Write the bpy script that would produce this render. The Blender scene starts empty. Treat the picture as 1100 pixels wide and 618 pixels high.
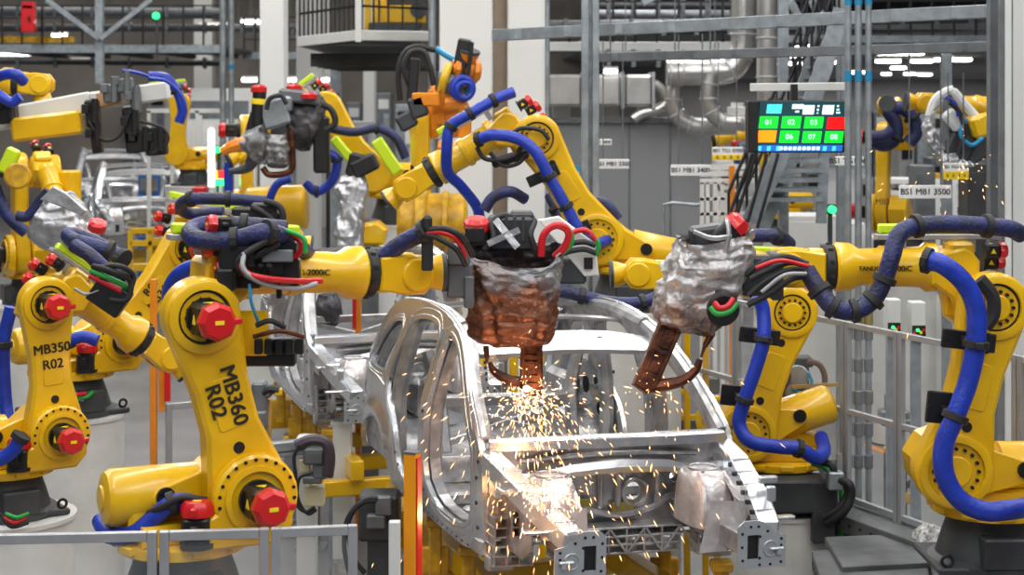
import bpy, bmesh, math, random
from mathutils import Vector, Matrix, noise
from mathutils.geometry import tessellate_polygon
V3 = Vector
R = math.radians
random.seed(7)
scene = bpy.context.scene
COL = scene.collection
UP = V3((0, 0, 1)); XA = V3((1, 0, 0)); YA = V3((0, 1, 0))

# ------------------------------------------------------------------ camera
F, HZ, CAMZ = 1800.0, 110.0, 4.5
cam_data = bpy.data.cameras.new('camera')
cam_data.sensor_width = 36.0
cam_data.lens = F / 1100 * 36.0
cam_data.shift_y = -(309 - HZ) / 1100
cam_data.clip_end = 400
cam_data.dof.use_dof = True
cam_data.dof.focus_distance = 11.0
cam_data.dof.aperture_fstop = 2.6
cam = bpy.data.objects.new('camera', cam_data)
cam.location = (0, 0, CAMZ); cam.rotation_euler = (R(90), 0, 0)
COL.objects.link(cam); scene.camera = cam

def P(px, py, Y):
    """photo measurement -> point in the hall at distance Y"""
    return V3(((px - 550) * Y / F, Y, CAMZ - (py - HZ) * Y / F))
def PP(pts, Y=None):
    return [P(p[0], p[1], p[2] if len(p) > 2 else Y) for p in pts]

# ------------------------------------------------------------------ materials
MATS = {}
def mat(name, col, metal=0.0, rough=0.5, var=0.0, vscale=6.0, col2=None, bump=0.0, bscale=30.0, spec=None, emit=0.0, alpha=1.0, coat=0.0, stops=(0.35, 0.65), detail=4):
    m = bpy.data.materials.new(name); m.use_nodes = True
    nt = m.node_tree; b = nt.nodes['Principled BSDF']
    b.inputs['Base Color'].default_value = (*col, 1)
    b.inputs['Metallic'].default_value = metal
    b.inputs['Roughness'].default_value = rough
    if spec is not None: b.inputs['Specular IOR Level'].default_value = spec
    if coat: b.inputs['Coat Weight'].default_value = coat; b.inputs['Coat Roughness'].default_value = .12
    if emit:
        b.inputs['Emission Color'].default_value = (*col, 1); b.inputs['Emission Strength'].default_value = emit
    if alpha < 1: b.inputs['Alpha'].default_value = alpha
    if var or col2 or bump:
        tc = nt.nodes.new('ShaderNodeTexCoord')
    if var or col2:
        n = nt.nodes.new('ShaderNodeTexNoise'); n.inputs['Scale'].default_value = vscale; n.inputs['Detail'].default_value = detail
        nt.links.new(tc.outputs['Object'], n.inputs['Vector'])
        cr = nt.nodes.new('ShaderNodeValToRGB')
        cr.color_ramp.elements[0].position = stops[0]; cr.color_ramp.elements[1].position = stops[1]
        c2 = col2 or tuple(max(0, c * (1 - var)) for c in col)
        cr.color_ramp.elements[0].color = (*c2, 1); cr.color_ramp.elements[1].color = (*col, 1)
        nt.links.new(n.outputs['Fac'], cr.inputs['Fac']); nt.links.new(cr.outputs['Color'], b.inputs['Base Color'])
    if bump:
        n2 = nt.nodes.new('ShaderNodeTexNoise'); n2.inputs['Scale'].default_value = bscale; n2.inputs['Detail'].default_value = 3
        nt.links.new(tc.outputs['Object'], n2.inputs['Vector'])
        bp = nt.nodes.new('ShaderNodeBump'); bp.inputs['Strength'].default_value = bump; bp.inputs['Distance'].default_value = .02
        nt.links.new(n2.outputs['Fac'], bp.inputs['Height']); nt.links.new(bp.outputs['Normal'], b.inputs['Normal'])
    MATS[name] = m
    return m

M_YEL = mat('yellow_paint', (.88, .53, .004), 0, .30, col2=(.74, .41, .003), vscale=3, coat=.35)
M_YELD = mat('worn_yellow_paint', (.74, .42, .008), 0, .38, col2=(.45, .24, .01), vscale=9, coat=.2)
M_ORG = mat('orange_paint', (.90, .28, .01), 0, .34, var=.15, coat=.3)
M_BLK = mat('black_plastic', (.012, .012, .014), 0, .42, var=.4, vscale=20)
M_RUB = mat('black_rubber', (.016, .016, .018), 0, .6)
M_DGR = mat('dark_grey_casting', (.055, .06, .065), .1, .5, var=.35, vscale=5)
M_RED = mat('red_plastic', (.62, .008, .012), 0, .34, coat=.3)
M_BLU = mat('blue_hose', (.012, .045, .46), 0, .36, var=.25, vscale=14, bump=.25, bscale=60)
M_NAV = mat('navy_hose', (.016, .024, .13), 0, .48, col2=(.012, .014, .045), vscale=9, bump=.5, bscale=45)
M_LIM = mat('lime_strip', (.60, .82, .015), 0, .4, coat=.2)
M_ALU = mat('aluminium', (.46, .47, .49), .45, .38, var=.12)
M_STL = mat('galvanised_steel', (.36, .40, .43), .55, .42, var=.3, vscale=7)
M_STD = mat('dull_steel', (.20, .215, .23), .5, .5, var=.3, vscale=5)
M_BODY = mat('pressed_bare_steel', (.74, .76, .79), .90, .27, var=.10, vscale=5, bump=.03, bscale=9)
M_BODI = mat('inner_pressed_steel', (.62, .62, .63), .75, .34, col2=(.34, .34, .35), vscale=7, bump=.4, bscale=14)
M_PLT = mat('grey_plate_steel', (.50, .53, .56), .55, .38, var=.1)
M_SEAL = mat('pale_pressed_steel', (.78, .75, .75), .6, .38, col2=(.56, .52, .52), vscale=9, bump=.5, bscale=14)
M_WHT = mat('white_paint', (.80, .80, .78), 0, .5, var=.06, vscale=2)
M_OFF = mat('offwhite_enamel', (.70, .71, .69), 0, .45, var=.08, vscale=2)
M_PED = mat('white_pedestal_paint', (.74, .74, .71), 0, .5, col2=(.62, .62, .59), vscale=3)
M_FOIL = mat('silver_foil_cloth', (.66, .67, .69), .75, .36, col2=(.40, .40, .42), vscale=6, bump=.5, bscale=18)
M_COP = mat('copper_brown', (.17, .055, .025), .7, .42, col2=(.045, .016, .010), vscale=9, bump=.3)
M_GRN = mat('green_cable', (.02, .32, .05), 0, .45)
M_REDC = mat('red_cable', (.60, .01, .02), 0, .4)
M_GRC = mat('grey_cable', (.35, .36, .38), .2, .5)
M_CYC = mat('cyan_cable', (.02, .30, .60), 0, .4)
M_INK = mat('black_ink', (.02, .016, .005), 0, .6)
M_TAG = mat('yellow_warning_label', (.95, .72, .02), 0, .5)

def glass(name, tint, fac):
    m = bpy.data.materials.new(name); m.use_nodes = True
    nt = m.node_tree; b = nt.nodes['Principled BSDF']; out = nt.nodes['Material Output']
    b.inputs['Base Color'].default_value = (*tint, 1); b.inputs['Roughness'].default_value = .12
    t = nt.nodes.new('ShaderNodeBsdfTransparent'); mx = nt.nodes.new('ShaderNodeMixShader')
    mx.inputs['Fac'].default_value = fac
    nt.links.new(t.outputs[0], mx.inputs[1]); nt.links.new(b.outputs[0], mx.inputs[2]); nt.links.new(mx.outputs[0], out.inputs['Surface'])
    return m
M_GLS = glass('clear_polycarbonate', (.75, .80, .83), .06)

# ------------------------------------------------------------------ mesh builder
def ortho(d, ref=None):
    d = V3(d).normalized()
    r = V3(ref) if ref is not None else (UP if abs(d.z) < .93 else XA)
    x = r - d * r.dot(d)
    if x.length < 1e-6: x = XA - d * XA.dot(d)
    x.normalize()
    return x, d.cross(x)

def catmull(pts, res=6, closed=False):
    n = len(pts)
    if n < 3: return [V3(p) for p in pts]
    out = []
    segs = n if closed else n - 1
    for i in range(segs):
        if closed:
            p0, p1, p2, p3 = pts[(i - 1) % n], pts[i], pts[(i + 1) % n], pts[(i + 2) % n]
        else:
            p1, p2 = pts[i], pts[i + 1]
            p0 = pts[i - 1] if i > 0 else p1 * 2 - p2
            p3 = pts[i + 2] if i + 2 < n else p2 * 2 - p1
        for k in range(res):
            t = k / res
            out.append(.5 * ((2 * p1) + (p2 - p0) * t + (2 * p0 - 5 * p1 + 4 * p2 - p3) * t * t + (3 * p1 - p0 - 3 * p2 + p3) * t ** 3))
    if not closed: out.append(V3(pts[-1]))
    return out

class MB:
    def __init__(s): s.v = []; s.f = []
    def add(s, vs, fs):
        o = len(s.v); s.v += [V3(v) for v in vs]; s.f += [tuple(i + o for i in f) for f in fs]; return s
    def box(s, c, size, X=XA, Z=UP, bev=0.0):
        c = V3(c); X = V3(X).normalized(); Z = V3(Z); Z = (Z - X * Z.dot(X)).normalized(); Y = Z.cross(X)
        h = [a / 2 for a in size]
        b = min(bev, min(h) * .9)
        if b <= 0:
            vs = [c + X * (sx * h[0]) + Y * (sy * h[1]) + Z * (sz * h[2]) for sx in (-1, 1) for sy in (-1, 1) for sz in (-1, 1)]
            return s.add(vs, [(0, 1, 3, 2), (4, 6, 7, 5), (0, 4, 5, 1), (2, 3, 7, 6), (0, 2, 6, 4), (1, 5, 7, 3)])
        vs = []; idx = {}
        for sx in (-1, 1):
            for sy in (-1, 1):
                for sz in (-1, 1):
                    for ax in range(3):
                        q = [h[0] - b, h[1] - b, h[2] - b]; q[ax] += b
                        idx[(sx, sy, sz, ax)] = len(vs)
                        vs.append(c + X * (sx * q[0]) + Y * (sy * q[1]) + Z * (sz * q[2]))
        fs = []
        def I(sg, ax): return idx[(sg[0], sg[1], sg[2], ax)]
        for ax in range(3):
            o1, o2 = [a for a in range(3) if a != ax]
            for sg in (-1, 1):
                q = []
                for a, bb in ((-1, -1), (1, -1), (1, 1), (-1, 1)):
                    t = [0, 0, 0]; t[ax] = sg; t[o1] = a; t[o2] = bb; q.append(I(t, ax))
                if (sg > 0) == (ax == 1): q.reverse()
                fs.append(tuple(q))
            for a in (-1, 1):
                for bb in (-1, 1):
                    t0 = [0, 0, 0]; t1 = [0, 0, 0]
                    t0[o1] = t1[o1] = a; t0[o2] = t1[o2] = bb; t0[ax] = -1; t1[ax] = 1
                    fs.append((I(t0, o1), I(t1, o1), I(t1, o2), I(t0, o2)))
        for sx in (-1, 1):
            for sy in (-1, 1):
                for sz in (-1, 1):
                    fs.append(tuple(idx[(sx, sy, sz, a)] for a in range(3)))
        return s.add(vs, fs)
    def bar(s, p0, p1, w, h, up=UP, bev=0.0):
        p0 = V3(p0); p1 = V3(p1); d = p1 - p0
        if d.length < 1e-6: return s
        if abs(d.normalized().dot(V3(up).normalized())) > .98: up = XA if abs(d.normalized().x) < .9 else YA
        return s.box((p0 + p1) / 2, (d.length, w, h), d, up, bev)
    def lathe(s, o, axis, prof, n=24, ref=None, cap=True):
        o = V3(o); d = V3(axis).normalized(); x, y = ortho(d, ref)
        vs = []; fs = []
        for (t, r) in prof:
            for k in range(n):
                a = 2 * math.pi * k / n
                vs.append(o + d * t + (x * math.cos(a) + y * math.sin(a)) * r)
        m = len(prof)
        for i in range(m - 1):
            for k in range(n):
                k2 = (k + 1) % n
                fs.append((i * n + k, i * n + k2, (i + 1) * n + k2, (i + 1) * n + k))
        if cap:
            fs.append(tuple(range(n - 1, -1, -1))); fs.append(tuple(range((m - 1) * n, m * n)))
        return s.add(vs, fs)
    def cyl(s, p0, p1, r, r1=None, n=24, bev=0.0):
        p0 = V3(p0); p1 = V3(p1); L = (p1 - p0).length; r1 = r if r1 is None else r1
        if bev: return s.lathe(p0, p1 - p0, [(0, r - bev), (bev, r), (L - bev, r1), (L, r1 - bev)], n)
        return s.lathe(p0, p1 - p0, [(0, r), (L, r1)], n)
    def tube(s, pts, r, n=10, res=6, closed=False, smooth=True):
        pts = [V3(p) for p in pts]
        c = catmull(pts, res, closed) if smooth else pts
        m = len(c); vs = []; fs = []
        t = (c[1] - c[0]).normalized(); x, y = ortho(t)
        for i in range(m):
            if closed: t2 = (c[(i + 1) % m] - c[i - 1])
            else: t2 = c[min(i + 1, m - 1)] - c[max(i - 1, 0)]
            if t2.length > 1e-9: t = t2.normalized()
            x = (x - t * x.dot(t));
            x = x.normalized() if x.length > 1e-6 else ortho(t)[0]
            y = t.cross(x)
            rr = r(i / max(1, m - 1)) if callable(r) else r
            for k in range(n):
                a = 2 * math.pi * k / n
                vs.append(c[i] + (x * math.cos(a) + y * math.sin(a)) * rr)
        for i in range(m if closed else m - 1):
            j = (i + 1) % m
            for k in range(n):
                k2 = (k + 1) % n
                fs.append((i * n + k, i * n + k2, j * n + k2, j * n + k))
        if not closed:
            fs.append(tuple(range(n - 1, -1, -1))); fs.append(tuple(range((m - 1) * n, m * n)))
        return s.add(vs, fs)
    def prism(s, poly, o, U, V, t0, t1, bev=0.0):
        o = V3(o); U = V3(U).normalized(); V = V3(V).normalized(); W = U.cross(V)
        if sum(poly[i][0] * poly[(i + 1) % len(poly)][1] - poly[(i + 1) % len(poly)][0] * poly[i][1] for i in range(len(poly))) < 0: poly = poly[::-1]
        n = len(poly)
        def inset(d):
            out = []
            for i in range(n):
                a = V3((*poly[i - 1], 0)); b = V3((*poly[i], 0)); c = V3((*poly[(i + 1) % n], 0))
                e1 = (b - a).normalized(); e2 = (c - b).normalized()
                n1 = V3((-e1.y, e1.x, 0)); n2 = V3((-e2.y, e2.x, 0)); q = n1 + n2
                if q.length < 1e-6: q = n1
                q.normalize(); k = max(.35, q.dot(n1))
                out.append(b + q * (d / k))
            return out
        layers = [(t0, 0.0), (t1, 0.0)] if not bev else [(t0, bev), (t0 + bev, 0.0), (t1 - bev, 0.0), (t1, bev)]
        vs = []
        for (t, d) in layers:
            pl = inset(d) if d else [V3((*p, 0)) for p in poly]
            vs += [o + U * p.x + V * p.y + W * t for p in pl]
        fs = []
        for L in range(len(layers) - 1):
            for i in range(n):
                j = (i + 1) % n
                fs.append((L * n + i, L * n + j, (L + 1) * n + j, (L + 1) * n + i))
        fs.append(tuple(range(n - 1, -1, -1))); fs.append(tuple(range((len(layers) - 1) * n, len(layers) * n)))
        return s.add(vs, fs)
    def torus(s, c, axis, R0, r, n=20, m=8):
        x, y = ortho(axis)
        return s.tube([V3(c) + (x * math.cos(a) + y * math.sin(a)) * R0 for a in [2 * math.pi * k / n for k in range(n)]], r, m, 1, True, False)
    def sphere(s, c, r, n=12, sc=(1, 1, 1)):
        vs = []; fs = []; c = V3(c); m = n // 2
        for i in range(m + 1):
            th = math.pi * i / m
            for k in range(n):
                a = 2 * math.pi * k / n
                vs.append(c + V3((math.sin(th) * math.cos(a) * sc[0], math.sin(th) * math.sin(a) * sc[1], math.cos(th) * sc[2])) * r)
        for i in range(m):
            for k in range(n):
                k2 = (k + 1) % n
                fs.append((i * n + k, (i + 1) * n + k, (i + 1) * n + k2, i * n + k2))
        return s.add(vs, fs)
    def build(s, name, m, parent=None, smooth=35):
        me = bpy.data.meshes.new(name)
        off = WLOC.get(parent.name, V3((0, 0, 0))) if parent else V3((0, 0, 0))
        if parent is None and s.v:
            lo = V3([min(v[i] for v in s.v) for i in range(3)]); hi = V3([max(v[i] for v in s.v) for i in range(3)])
            off = V3(((lo.x + hi.x) / 2, (lo.y + hi.y) / 2, lo.z))
        me.from_pydata([v - off for v in s.v], [], s.f)
        me.materials.append(m)
        bm = bmesh.new(); bm.from_mesh(me)
        bmesh.ops.recalc_face_normals(bm, faces=bm.faces)
        bm.to_mesh(me); bm.free()
        if smooth:
            me.shade_smooth(); me.set_sharp_from_angle(angle=R(smooth))
        o = bpy.data.objects.new(name, me); COL.objects.link(o)
        if parent: o.parent = parent; WLOC[o.name] = off
        else: o.location = off; WLOC[o.name] = off
        return o
WLOC = {}

def tag(o, label=None, cat=None, group=None, kind=None):
    if label: o['label'] = label
    if cat: o['category'] = cat
    if group: o['group'] = group
    if kind: o['kind'] = kind
    return o
def thing(name, label, cat, loc=(0, 0, 0), group=None):
    o = bpy.data.objects.new(name, None); o.empty_display_size = .1; COL.objects.link(o)
    o.location = loc; WLOC[o.name] = V3(loc)
    return tag(o, label, cat, group)
def struct(name, mb, m, smooth=35):
    return tag(mb.build(name, m, None, smooth), kind='structure')
def dup(root, loc, rot=None, label=None, group=None):
    r = root.copy(); COL.objects.link(r); r.location = loc
    if rot is not None: r.rotation_euler = (0, 0, rot)
    if label: r['label'] = label
    if group: r['group'] = group
    for ch in list(root.children):
        c = ch.copy(); COL.objects.link(c); c.parent = r
        for g in list(ch.children):
            d = g.copy(); COL.objects.link(d); d.parent = c
    return r

def lettering(txt, o, X, Yd, size, m, parent, name='lettering', thick=.002, align='CENTER', bold=0.0, sx=1.0):
    cu = bpy.data.curves.new('t', 'FONT'); cu.body = txt; cu.size = size; cu.align_x = align; cu.align_y = 'CENTER'
    cu.extrude = thick; cu.resolution_u = 3
    ob = bpy.data.objects.new('t', cu); COL.objects.link(ob)
    dg = bpy.context.evaluated_depsgraph_get()
    me = bpy.data.meshes.new_from_object(ob.evaluated_get(dg))
    bpy.data.objects.remove(ob); bpy.data.curves.remove(cu)
    X = V3(X).normalized(); Yd = V3(Yd); Yd = (Yd - X * Yd.dot(X)).normalized(); Z = X.cross(Yd)
    mb = MB()
    for i, (ox, oy) in enumerate(((0, 0),) if not bold else ((-1, -.5), (1, .5), (-1, .5), (1, -.5))):
        mb.add([V3(o) + X * (v.co.x * sx + ox * size * .022) + Yd * (v.co.y + oy * size * .022) + Z * (v.co.z + i * .0002) for v in me.vertices], [tuple(p.vertices) for p in me.polygons])
    bpy.data.meshes.remove(me)
    return mb.build(name, m, parent, 0)

def hull2(c0, r0, c1, r1, waist=1.0, n=14):
    """outline round two circles, with optional pinched middle"""
    c0 = V3((*c0, 0)); c1 = V3((*c1, 0)); d = c1 - c0; L = d.length; a = math.atan2(d.y, d.x)
    g = math.acos(max(-1, min(1, (r0 - r1) / L)))
    pts = []
    for k in range(n + 1):
        t = a - g + 2 * g * k / n
        pts.append((c1.x + r1 * math.cos(t), c1.y + r1 * math.sin(t)))
    if waist != 1.0:
        mid = c0.lerp(c1, .5); w = (r0 + r1) / 2 * waist; nx, ny = -math.sin(a), math.cos(a)
        for q in (.62, .38):
            mm = c0.lerp(c1, q); pts.append((mm.x + nx * w, mm.y + ny * w))
    for k in range(n + 1):
        t = a + g + (2 * math.pi - 2 * g) * k / n
        pts.append((c0.x + r0 * math.cos(t), c0.y + r0 * math.sin(t)))
    if waist != 1.0:
        for q in (.38, .62):
            mm = c0.lerp(c1, q); pts.append((mm.x - nx * w, mm.y - ny * w))
    return pts
def circ(r, n=16, c=(0, 0)):
    return [(c[0] + r * math.cos(2 * math.pi * k / n), c[1] + r * math.sin(2 * math.pi * k / n)) for k in range(n)]
# ------------------------------------------------------------------ robots
def hose(parent, name, m, r, pts, clamps=(), n=10, clamp_r=1.35, clamp_w=.05, plates=()):
    pts = [V3(p) for p in pts]
    mb = MB(); mb.tube(pts, r, n, 7); h = mb.build(name, m, parent, 60)
    for (i, back, w, hh, d) in plates:
        c = MB(); c.box(pts[i] + V3(back), (w, .03, hh), V3(d), UP, .006); c.box(pts[i] + V3(back) * .5, (w * .35, V3(back).length, .06), V3(d), UP, .006)
        for sx in (-1, 1): c.cyl(pts[i] + V3(back) + V3(d).normalized() * sx * w * .38 + V3((0, -.02, 0)), pts[i] + V3(back) + V3(d).normalized() * sx * w * .38 + V3((0, -.028, 0)), .016, n=8)
        c.build('clamp_bracket', M_BLK, h)
    for i in clamps:
        d = (pts[min(i + 1, len(pts) - 1)] - pts[max(i - 1, 0)]).normalized()
        c = MB(); c.lathe(pts[i] - d * clamp_w / 2, d, [(0, r * 1.05), (.005, r * clamp_r), (clamp_w - .005, r * clamp_r), (clamp_w, r * 1.05)], 16)
        x, y = ortho(d)
        c.box(pts[i] + y * r * 1.35, (clamp_w * .8, r * .9, r * .5), d, y, .004)
        c.build('hose_clamp', M_RUB, h)
    return h

def motor(parent, p, axis, k=1.0, r=.085, L=.20, cap=True, ref=None):
    """servo motor: black finned body and red octagonal end cap"""
    axis = V3(axis).normalized(); x, y = ortho(axis, ref)
    b = MB()
    b.box(p + axis * L * .5 * k, (L * k, r * 2 * k, r * 2 * k), axis, x, .02 * k)
    b.cyl(p, p + axis * .03 * k, r * 1.25 * k, n=20)
    b.box(p + axis * L * .6 * k - y * r * 1.15 * k, (.07 * k, .06 * k, .05 * k), axis, x, .008)
    mo = b.build('servo_motor', M_BLK, parent)
    w = MB(); tri = [(-.03, -.025), (.03, -.025), (0, .028)]
    w.prism([(a * k, c * k) for a, c in tri], p + axis * L * .5 * k + y * r * 1.0 * k, axis, x, -.004, .004)
    w.build('warning_sticker', M_TAG, mo); w = MB()
    w.prism([(a * k, c * k) for a, c in tri], p + axis * L * .5 * k + x * r * 1.0 * k, y, axis, -.004, .004)
    w.build('warning_sticker', M_TAG, mo)
    if cap:
        c = MB(); q = p + axis * L * k
        c.lathe(q, axis, [(0, r * 1.22 * k), (.055 * k, r * 1.22 * k), (.085 * k, r * .95 * k)], 8)
        c.box(q + axis * .04 * k - y * r * 1.2 * k, (.05 * k, .06 * k, .035 * k), axis, x, .006)
        ce = c.build('motor_cap', M_RED, mo)
        t = MB(); t.box(q + axis * .087 * k, (.05 * k, .022 * k, .004), x if abs(x.z) < .7 else y, axis)
        t.build('cap_sticker', M_TAG, mo)
    return mo

def robot(label, J2, yaw, side, alpha, beta, k=1.0, group='yellow welding robots', paint=None, fpaint=None,
          wdir=None, motors=True, balancer=True, bal_tilt=0.0, pedestal=True, ped_label=None, rail=True,
          texts=(), simple=False, arm_lo=.02, ftexts=(), base=True, elbow_motors=True, bal_lat=.06, ped_bottom=0.0, ped_r=.47, wrist=True, bal_len=.56, fl=1.0, em_lat=.0, em_pos=((-.04, .25, -.12), (-.04, .12, -.05), (.0, .34, .06)), rail_f=.28, rail_n=.20, rail_l=.78, bal_s0=.32):
    P1 = paint or M_YEL; P2 = fpaint or P1
    J2 = V3(J2); ps = R(yaw)
    h = V3((math.cos(ps), math.sin(ps), 0)); a = V3((math.sin(ps), -math.cos(ps), 0)) * side
    al, be = R(alpha), R(beta)
    g = h * math.sin(al) + UP * math.cos(al)                    # along the lower arm
    f = h * math.cos(be) + UP * math.sin(be); n = -h * math.sin(be) + UP * math.cos(be)
    J3 = J2 + g * 1.075 * k; E = J3 + n * .225 * k
    c = J2 - h * .312 * k - UP * .67 * k                        # base centre
    nn = 14 if simple else 28
    t = thing('welding_robot', label, 'robot', c, group)
    bev = .012 * k
    if base:
        b = MB()
        b.lathe(c, UP, [(0, .40 * k), (.05 * k, .40 * k), (.07 * k, .35 * k), (.20 * k, .31 * k), (.30 * k, .275 * k), (.335 * k, .275 * k)], nn)
        b.box(c + UP * .025 * k, (.84 * k, .66 * k, .05 * k), h, UP, bev)
        b.box(c + a * .33 * k + UP * .15 * k, (.30 * k, .14 * k, .20 * k), h, UP, bev)
        bo = b.build('base', M_DGR, t)
        if not simple:
            q = MB()
            for sx in (-1, 1):
                q.torus(c + h * .36 * k * sx + a * .30 * k + UP * .09 * k, a, .035 * k, .012 * k, 14, 6)
            q.build('lifting_eye', M_BLK, bo)
    # turntable
    b = MB()
    b.lathe(c, UP, [(.335 * k, .33 * k), (.345 * k, .375 * k), (.40 * k, .375 * k), (.412 * k, .34 * k)], nn)
    for an in (-70, -35, 0, 35, 70, 110, 250):
        d = a * math.cos(R(an)) + h * math.sin(R(an))
        b.box(c + d * .37 * k + UP * .385 * k, (.11 * k, .06 * k, .05 * k), d.cross(UP), UP, bev * .6)
    poly = [(-.36, .40), (.30, .40), (.43, .46), (.53, .58), (.55, .72), (.47, .85), (.312, .91), (.16, .86), (.02, .74), (-.12, .66), (-.34, .60)]
    b.prism([(u * k, v * k) for u, v in poly], c, h, UP, -.13 * k, .13 * k, .02 * k)
    poly2 = [(-.30, .40), (.34, .40), (.40, .47), (.34, .53), (-.30, .53)]
    b.prism([(u * k, v * k) for u, v in poly2], c, h, UP, -.24 * k, .24 * k, .02 * k)
    tt = b.build('turntable', P1, t)
    # lower arm (prism axes h,UP give W = h x UP = -perp ; convert lateral sign)
    W = h.cross(UP); sg = 1 if W.dot(a) > 0 else -1
    def prism(mb, poly, o, lat0, lat1, bv, U=h, Vv=UP):
        l0, l1 = sorted((lat0 * sg, lat1 * sg))
        return mb.prism(poly, o, U, Vv, l0, l1, bv)
    j3 = (J3 - J2).dot(h), (J3 - J2).dot(UP)
    lo = arm_lo * k + .13 * k; hi = lo + .17 * k
    b = MB()
    prism(b, hull2((0, 0), .255 * k, j3, .222 * k, .68, 20 if not simple else 8), J2, lo, hi, .025 * k)
    arm = b.build('lower_arm', P1, t)
    if not simple:
        b = MB()     # raised rims and cover plates of the casting
        for (pt, rr) in ((J2, .235), (J3, .207)):
            x = a
            b.lathe(pt + a * hi, a, [(0, rr * k), (.02 * k, rr * k), (.025 * k, (rr - .012) * k), (.025 * k, (rr - .05) * k), (0, (rr - .055) * k)], 32, None, False)
        gx = V3((0, 0, 0))
        side_v = h * math.cos(al) - UP * math.sin(al)
        pl = [(-.07, -.13), (.07, -.13), (.085, -.11), (.075, .15), (.055, .17), (-.055, .17), (-.075, .15), (-.085, -.11)]
        b.prism([(u * k, v * k) for u, v in pl], J2.lerp(J3, .5) + a * (hi), side_v, g, -.008 * k, .008 * k, .004)
        b.build('arm_cover', P1, arm)
        for (pt, rr, nb) in ((J2, .165, 16), (J3, .125, 14)):
            b = MB()
            b.lathe(pt + a * (hi - .001), a, [(0, (rr + .028) * k), (.004 * k, (rr + .028) * k), (.004 * k, (rr + .015) * k)], 32, None, False)
            for q in range(nb):
                an = 2 * math.pi * q / nb
                pp = pt + (h * math.cos(an) + UP * math.sin(an)) * (rr - .02) * k + a * hi
                b.cyl(pp, pp + a * .022 * k, .012 * k, n=6)
            b.build('bolt_ring', M_BLK, arm)
        for q in (.27, .86 if texts else .75):
            b = MB(); b.cyl(J2.lerp(J3, q) + a * hi, J2.lerp(J3, q) + a * (hi + .004 * k), .034 * k, n=16); b.build('plug_hole', M_BLK, arm)
        for (pt, rr) in ((J2, .10), (J3, .085)):
            b = MB(); b.cyl(pt + a * hi, pt + a * (hi + .03 * k), rr * k, n=24, bev=.008); b.build('bearing_cover', P1, arm)
    # balancer
    if balancer:
        bt = R(bal_tilt); bd = (-h * math.cos(bt) + UP * math.sin(bt)); bn = bd.cross(a); bn = bn if bn.z > 0 else -bn
        o = J2 + a * (bal_lat * k) + UP * (-.02 * k)
        b = MB(); s0 = bal_s0; r0 = .165
        b.lathe(o, bd, [(s0 * k, .10 * k), ((s0 + .01) * k, r0 * k), ((s0 + bal_len - .05) * k, r0 * k), ((s0 + bal_len - .015) * k, (r0 - .02) * k), ((s0 + bal_len) * k, (r0 - .06) * k), ((s0 + bal_len) * k, .075 * k), ((s0 + bal_len + .012) * k, .07 * k)], nn)
        bl = b.build('balancer_cylinder', P1, t)
        b = MB()
        pts = hull2((0, 0), .20 * k, (-.46 * k * math.cos(bt), .46 * k * math.sin(bt) - .02 * k), .07 * k, 1.0, 10)
        l0 = (bal_lat + .15)
        prism(b, pts, J2, l0 * k, (l0 + .035) * k, .008 * k)
        b.build('balancer_bracket', P1, bl)
        b = MB(); q = J2 + bd * .46 * k + a * (l0 + .035) * k
        b.cyl(q, q + a * .02 * k, .055 * k, n=20)
        for an in (45, 135):
            d = h * math.cos(R(an)) + UP * math.sin(R(an))
            b.bar(q - d * .045 * k + a * .024 * k, q + d * .045 * k + a * .024 * k, .012 * k, .01 * k, a)
        b.build('pivot_cap', M_BLK, bl)
    # elbow
    lo3 = -.20 * k; hi3 = lo - .004
    b = MB()
    pl = [(.05, .06), (.05, .28), (.10, .34), (.15, .37), (.28, .34), (.36, .31), (.36, .13), (.24, .04), (.20, -.12), (.10, -.20), (-.04, -.17), (-.08, -.06)]
    b.prism([(u * k, v * k) for u, v in pl], J3, f, n, *sorted((lo3 * sg, hi3 * sg)), .02 * k)
    b.box(J3 + f * .16 * k + n * .33 * k + a * .02 * k, (.16 * k, .22 * k, .14 * k), f, n, .02 * k)
    b.box(J3 + f * .20 * k + n * .04 * k + a * (.03 * k), (.12 * k, .10 * k, .26 * k), f, n, .015 * k)
    el = b.build('elbow_housing', P2, t)
    # forearm
    ax = E + a * (-.05 * k)
    b = MB()
    q0 = 1.28 * (fl - 1)
    b.lathe(ax, f, [(.30 * k, .165 * k), (.36 * k, .165 * k), (.40 * k, .135 * k), ((.80 + q0) * k, .122 * k), ((.86 + q0) * k, .16 * k), ((.95 + q0) * k, .165 * k), ((.965 + q0) * k, .15 * k)], nn)
    b.lathe(ax, f, [(.60 * k, .12 * k), (.61 * k, .142 * k), (.66 * k, .142 * k), (.67 * k, .12 * k)], nn)
    fo = b.build('forearm', P2, t)
    axo = ax; ax = ax + f * q0 * k
    b = MB(); b.cyl(ax + f * .965 * k, ax + f * 1.04 * k, .15 * k, n=nn, bev=.012 * k)
    for q in range(10):
        an = 2 * math.pi * q / 10; x, y = ortho(f)
        pp = ax + f * 1.0 * k + (x * math.cos(an) + y * math.sin(an)) * .15 * k
        b.box(pp, (.03 * k, .02 * k, .02 * k), f, x)
    b.build('rotation_seal', M_RUB, fo)
    # wrist
    W5 = ax + f * 1.28 * k
    wd = (f if wdir is None else V3(wdir)).normalized()
    wa = f.cross(wd); wa = a if wa.length < .3 else wa.normalized()
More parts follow.
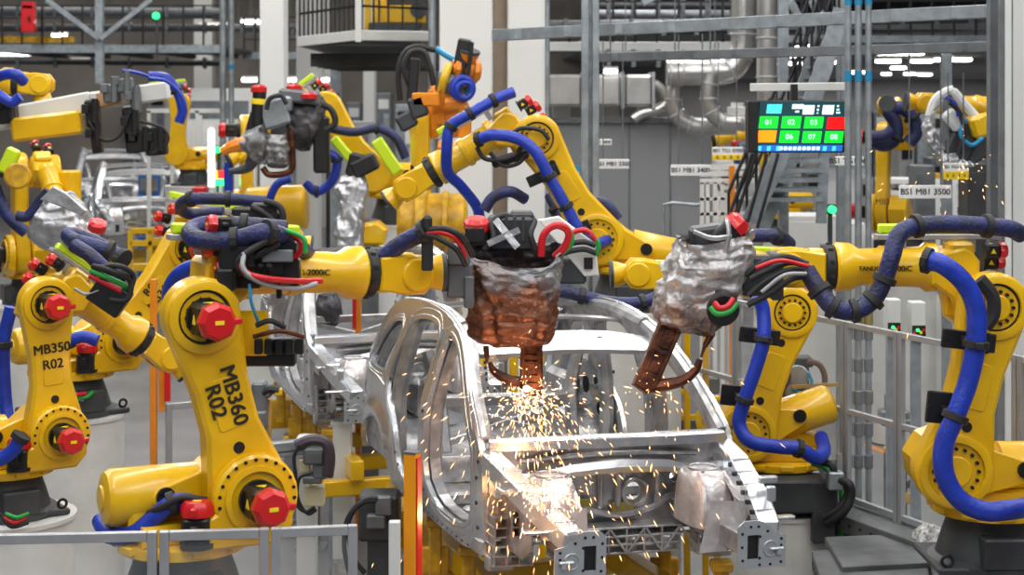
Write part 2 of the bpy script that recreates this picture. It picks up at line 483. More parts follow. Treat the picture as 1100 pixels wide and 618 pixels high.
    if wrist:
        b = MB()
        wb = wa.cross(f)
        for s_ in (-1, 1):
            b.prism([(1.04 * k, -.10 * k), (1.22 * k, -.125 * k), (1.34 * k, -.12 * k), (1.40 * k, -.05 * k), (1.40 * k, .05 * k), (1.34 * k, .12 * k), (1.22 * k, .125 * k), (1.04 * k, .10 * k)],
                    ax + wa * (s_ * .105 * k), f, wb, -.035 * k, .035 * k, .012 * k)
        b.cyl(ax + f * 1.035 * k, ax + f * 1.13 * k, .125 * k, n=nn)
        b.cyl(W5 - wa * .16 * k, W5 + wa * .16 * k, .105 * k, n=nn, bev=.012 * k)
        wr = b.build('wrist', P2, t)
        b = MB()
        b.lathe(W5, wd, [(-.05 * k, .065 * k), (.08 * k, .07 * k), (.12 * k, .09 * k), (.16 * k, .105 * k), (.205 * k, .115 * k)], nn)
        b.build('wrist_flange', P2, wr)
        b = MB(); b.cyl(W5 + wd * .205 * k, W5 + wd * .235 * k, .12 * k, n=nn, bev=.004)
        b.build('tool_flange', M_DGR, wr)
    ax = axo
    # motors
    if motors:
        b = MB(); cpl = [(-.10, .40), (.44, .40), (.53, .50)] + [(.312 + .25 * math.cos(R(q)), .67 + .25 * math.sin(R(q))) for q in range(-30, 200, 15)] + [(-.02, .56)]
        prism(b, [(u * k, v * k) for u, v in cpl], c, hi + .006, hi + .10 * k, .018 * k)
        b.lathe(J2 + a * (hi + .10 * k), a, [(-.02 * k, .19 * k), (.02 * k, .19 * k), (.025 * k, .16 * k)], 28, None, False)
        ck = b.build('turntable_cheek', P1, tt)
        b = MB()
        for q in range(-20, 200, 16):
            pp = J2 + (h * math.cos(R(q)) + UP * math.sin(R(q))) * .222 * k + a * (hi + .10 * k)
            b.cyl(pp, pp + a * .006 * k, .011 * k, n=8)
        b.cyl(J2 + a * (hi + .10 * k), J2 + a * (hi + .104 * k), .112 * k, n=24)
        b.build('bolt_ring', M_BLK, ck)
        motor(t, J2 + a * (hi + .10 * k), a, k * 1.02, .088, .20)
        motor(t, J3 + a * (hi + .0 * k), a, k * 1.02, .088, .20)
        motor(t, c + a * (hi + .04 * k) - h * .02 * k + UP * .42 * k, UP, k * .95, .082, .19)
    if elbow_motors:
        for (ff, nq, lat) in em_pos:
            motor(t, J3 + f * ff * k + n * nq * k + a * (lat + em_lat) * k, -f, k * .6, .075, .16)
    # dress pack rail
    if rail:
        o = ax + n * rail_n * k + f * (rail_f - .12) * k
        b = MB(); b.box(o + f * .12 * k, ((rail_l + .04) * k, .10 * k, .035 * k), f, n, .004)
        b.box(o + f * -.10 * k - n * .05 * k, (.05 * k, .08 * k, .10 * k), f, n); b.box(o + f * .36 * k - n * .06 * k, (.05 * k, .08 * k, .14 * k), f, n)
        rl = b.build('hose_rail', M_ALU, t)
        b = MB(); b.box(o + f * .12 * k + n * .052 * k, (rail_l * k, .075 * k, .065 * k), f, n, .012)
        lm = b.build('rail_cover', M_LIM, rl)
    # writing on the casting
    side_v = h * math.cos(al) - UP * math.sin(al)
    for (txt, q, off, sz, rot) in texts:
        c0 = J2.lerp(J3, q) + side_v * off * k + a * (hi + .0105 * k)
        if rot == 'along_down':   X = -g; Yv = a.cross(X)
        elif rot == 'along_up':   X = g; Yv = a.cross(X)
        else:
            X = side_v if side_v.x > 0 else -side_v; Yv = a.cross(X)
        lettering(txt, c0, X, Yv, sz * k, M_INK, arm, bold=.004)
    for (txt, q, off, sz) in ftexts:
        fx = f if f.x > 0 else -f
        up2 = a.cross(fx)
        lettering(txt, ax + f * q * k + n * off * k + a * (.133 * k), fx, up2, sz * k, M_INK, fo, bold=.002)
    if pedestal:
        zt = c.z - .004; b = MB(); pr = ped_r
        b.lathe((c.x, c.y, ped_bottom), UP, [(0, pr), (zt - ped_bottom - .035, pr), (zt - ped_bottom - .03, pr + .015), (zt - ped_bottom, pr + .015)], 40)
        pd = thing('robot_pedestal', ped_label or ('white steel pedestal carrying the ' + label), 'pedestal', (c.x, c.y, ped_bottom), 'robot pedestals')
        b.build('drum', M_PED, pd)
        b = MB(); b.lathe((c.x, c.y, ped_bottom), UP, [(0, pr + .03), (.02, pr + .03)], 40)
        b.build('foot_plate', M_DGR, pd)
    return dict(t=t, J2=J2, J3=J3, E=E, f=f, n=n, h=h, a=a, g=g, ax=ax, W5=W5, wd=wd, flange=W5 + wd * .236 * k, c=c, arm=arm, hi=hi, k=k)
# ------------------------------------------------------------------ car bodies
def chaikin(p, it=2):
    for _ in range(it):
        q = []
        for i in range(len(p)):
            a, b = p[i], p[(i + 1) % len(p)]
            q += [(a[0] * .78 + b[0] * .22, a[1] * .78 + b[1] * .22), (a[0] * .22 + b[0] * .78, a[1] * .22 + b[1] * .78)]
        p = q
    return p
def half_width(v, z):
    if z < .30: w = .855 + .05 * (z / .30)
    elif z < .74: w = .905 - .012 * abs((z - .48) / .26) ** 2
    else: w = .893 - .19 * ((z - .74) / .68) ** 1.15
    if v > 2.5: w -= .10 * (v - 2.5) ** 2 / .36
    if v < .3: w -= .04 * ((.3 - v) / .4) ** 2
    # wheel arch flare
    d = math.hypot(v - 2.36, z - .10)
    w += .035 * math.exp(-((d - .42) / .07) ** 2)
    return w
OUT = [(-.13, .0), (-.16, .30), (-.14, .60), (-.06, .74), (.30, 1.01), (.62, 1.23), (.90, 1.345), (1.35, 1.41), (1.85, 1.41), (2.2, 1.37), (2.40, 1.28),
       (2.62, 1.05), (2.80, .84), (2.90, .74), (2.95, .58), (2.93, .34), (2.84, .16), (2.62, .12), (2.57, .27), (2.46, .39), (2.30, .455), (2.12, .455), (1.97, .39), (1.87, .27), (1.83, .12), (1.80, .0), (.9, -.01)]
DOOR_F = [(.02, .13), (.00, .55), (.05, .70), (.32, .93), (.60, 1.13), (.80, 1.235), (1.02, 1.275), (1.04, .90), (1.02, .13)]
DOOR_R = [(1.15, .13), (1.17, .90), (1.18, 1.295), (1.55, 1.305), (1.78, 1.26), (1.86, 1.18), (2.00, .82), (1.96, .68), (1.83, .58), (1.72, .42), (1.66, .13)]
QWIN = [(1.98, 1.22), (2.20, 1.20), (2.34, 1.13), (2.56, .87), (2.54, .83), (2.13, .82), (2.08, .86)]
STR = lambda L: [(v if v < 1.1 else 1.1 + (v - 1.1) * 1.12, z) for v, z in L]
OUT, DOOR_R, QWIN = STR(OUT), STR(DOOR_R), STR(QWIN)
FUEL = [(2.72, .68), (2.83, .68), (2.83, .53), (2.72, .53)]

def sheet(mb, outer, holes, mapf, thick, grid=.11, flip=False):
    loops = [[V3((p[0], p[1], 0)) for p in outer]] + [[V3((p[0], p[1], 0)) for p in hl] for hl in holes]
    tris = tessellate_polygon(loops)
    pts = [p for l in loops for p in l]
    bm = bmesh.new(); vs = [bm.verts.new(p) for p in pts]
    for t in tris:
        try: bm.faces.new([vs[i] for i in t])
        except ValueError: pass
    bmesh.ops.dissolve_limit(bm, angle_limit=R(1), verts=bm.verts, edges=bm.edges)
    x0 = min(p.x for p in pts); x1 = max(p.x for p in pts); y0 = min(p.y for p in pts); y1 = max(p.y for p in pts)
    for (a0, a1, no) in ((x0, x1, XA), (y0, y1, YA)):
        k = a0 + grid * .517
        while k < a1:
            bmesh.ops.bisect_plane(bm, geom=bm.verts[:] + bm.edges[:] + bm.faces[:], plane_co=no * k, plane_no=no, dist=1e-5)
            k += grid
    bm.verts.index_update()
    nv = len(bm.verts)
    front = [mapf(v.co.x, v.co.y, 0) for v in bm.verts]; back = [mapf(v.co.x, v.co.y, thick) for v in bm.verts]
    fs = [tuple(v.index for v in f.verts) for f in bm.faces]
    allf = fs + [tuple(i + nv for i in f[::-1]) for f in fs]
    for e in bm.edges:
        if len(e.link_faces) == 1:
            a, b = e.verts[0].index, e.verts[1].index; allf.append((a, b, b + nv, a + nv))
    bm.free()
    mb.add(front + back, allf)

def grow(loop, d):
    cx = sum(p[0] for p in loop) / len(loop); cy = sum(p[1] for p in loop) / len(loop)
    n = len(loop); out = []
    area = sum(loop[i][0] * loop[(i + 1) % n][1] - loop[(i + 1) % n][0] * loop[i][1] for i in range(n))
    sg = 1 if area > 0 else -1
    for i in range(n):
        a, b, c = V3((*loop[i - 1], 0)), V3((*loop[i], 0)), V3((*loop[(i + 1) % n], 0))
        e1 = (b - a).normalized(); e2 = (c - b).normalized()
        q = V3((e1.y, -e1.x, 0)) + V3((e2.y, -e2.x, 0)); q = q.normalized() * sg if q.length > 1e-6 else V3((0, 0, 0))
        out.append((b.x + q.x * d, b.y + q.y * d))
    return out

def build_car(label, group):
    t = thing('car_body', label, 'car body', (0, 0, 0), group)
    for s in (-1, 1):
        mp = lambda v, z, d, s=s: V3((s * (half_width(v, z) - d), v, z))
        m = MB()
        doors = [chaikin(DOOR_F), chaikin(DOOR_R), chaikin(QWIN), chaikin(FUEL, 2)]
        sheet(m, chaikin(OUT, 2), doors, mp, .035, .09)
        side = m.build('body_side', M_BODY, t, 40)
        # inner panel with flanges
        m = MB()
        mi = lambda v, z, d, s=s: V3((s * (half_width(v, z) - .045 - d), v, z))
        sheet(m, grow(chaikin(OUT, 2), -.02), [grow(doors[0], -.022), grow(doors[1], -.022), grow(doors[2], -.03)], mi, .07 if s else .07, .12)
        m.build('inner_panel', M_BODI, side, 30)
        m = MB()
        for dl in doors[:3]:
            lp = grow(dl, .03)
            m.tube([V3((s * (half_width(v, z) - .004), v, z)) for v, z in lp], .007, 6, 1, True, False)
            lp = grow(dl, .075) if dl is not doors[2] else grow(dl, .05)
            m.tube([V3((s * (half_width(v, z) - .006), v, z)) for v, z in lp], .008, 6, 1, True, False)
        # shoulder crease over the rear quarter
        m.tube([mp(v, z, .004) for v, z in ((2.16, .73), (2.35, .765), (2.7, .775), (3.0, .77))], .010, 6, 4)
        # roof drip rail
        m.tube([mp(v, z, .0) + V3((s * -.03, 0, .0)) for v, z in ((-.03, .74), (.32, 1.01), (.63, 1.225), (.90, 1.335), (1.35, 1.40), (1.9, 1.40), (2.32, 1.36))], .020, 8, 5)
        m.build('flange_bead', M_BODY, side, 60)
        # bolt holes, hinge plates
        m = MB()
        for v, z in ((-.06, .18), (-.07, .34), (-.07, .5), (1.09, .25), (1.095, .40), (1.10, .72), (1.78, .30), (1.07, .18), (-.08, .60), (2.03, .80), (1.72, .22)):
            p = mp(v, z, 0); m.cyl(p - V3((s * .004, 0, 0)), p + V3((s * .003, 0, 0)), .014, n=10)
        for k in range(16):
            p = mp(.02 + k * .11, .025, 0); m.cyl(p - V3((s * .004, 0, 0)), p + V3((s * .003, 0, 0)), .009, n=8)
        m.build('mounting_hole', M_BLK, side)
        # sill box, A pillar inner, B pillar inner box
        m = MB()
        m.box((s * .80, .85, .06), (.10, 1.95, .12), bev=.02)
        m.tube([V3((s * .80, -.04, .72)), V3((s * .765, .30, .98)), V3((s * .70, .62, 1.20)), V3((s * .66, .92, 1.31))], .045, 8, 5)
        m.tube([V3((s * .66, .92, 1.32)), V3((s * .64, 1.5, 1.365)), V3((s * .65, 2.15, 1.33))], .05, 8, 5)
        for v0, w in ((1.09, .07), (2.0, .06)):
            m.tube([V3((s * .80, v0, .08)), V3((s * .82, v0, .5)), V3((s * .80, v0, .8)), V3((s * .70, v0 + (.04 if v0 < 1.5 else -.06), 1.27))], w, 8, 4)
        m.build('inner_pillar', M_BODI, t)
        m = MB()   # lightening holes facing the cabin
        for v, z, r in ((1.09, .22, .03), (1.09, .45, .035), (1.09, .66, .025), (2.13, .50, .05), (2.35, .66, .07), (2.62, .55, .05), (2.13, .72, .03), (2.6, .72, .035), (2.85, .5, .05), (.62, .06, .03), (1.5, .06, .03)):
            o_ = V3((s * (half_width(v, z) - .118), v, z)); m.cyl(o_, o_ - V3((s * .006, 0, 0)), r, n=14)
        m.build('access_hole', M_BLK, side)
        # rear wheelhouse
        m = MB()
        m.prism([(2.36 + .40 * math.cos(R(q)), .14 + .36 * math.sin(R(q))) for q in range(0, 181, 10)], (s * .68, 0, 0), YA, UP, -.13, .13, .04)
        m.box((s * .62, 2.45, .62), (.12, .55, .30), bev=.05)
        m.build('wheelhouse', M_BODI, t)
        # upper rail from the hinge pillar down to the crash plate, lower rail behind the plate
        m = MB()
        m.bar((s * .50, -.06, .24), (s * .54, -1.09, .22), .11, .14, UP, .012)
        m.build('lower_rail', M_BODI, t)
        m = MB()
        pts = [V3((s * .80, -.04, .62)), V3((s * .775, -.36, .565)), V3((s * .70, -.78, .44)), V3((s * .62, -1.09, .335))]
        for i in range(3): m.bar(pts[i], pts[i + 1] + (pts[i + 1] - pts[i]).normalized() * .02, .125, .13, UP, .012)
        for i in range(5):
            q = pts[1].lerp(pts[3], .1 + .2 * i); m.box(q + V3((0, 0, .070)), (.12, .012, .010), XA, UP)
        m.box((s * .80, -.46, .50), (.10, .12, .03), bev=.006); m.box((s * .80, -.20, .50), (.03, .30, .18), bev=.01)
        rail_ = m.build('front_rail', M_BODY, t)
        m = MB()
        for i in range(7):
            q = pts[1].lerp(pts[3], .05 + .15 * i); m.cyl(q + V3((s * .035, 0, .062)), q + V3((s * .035, 0, .068)), .012, n=8); m.cyl(q + V3((-s * .075, 0, .02)), q + V3((-s * .057, 0, .02)), .016, n=8)
        m.build('rail_hole', M_BLK, rail_)
        # crash plate
        m = MB(); pl = [(-.15, -.13), (.13, -.13), (.16, -.10), (.16, .12), (.12, .155), (.02, .155), (-.03, .13), (-.08, .075), (-.15, .06)]
        pl = [(s * -a, b) for a, b in pl]
        hole = [(s * -a, b) for a, b in ((.025, -.075), (.10, -.075), (.10, .07), (.025, .07))]
        sheet(m, pl, [hole], lambda u, z, d: V3((s * .575 + u, -1.10 - d, .235 + z)), .016, .5)
        cp = m.build('crash_plate', M_PLT, t, 20)
        m = MB(); m.box((s * .515, -1.085, .235), (.09, .02, .16)); m.build('rail_shade_cap', M_BLK, cp)  # solid black cap painting in the shade of the hollow rail end
        m = MB()
        for u, z in ((-.12, -.10), (-.12, 0), (-.05, -.11), (.02, -.11), (.13, -.08), (.135, .0), (.135, .08), (.08, .12), (.03, .12), (-.03, .09), (-.12, .04), (.02, -.07), (.02, .06)):
            m.cyl((s * .575 - s * u, -1.119, .235 + z), (s * .575 - s * u, -1.112, .235 + z), .009, n=8)
        m.build('plate_hole', M_BLK, cp)
        m = MB()
        m.torus((s * .575 + s * .05, -1.119, .22), YA, .045, .006, 16, 6); m.box((s * .575 + s * .085, -1.13, .22), (.09, .03, .02), bev=.008); m.box((s * .575 + s * .10, -1.13, .205), (.03, .03, .05), bev=.006)
        m.build('towing_socket', M_PLT, cp)
        m = MB()
        m.box((s * .76, -.80, .56), (.12, .05, .05), bev=.01); m.box((s * .78, -.95, .36), (.16, .06, .02), bev=.005); m.box((s * .72, -.92, .50), (.06, .04, .10), bev=.01)
        m.build('nose_bracket', M_BODY, t)
        # shock tower
        m = MB()
        prof = [(-.04, .25), (.16, .225), (.25, .20), (.29, .16), (.30, .09)]
        n_ = 22; vs = []
        for (zz, rr) in prof:
            for q in range(n_):
                an = 2 * math.pi * q / n_
                vs.append(V3((s * (.52 - zz * .05) + rr * .62 * math.copysign(abs(math.cos(an)) ** .7, math.cos(an)), -.42 + rr * 1.05 * math.copysign(abs(math.sin(an)) ** .7, math.sin(an)), .27 + zz)))
        fs = [(i * n_ + q, i * n_ + (q + 1) % n_, (i + 1) * n_ + (q + 1) % n_, (i + 1) * n_ + q) for i in range(len(prof) - 1) for q in range(n_)] + [tuple(range((len(prof) - 1) * n_, len(prof) * n_))]
        m.add(vs, fs)
        for q in range(3): m.tube([V3((s * .52 + .12 * (q - 1), -.66, .26)), V3((s * .52 + .11 * (q - 1), -.64, .42)), V3((s * .51 + .08 * (q - 1), -.52, .56))], .02, 6, 4)
        st = m.build('shock_tower', M_SEAL, t, 50)
        m = MB(); m.torus((s * .505, -.42, .572), UP, .09, .012, 18, 6)
        for q in range(3):
            an = q * 2.1; m.cyl((s * .505 + .115 * math.cos(an), -.42 + .13 * math.sin(an), .54), (s * .505 + .115 * math.cos(an), -.42 + .13 * math.sin(an), .575), .014, n=8)
        m.build('tower_ring', M_BODI, st)
        m = MB(); vs = []      # sloping flange between the tower and the upper rail, wheel side cut out
        for i in range(9):
            v = -.74 + i * .075
            for j in range(6):
                q = j / 5; vs.append(V3((s * (.56 + .20 * q), v, .545 - .02 * q - .05 * math.sin(q * math.pi) + .012 * math.cos(i * 2.1) - .10 * max(0, (-.62 - v) / .12))))
        m.add(vs, [(i * 6 + j, (i + 1) * 6 + j, (i + 1) * 6 + j + 1, i * 6 + j + 1) for i in range(8) for j in range(5)])
        m.add([V3((s * u, v, z)) for u, v, z in ((.72, -.76, .42), (.40, -.76, .44), (.36, -.70, .10), (.52, -.74, .12), (.60, -.76, .26))], [(0, 1, 2, 3, 4)])
        m.build('tower_flange', M_SEAL, t, 50)
        m = MB(); sheet(m, chaikin([(-.70, .10), (-.10, .10), (-.08, .60), (-.30, .58), (-.70, .46)], 1), [chaikin([(-.52, .20), (-.36, .20), (-.36, .36), (-.52, .36)], 1)], lambda v, z, d: V3((s * (.72 + d), v, z)), .012, .2)
        m.build('apron_panel', M_BODI, t, 30)
    # cowl beam, header panel, roof rails
    m = MB()
    pr = [(-.06, .0), (-.055, .05), (-.01, .065), (.05, .06), (.06, .0)]
    def sweep(m, prof, path):   # path of (u, v, z, scale)
        n_ = len(prof); vs = []
        for (u, v, z, sc) in path:
            for (a, b) in prof: vs.append(V3((u, v + a * sc, z + b * sc)))
        fs = [(i * n_ + q, i * n_ + (q + 1) % n_, (i + 1) * n_ + (q + 1) % n_, (i + 1) * n_ + q) for i in range(len(path) - 1) for q in range(n_)]
        fs += [tuple(range(n_)), tuple(range((len(path) - 1) * n_, len(path) * n_))]
        m.add(vs, fs)
    sweep(m, pr, [(-.80, -.06, .67, 1.1), (-.4, -.15, .685, 1.1), (0, -.18, .69, 1.1), (.4, -.15, .685, 1.1), (.80, -.06, .67, 1.1)])
    m.build('cowl_beam', M_BODY, t, 25)
    m = MB()
    sweep(m, [(-.03, -.03), (-.045, .0), (-.03, .035), (.03, .03), (.03, -.03)], [(-.74, -.14, .50, 1), (-.55, -.17, .50, 1), (-.30, -.20, .545, 1.2), (0, -.21, .565, 1.3), (.35, -.20, .55, 1.2), (.55, -.17, .50, 1), (.74, -.14, .52, 1)])
    m.build('cross_brace', M_BODY, t, 25)
    # firewall with pressings
    m = MB()
    hl = [circ(.055, 14, (-.28, .38)), circ(.06, 14, (.18, .36)), chaikin([(-.52, .36), (-.40, .36), (-.40, .42), (-.52, .42)], 1), circ(.03, 10, (.45, .45))]
    sheet(m, [(-.74, .10), (.74, .10), (.74, .69), (-.74, .69)], hl, lambda u, z, d: V3((u, -.06 + d - .03 * math.cos(u * 9) * math.cos((z - .4) * 9), z)), .012, .09)
    fw = m.build('firewall', M_BODI, t, 40)
    m = MB()
    for c_ in ((-.28, .38, .075), (.18, .36, .085), (.45, .45, .045), (.52, .25, .07)):
        m.torus((c_[0], -.10, c_[1]), YA, c_[2], .014, 20, 6)
    m.tube([V3(q) for q in ((-.66, -.10, .30), (-.45, -.12, .25), (-.2, -.12, .27), (.05, -.12, .22), (.3, -.12, .26), (.42, -.12, .33), (.62, -.11, .31))], .022, 6, 5)
    m.tube([V3(q) for q in ((-.6, -.10, .60), (-.2, -.12, .62), (.2, -.12, .62), (.6, -.10, .60))], .018, 6, 5)
    for u in (-.06, .06, .33): m.box((u, -.11, .42), (.035, .05, .30), bev=.012)
    m.box((-.42, -.13, .20), (.30, .07, .10), bev=.015); m.box((.02, -.12, .53), (.10, .05, .10), bev=.015)
    m.build('pressing', M_BODI, fw)
    m = MB(); m.box((-.34, -.105, .27), (.46, .012, .13), bev=.004); m.box((.10, -.105, .25), (.16, .012, .10), bev=.004)
    m.build('damping_mat', mat('olive_damping_mat', (.30, .24, .05), .2, .6, var=.3) if 'olive_damping_mat' not in MATS else MATS['olive_damping_mat'], fw)
    # lower ribbed subframe mount
    m = MB()
    for k in range(4): m.box((.02, -.16 - .0 * k, .165 - .055 * k), (.86, .16 - .01 * k, .014), bev=.003)
    for k in range(8): m.box((-.40 + k * .12, -.16, .085), (.012, .14, .17), bev=.002)
    for k in range(4):
        u0 = -.40 + k * .24; m.bar((u0, -.235, .0), (u0 + .12, -.235, .165), .012, .012); m.bar((u0 + .24, -.235, .0), (u0 + .12, -.235, .165), .012, .012)
    m.build('ribbed_crossmember', M_BODI, t)
    for s in (-1, 1):
        m = MB()
        for k in range(6): m.box((s * .68, -.20, -.02 + .06 * k), (.26, .14, .012), bev=.002)
        for k in range(4): m.box((s * .68 + (k - 1.5) * .08, -.20, .13), (.012, .13, .32), bev=.002)
        m.box((s * .74, -.16, -.02), (.16, .10, .10), bev=.01)
        m.build('hinge_pillar_base', M_BODI, t)
    # roof
    m = MB()
    def roof_map(u, v, d): return V3((u, v, 1.205 + .175 * math.sin(min(1, max(0, (v - .55) / .9)) * math.pi / 2) - .04 * (u / .66) ** 2 - .06 * max(0, (v - 1.95) / .5) ** 2 - d))
    sheet(m, chaikin([(-.70, .58), (-.3, .54), (.3, .54), (.70, .58), (.66, .86), (-.66, .86)], 1), [circ(.022, 10, (-.25, .74)), circ(.022, 10, (.25, .74))], roof_map, .03, .10)
    m.build('roof_header', M_BODY, t, 40)
    m = MB()
    sheet(m, [(-.66, 2.12), (.66, 2.12), (.64, 2.46), (.3, 2.52), (-.3, 2.52), (-.64, 2.46)], [], roof_map, .03, .12)
    m.build('rear_header', M_BODY, t, 40)
    m = MB()
    for v0 in (1.28,):
        sheet(m, [(-.66, v0), (.66, v0), (.66, v0 + .10), (-.66, v0 + .10)], [], lambda u, v, d: roof_map(u, v, d) - V3((0, 0, .03)), .02, .12)
    m.build('roof_bow', M_BODI, t)
    # floor, tunnel, seat crossmembers, rear bulkhead
    m = MB()
    sheet(m, [(-.78, -.02), (.78, -.02), (.78, 1.75), (-.78, 1.75)], [], lambda u, v, d: V3((u, v, .06 + .012 * math.cos(u * 22) * math.cos(v * 14) - d + (.13 * max(0, 1 - (u / .2) ** 2)) ** 1.0)), .015, .07)
    m.build('floor_pan', M_BODI, t, 50)
    m = MB()
    sheet(m, [(-.58, 1.75), (.58, 1.75), (.58, 3.0), (-.58, 3.0)], [], lambda u, v, d: V3((u, v, .24 + .02 * math.cos(u * 18) - d)), .015, .1)
    m.box((0, 1.75, .16), (1.5, .05, .20), bev=.01)
    m.build('rear_floor', M_BODI, t, 50)
    m = MB()
    for v0 in (.55, 1.0): m.box((-.44, v0, .12), (.62, .10, .10), bev=.02); m.box((.44, v0, .12), (.62, .10, .10), bev=.02)
    m.build('seat_crossmember', M_BODI, t)
    m = MB()
    m.box((0, 3.03, .36), (1.36, .06, .26), bev=.02); m.box((0, 2.97, .12), (1.5, .10, .12), bev=.02)
    for s in (-1, 1): m.tube([V3((s * .66, 3.03, .45)), V3((s * .70, 2.97, .75)), V3((s * .62, 2.7, 1.12)), V3((s * .58, 2.5, 1.27))], .05, 8, 4)
    m.build('tailgate_surround', M_BODY, t)
    # seat back frame and inner bracing seen through the openings
    m = MB()
    for s in (-1, 1):
        m.tube([V3((s * .5, 1.85, .26)), V3((s * .52, 2.0, .7)), V3((s * .6, 2.05, 1.0))], .05, 6, 4)
    m.bar((-.5, 1.98, .62), (.5, 1.98, .62), .05, .08, UP, .01)
    m.bar((-.5, 1.88, .32), (.52, 2.0, .6), .03, .05, UP, .006); m.bar((.5, 1.88, .32), (-.52, 2.0, .6), .03, .05, UP, .006)
    m.build('seat_back_brace', M_BODI, t)
    # instrument panel beam
    m = MB(); m.tube([V3((-.76, .12, .56)), V3((0, .14, .58)), V3((.76, .12, .56))], .035, 10, 4)
    for u in (-.45, -.1, .3): m.box((u, .08, .52), (.05, .12, .12), bev=.01)
    m.build('dash_beam', M_BODI, t)
    return t
# ------------------------------------------------------------------ weld guns
def scorch(name, z0, z1, top=(.50, .50, .51), bot=(.20, .072, .038)):
    """aluminised cloth, browned by heat towards its lower hem, with blotches"""
    m = mat(name, top, .6, .44, bump=.7, bscale=22)
    nt = m.node_tree; b = nt.nodes['Principled BSDF']; tc = nt.nodes['Texture Coordinate']
    sp = nt.nodes.new('ShaderNodeSeparateXYZ'); nt.links.new(tc.outputs['Object'], sp.inputs[0])
    mr = nt.nodes.new('ShaderNodeMapRange'); mr.inputs[1].default_value = z0; mr.inputs[2].default_value = z1
    nt.links.new(sp.outputs['Z'], mr.inputs[0])
    n = nt.nodes.new('ShaderNodeTexNoise'); n.inputs['Scale'].default_value = 5; n.inputs['Detail'].default_value = 5
    nt.links.new(tc.outputs['Object'], n.inputs['Vector'])
    ad = nt.nodes.new('ShaderNodeMath'); ad.operation = 'MULTIPLY_ADD'; ad.inputs[1].default_value = 1.6; 
    nt.links.new(n.outputs['Fac'], ad.inputs[0]); sb = nt.nodes.new('ShaderNodeMath'); sb.operation = 'SUBTRACT'; sb.inputs[1].default_value = .8
    nt.links.new(mr.outputs[0], sb.inputs[0]); nt.links.new(sb.outputs[0], ad.inputs[2])
    cr = nt.nodes.new('ShaderNodeValToRGB'); e = cr.color_ramp.elements
    e[0].position = .12; e[0].color = (*bot, 1); e[1].position = .75; e[1].color = (*top, 1)
    q = e.new(.40); q.color = (.17, .085, .06, 1)
    q = e.new(.24); q.color = (.29, .115, .062, 1)
    nt.links.new(ad.outputs[0], cr.inputs['Fac']); nt.links.new(cr.outputs['Color'], b.inputs['Base Color'])
    return m

def bag(parent, name, m, rows, Y, amp=.02, seed=0, closed_top=False, nn=84, sub=10, sag=0.0):
    """cloth cover: rows of (left px, left py, right px, right py, half depth)"""
    mb = MB(); L = catmull([P(r[0], r[1], Y) for r in rows], sub); Rr = catmull([P(r[2], r[3], Y) for r in rows], sub)
    D = catmull([V3((r[4], 0, 0)) for r in rows], sub)
    vs = []; m_ = len(L)
    for i in range(m_):
        c = (L[i] + Rr[i]) / 2; hx = (Rr[i] - L[i]) / 2; hy = V3((0, D[i].x, 0))
        for k in range(nn):
            a = 2 * math.pi * k / nn; ca, sa = math.cos(a), math.sin(a)
            e = .55
            p = c + hx * math.copysign(abs(ca) ** e, ca) + hy * math.copysign(abs(sa) ** e, sa)
            q = p * 5.0 + V3((seed * 7.1, 0, 0))
            d = (p - c)
            w = noise.noise(q) * .8 + noise.noise(q * 2.3) * .4 - 1.1 * abs(noise.noise(V3((q.x * 2.0 + q.z * .5, q.y * 2.0, q.z * .8)))) - .7 * abs(noise.noise(V3((q.x * 1.3, q.y * 1.3, q.z * 2.6)))) + .55
            t = math.sin(math.pi * min(1, (i + 3) / (m_ + 2)))
            w += -.55 * abs(noise.noise(V3((q.x * 5 + q.z * 1.5, q.y * 5, q.z * 2.2)))) - .35 * abs(noise.noise(V3((q.x * 9, q.y * 9, q.z * 7 + q.x * 4))))
            rim = max(0, 1 - i / (m_ * .45)) ** 1.5
            vs.append(p + d.normalized() * (w * amp) + V3((0, 0, noise.noise(q * 1.5) * amp * .6 - sag * rim * (1 - abs(ca) ** 2.2) * (1 if sa < 0 else .3))))
    fs = [(i * nn + k, i * nn + (k + 1) % nn, (i + 1) * nn + (k + 1) % nn, (i + 1) * nn + k) for i in range(m_ - 1) for k in range(nn)]
    fs.append(tuple(range((m_ - 1) * nn, m_ * nn)))
    if closed_top: fs.append(tuple(range(nn - 1, -1, -1)))
    mb.add(vs, fs)
    return mb.build(name, m, parent, 70)

def cables(parent, specs, Y=None):
    for (name, m, r, pts) in specs: hose(parent, name, m, r, PP(pts, Y), n=7)

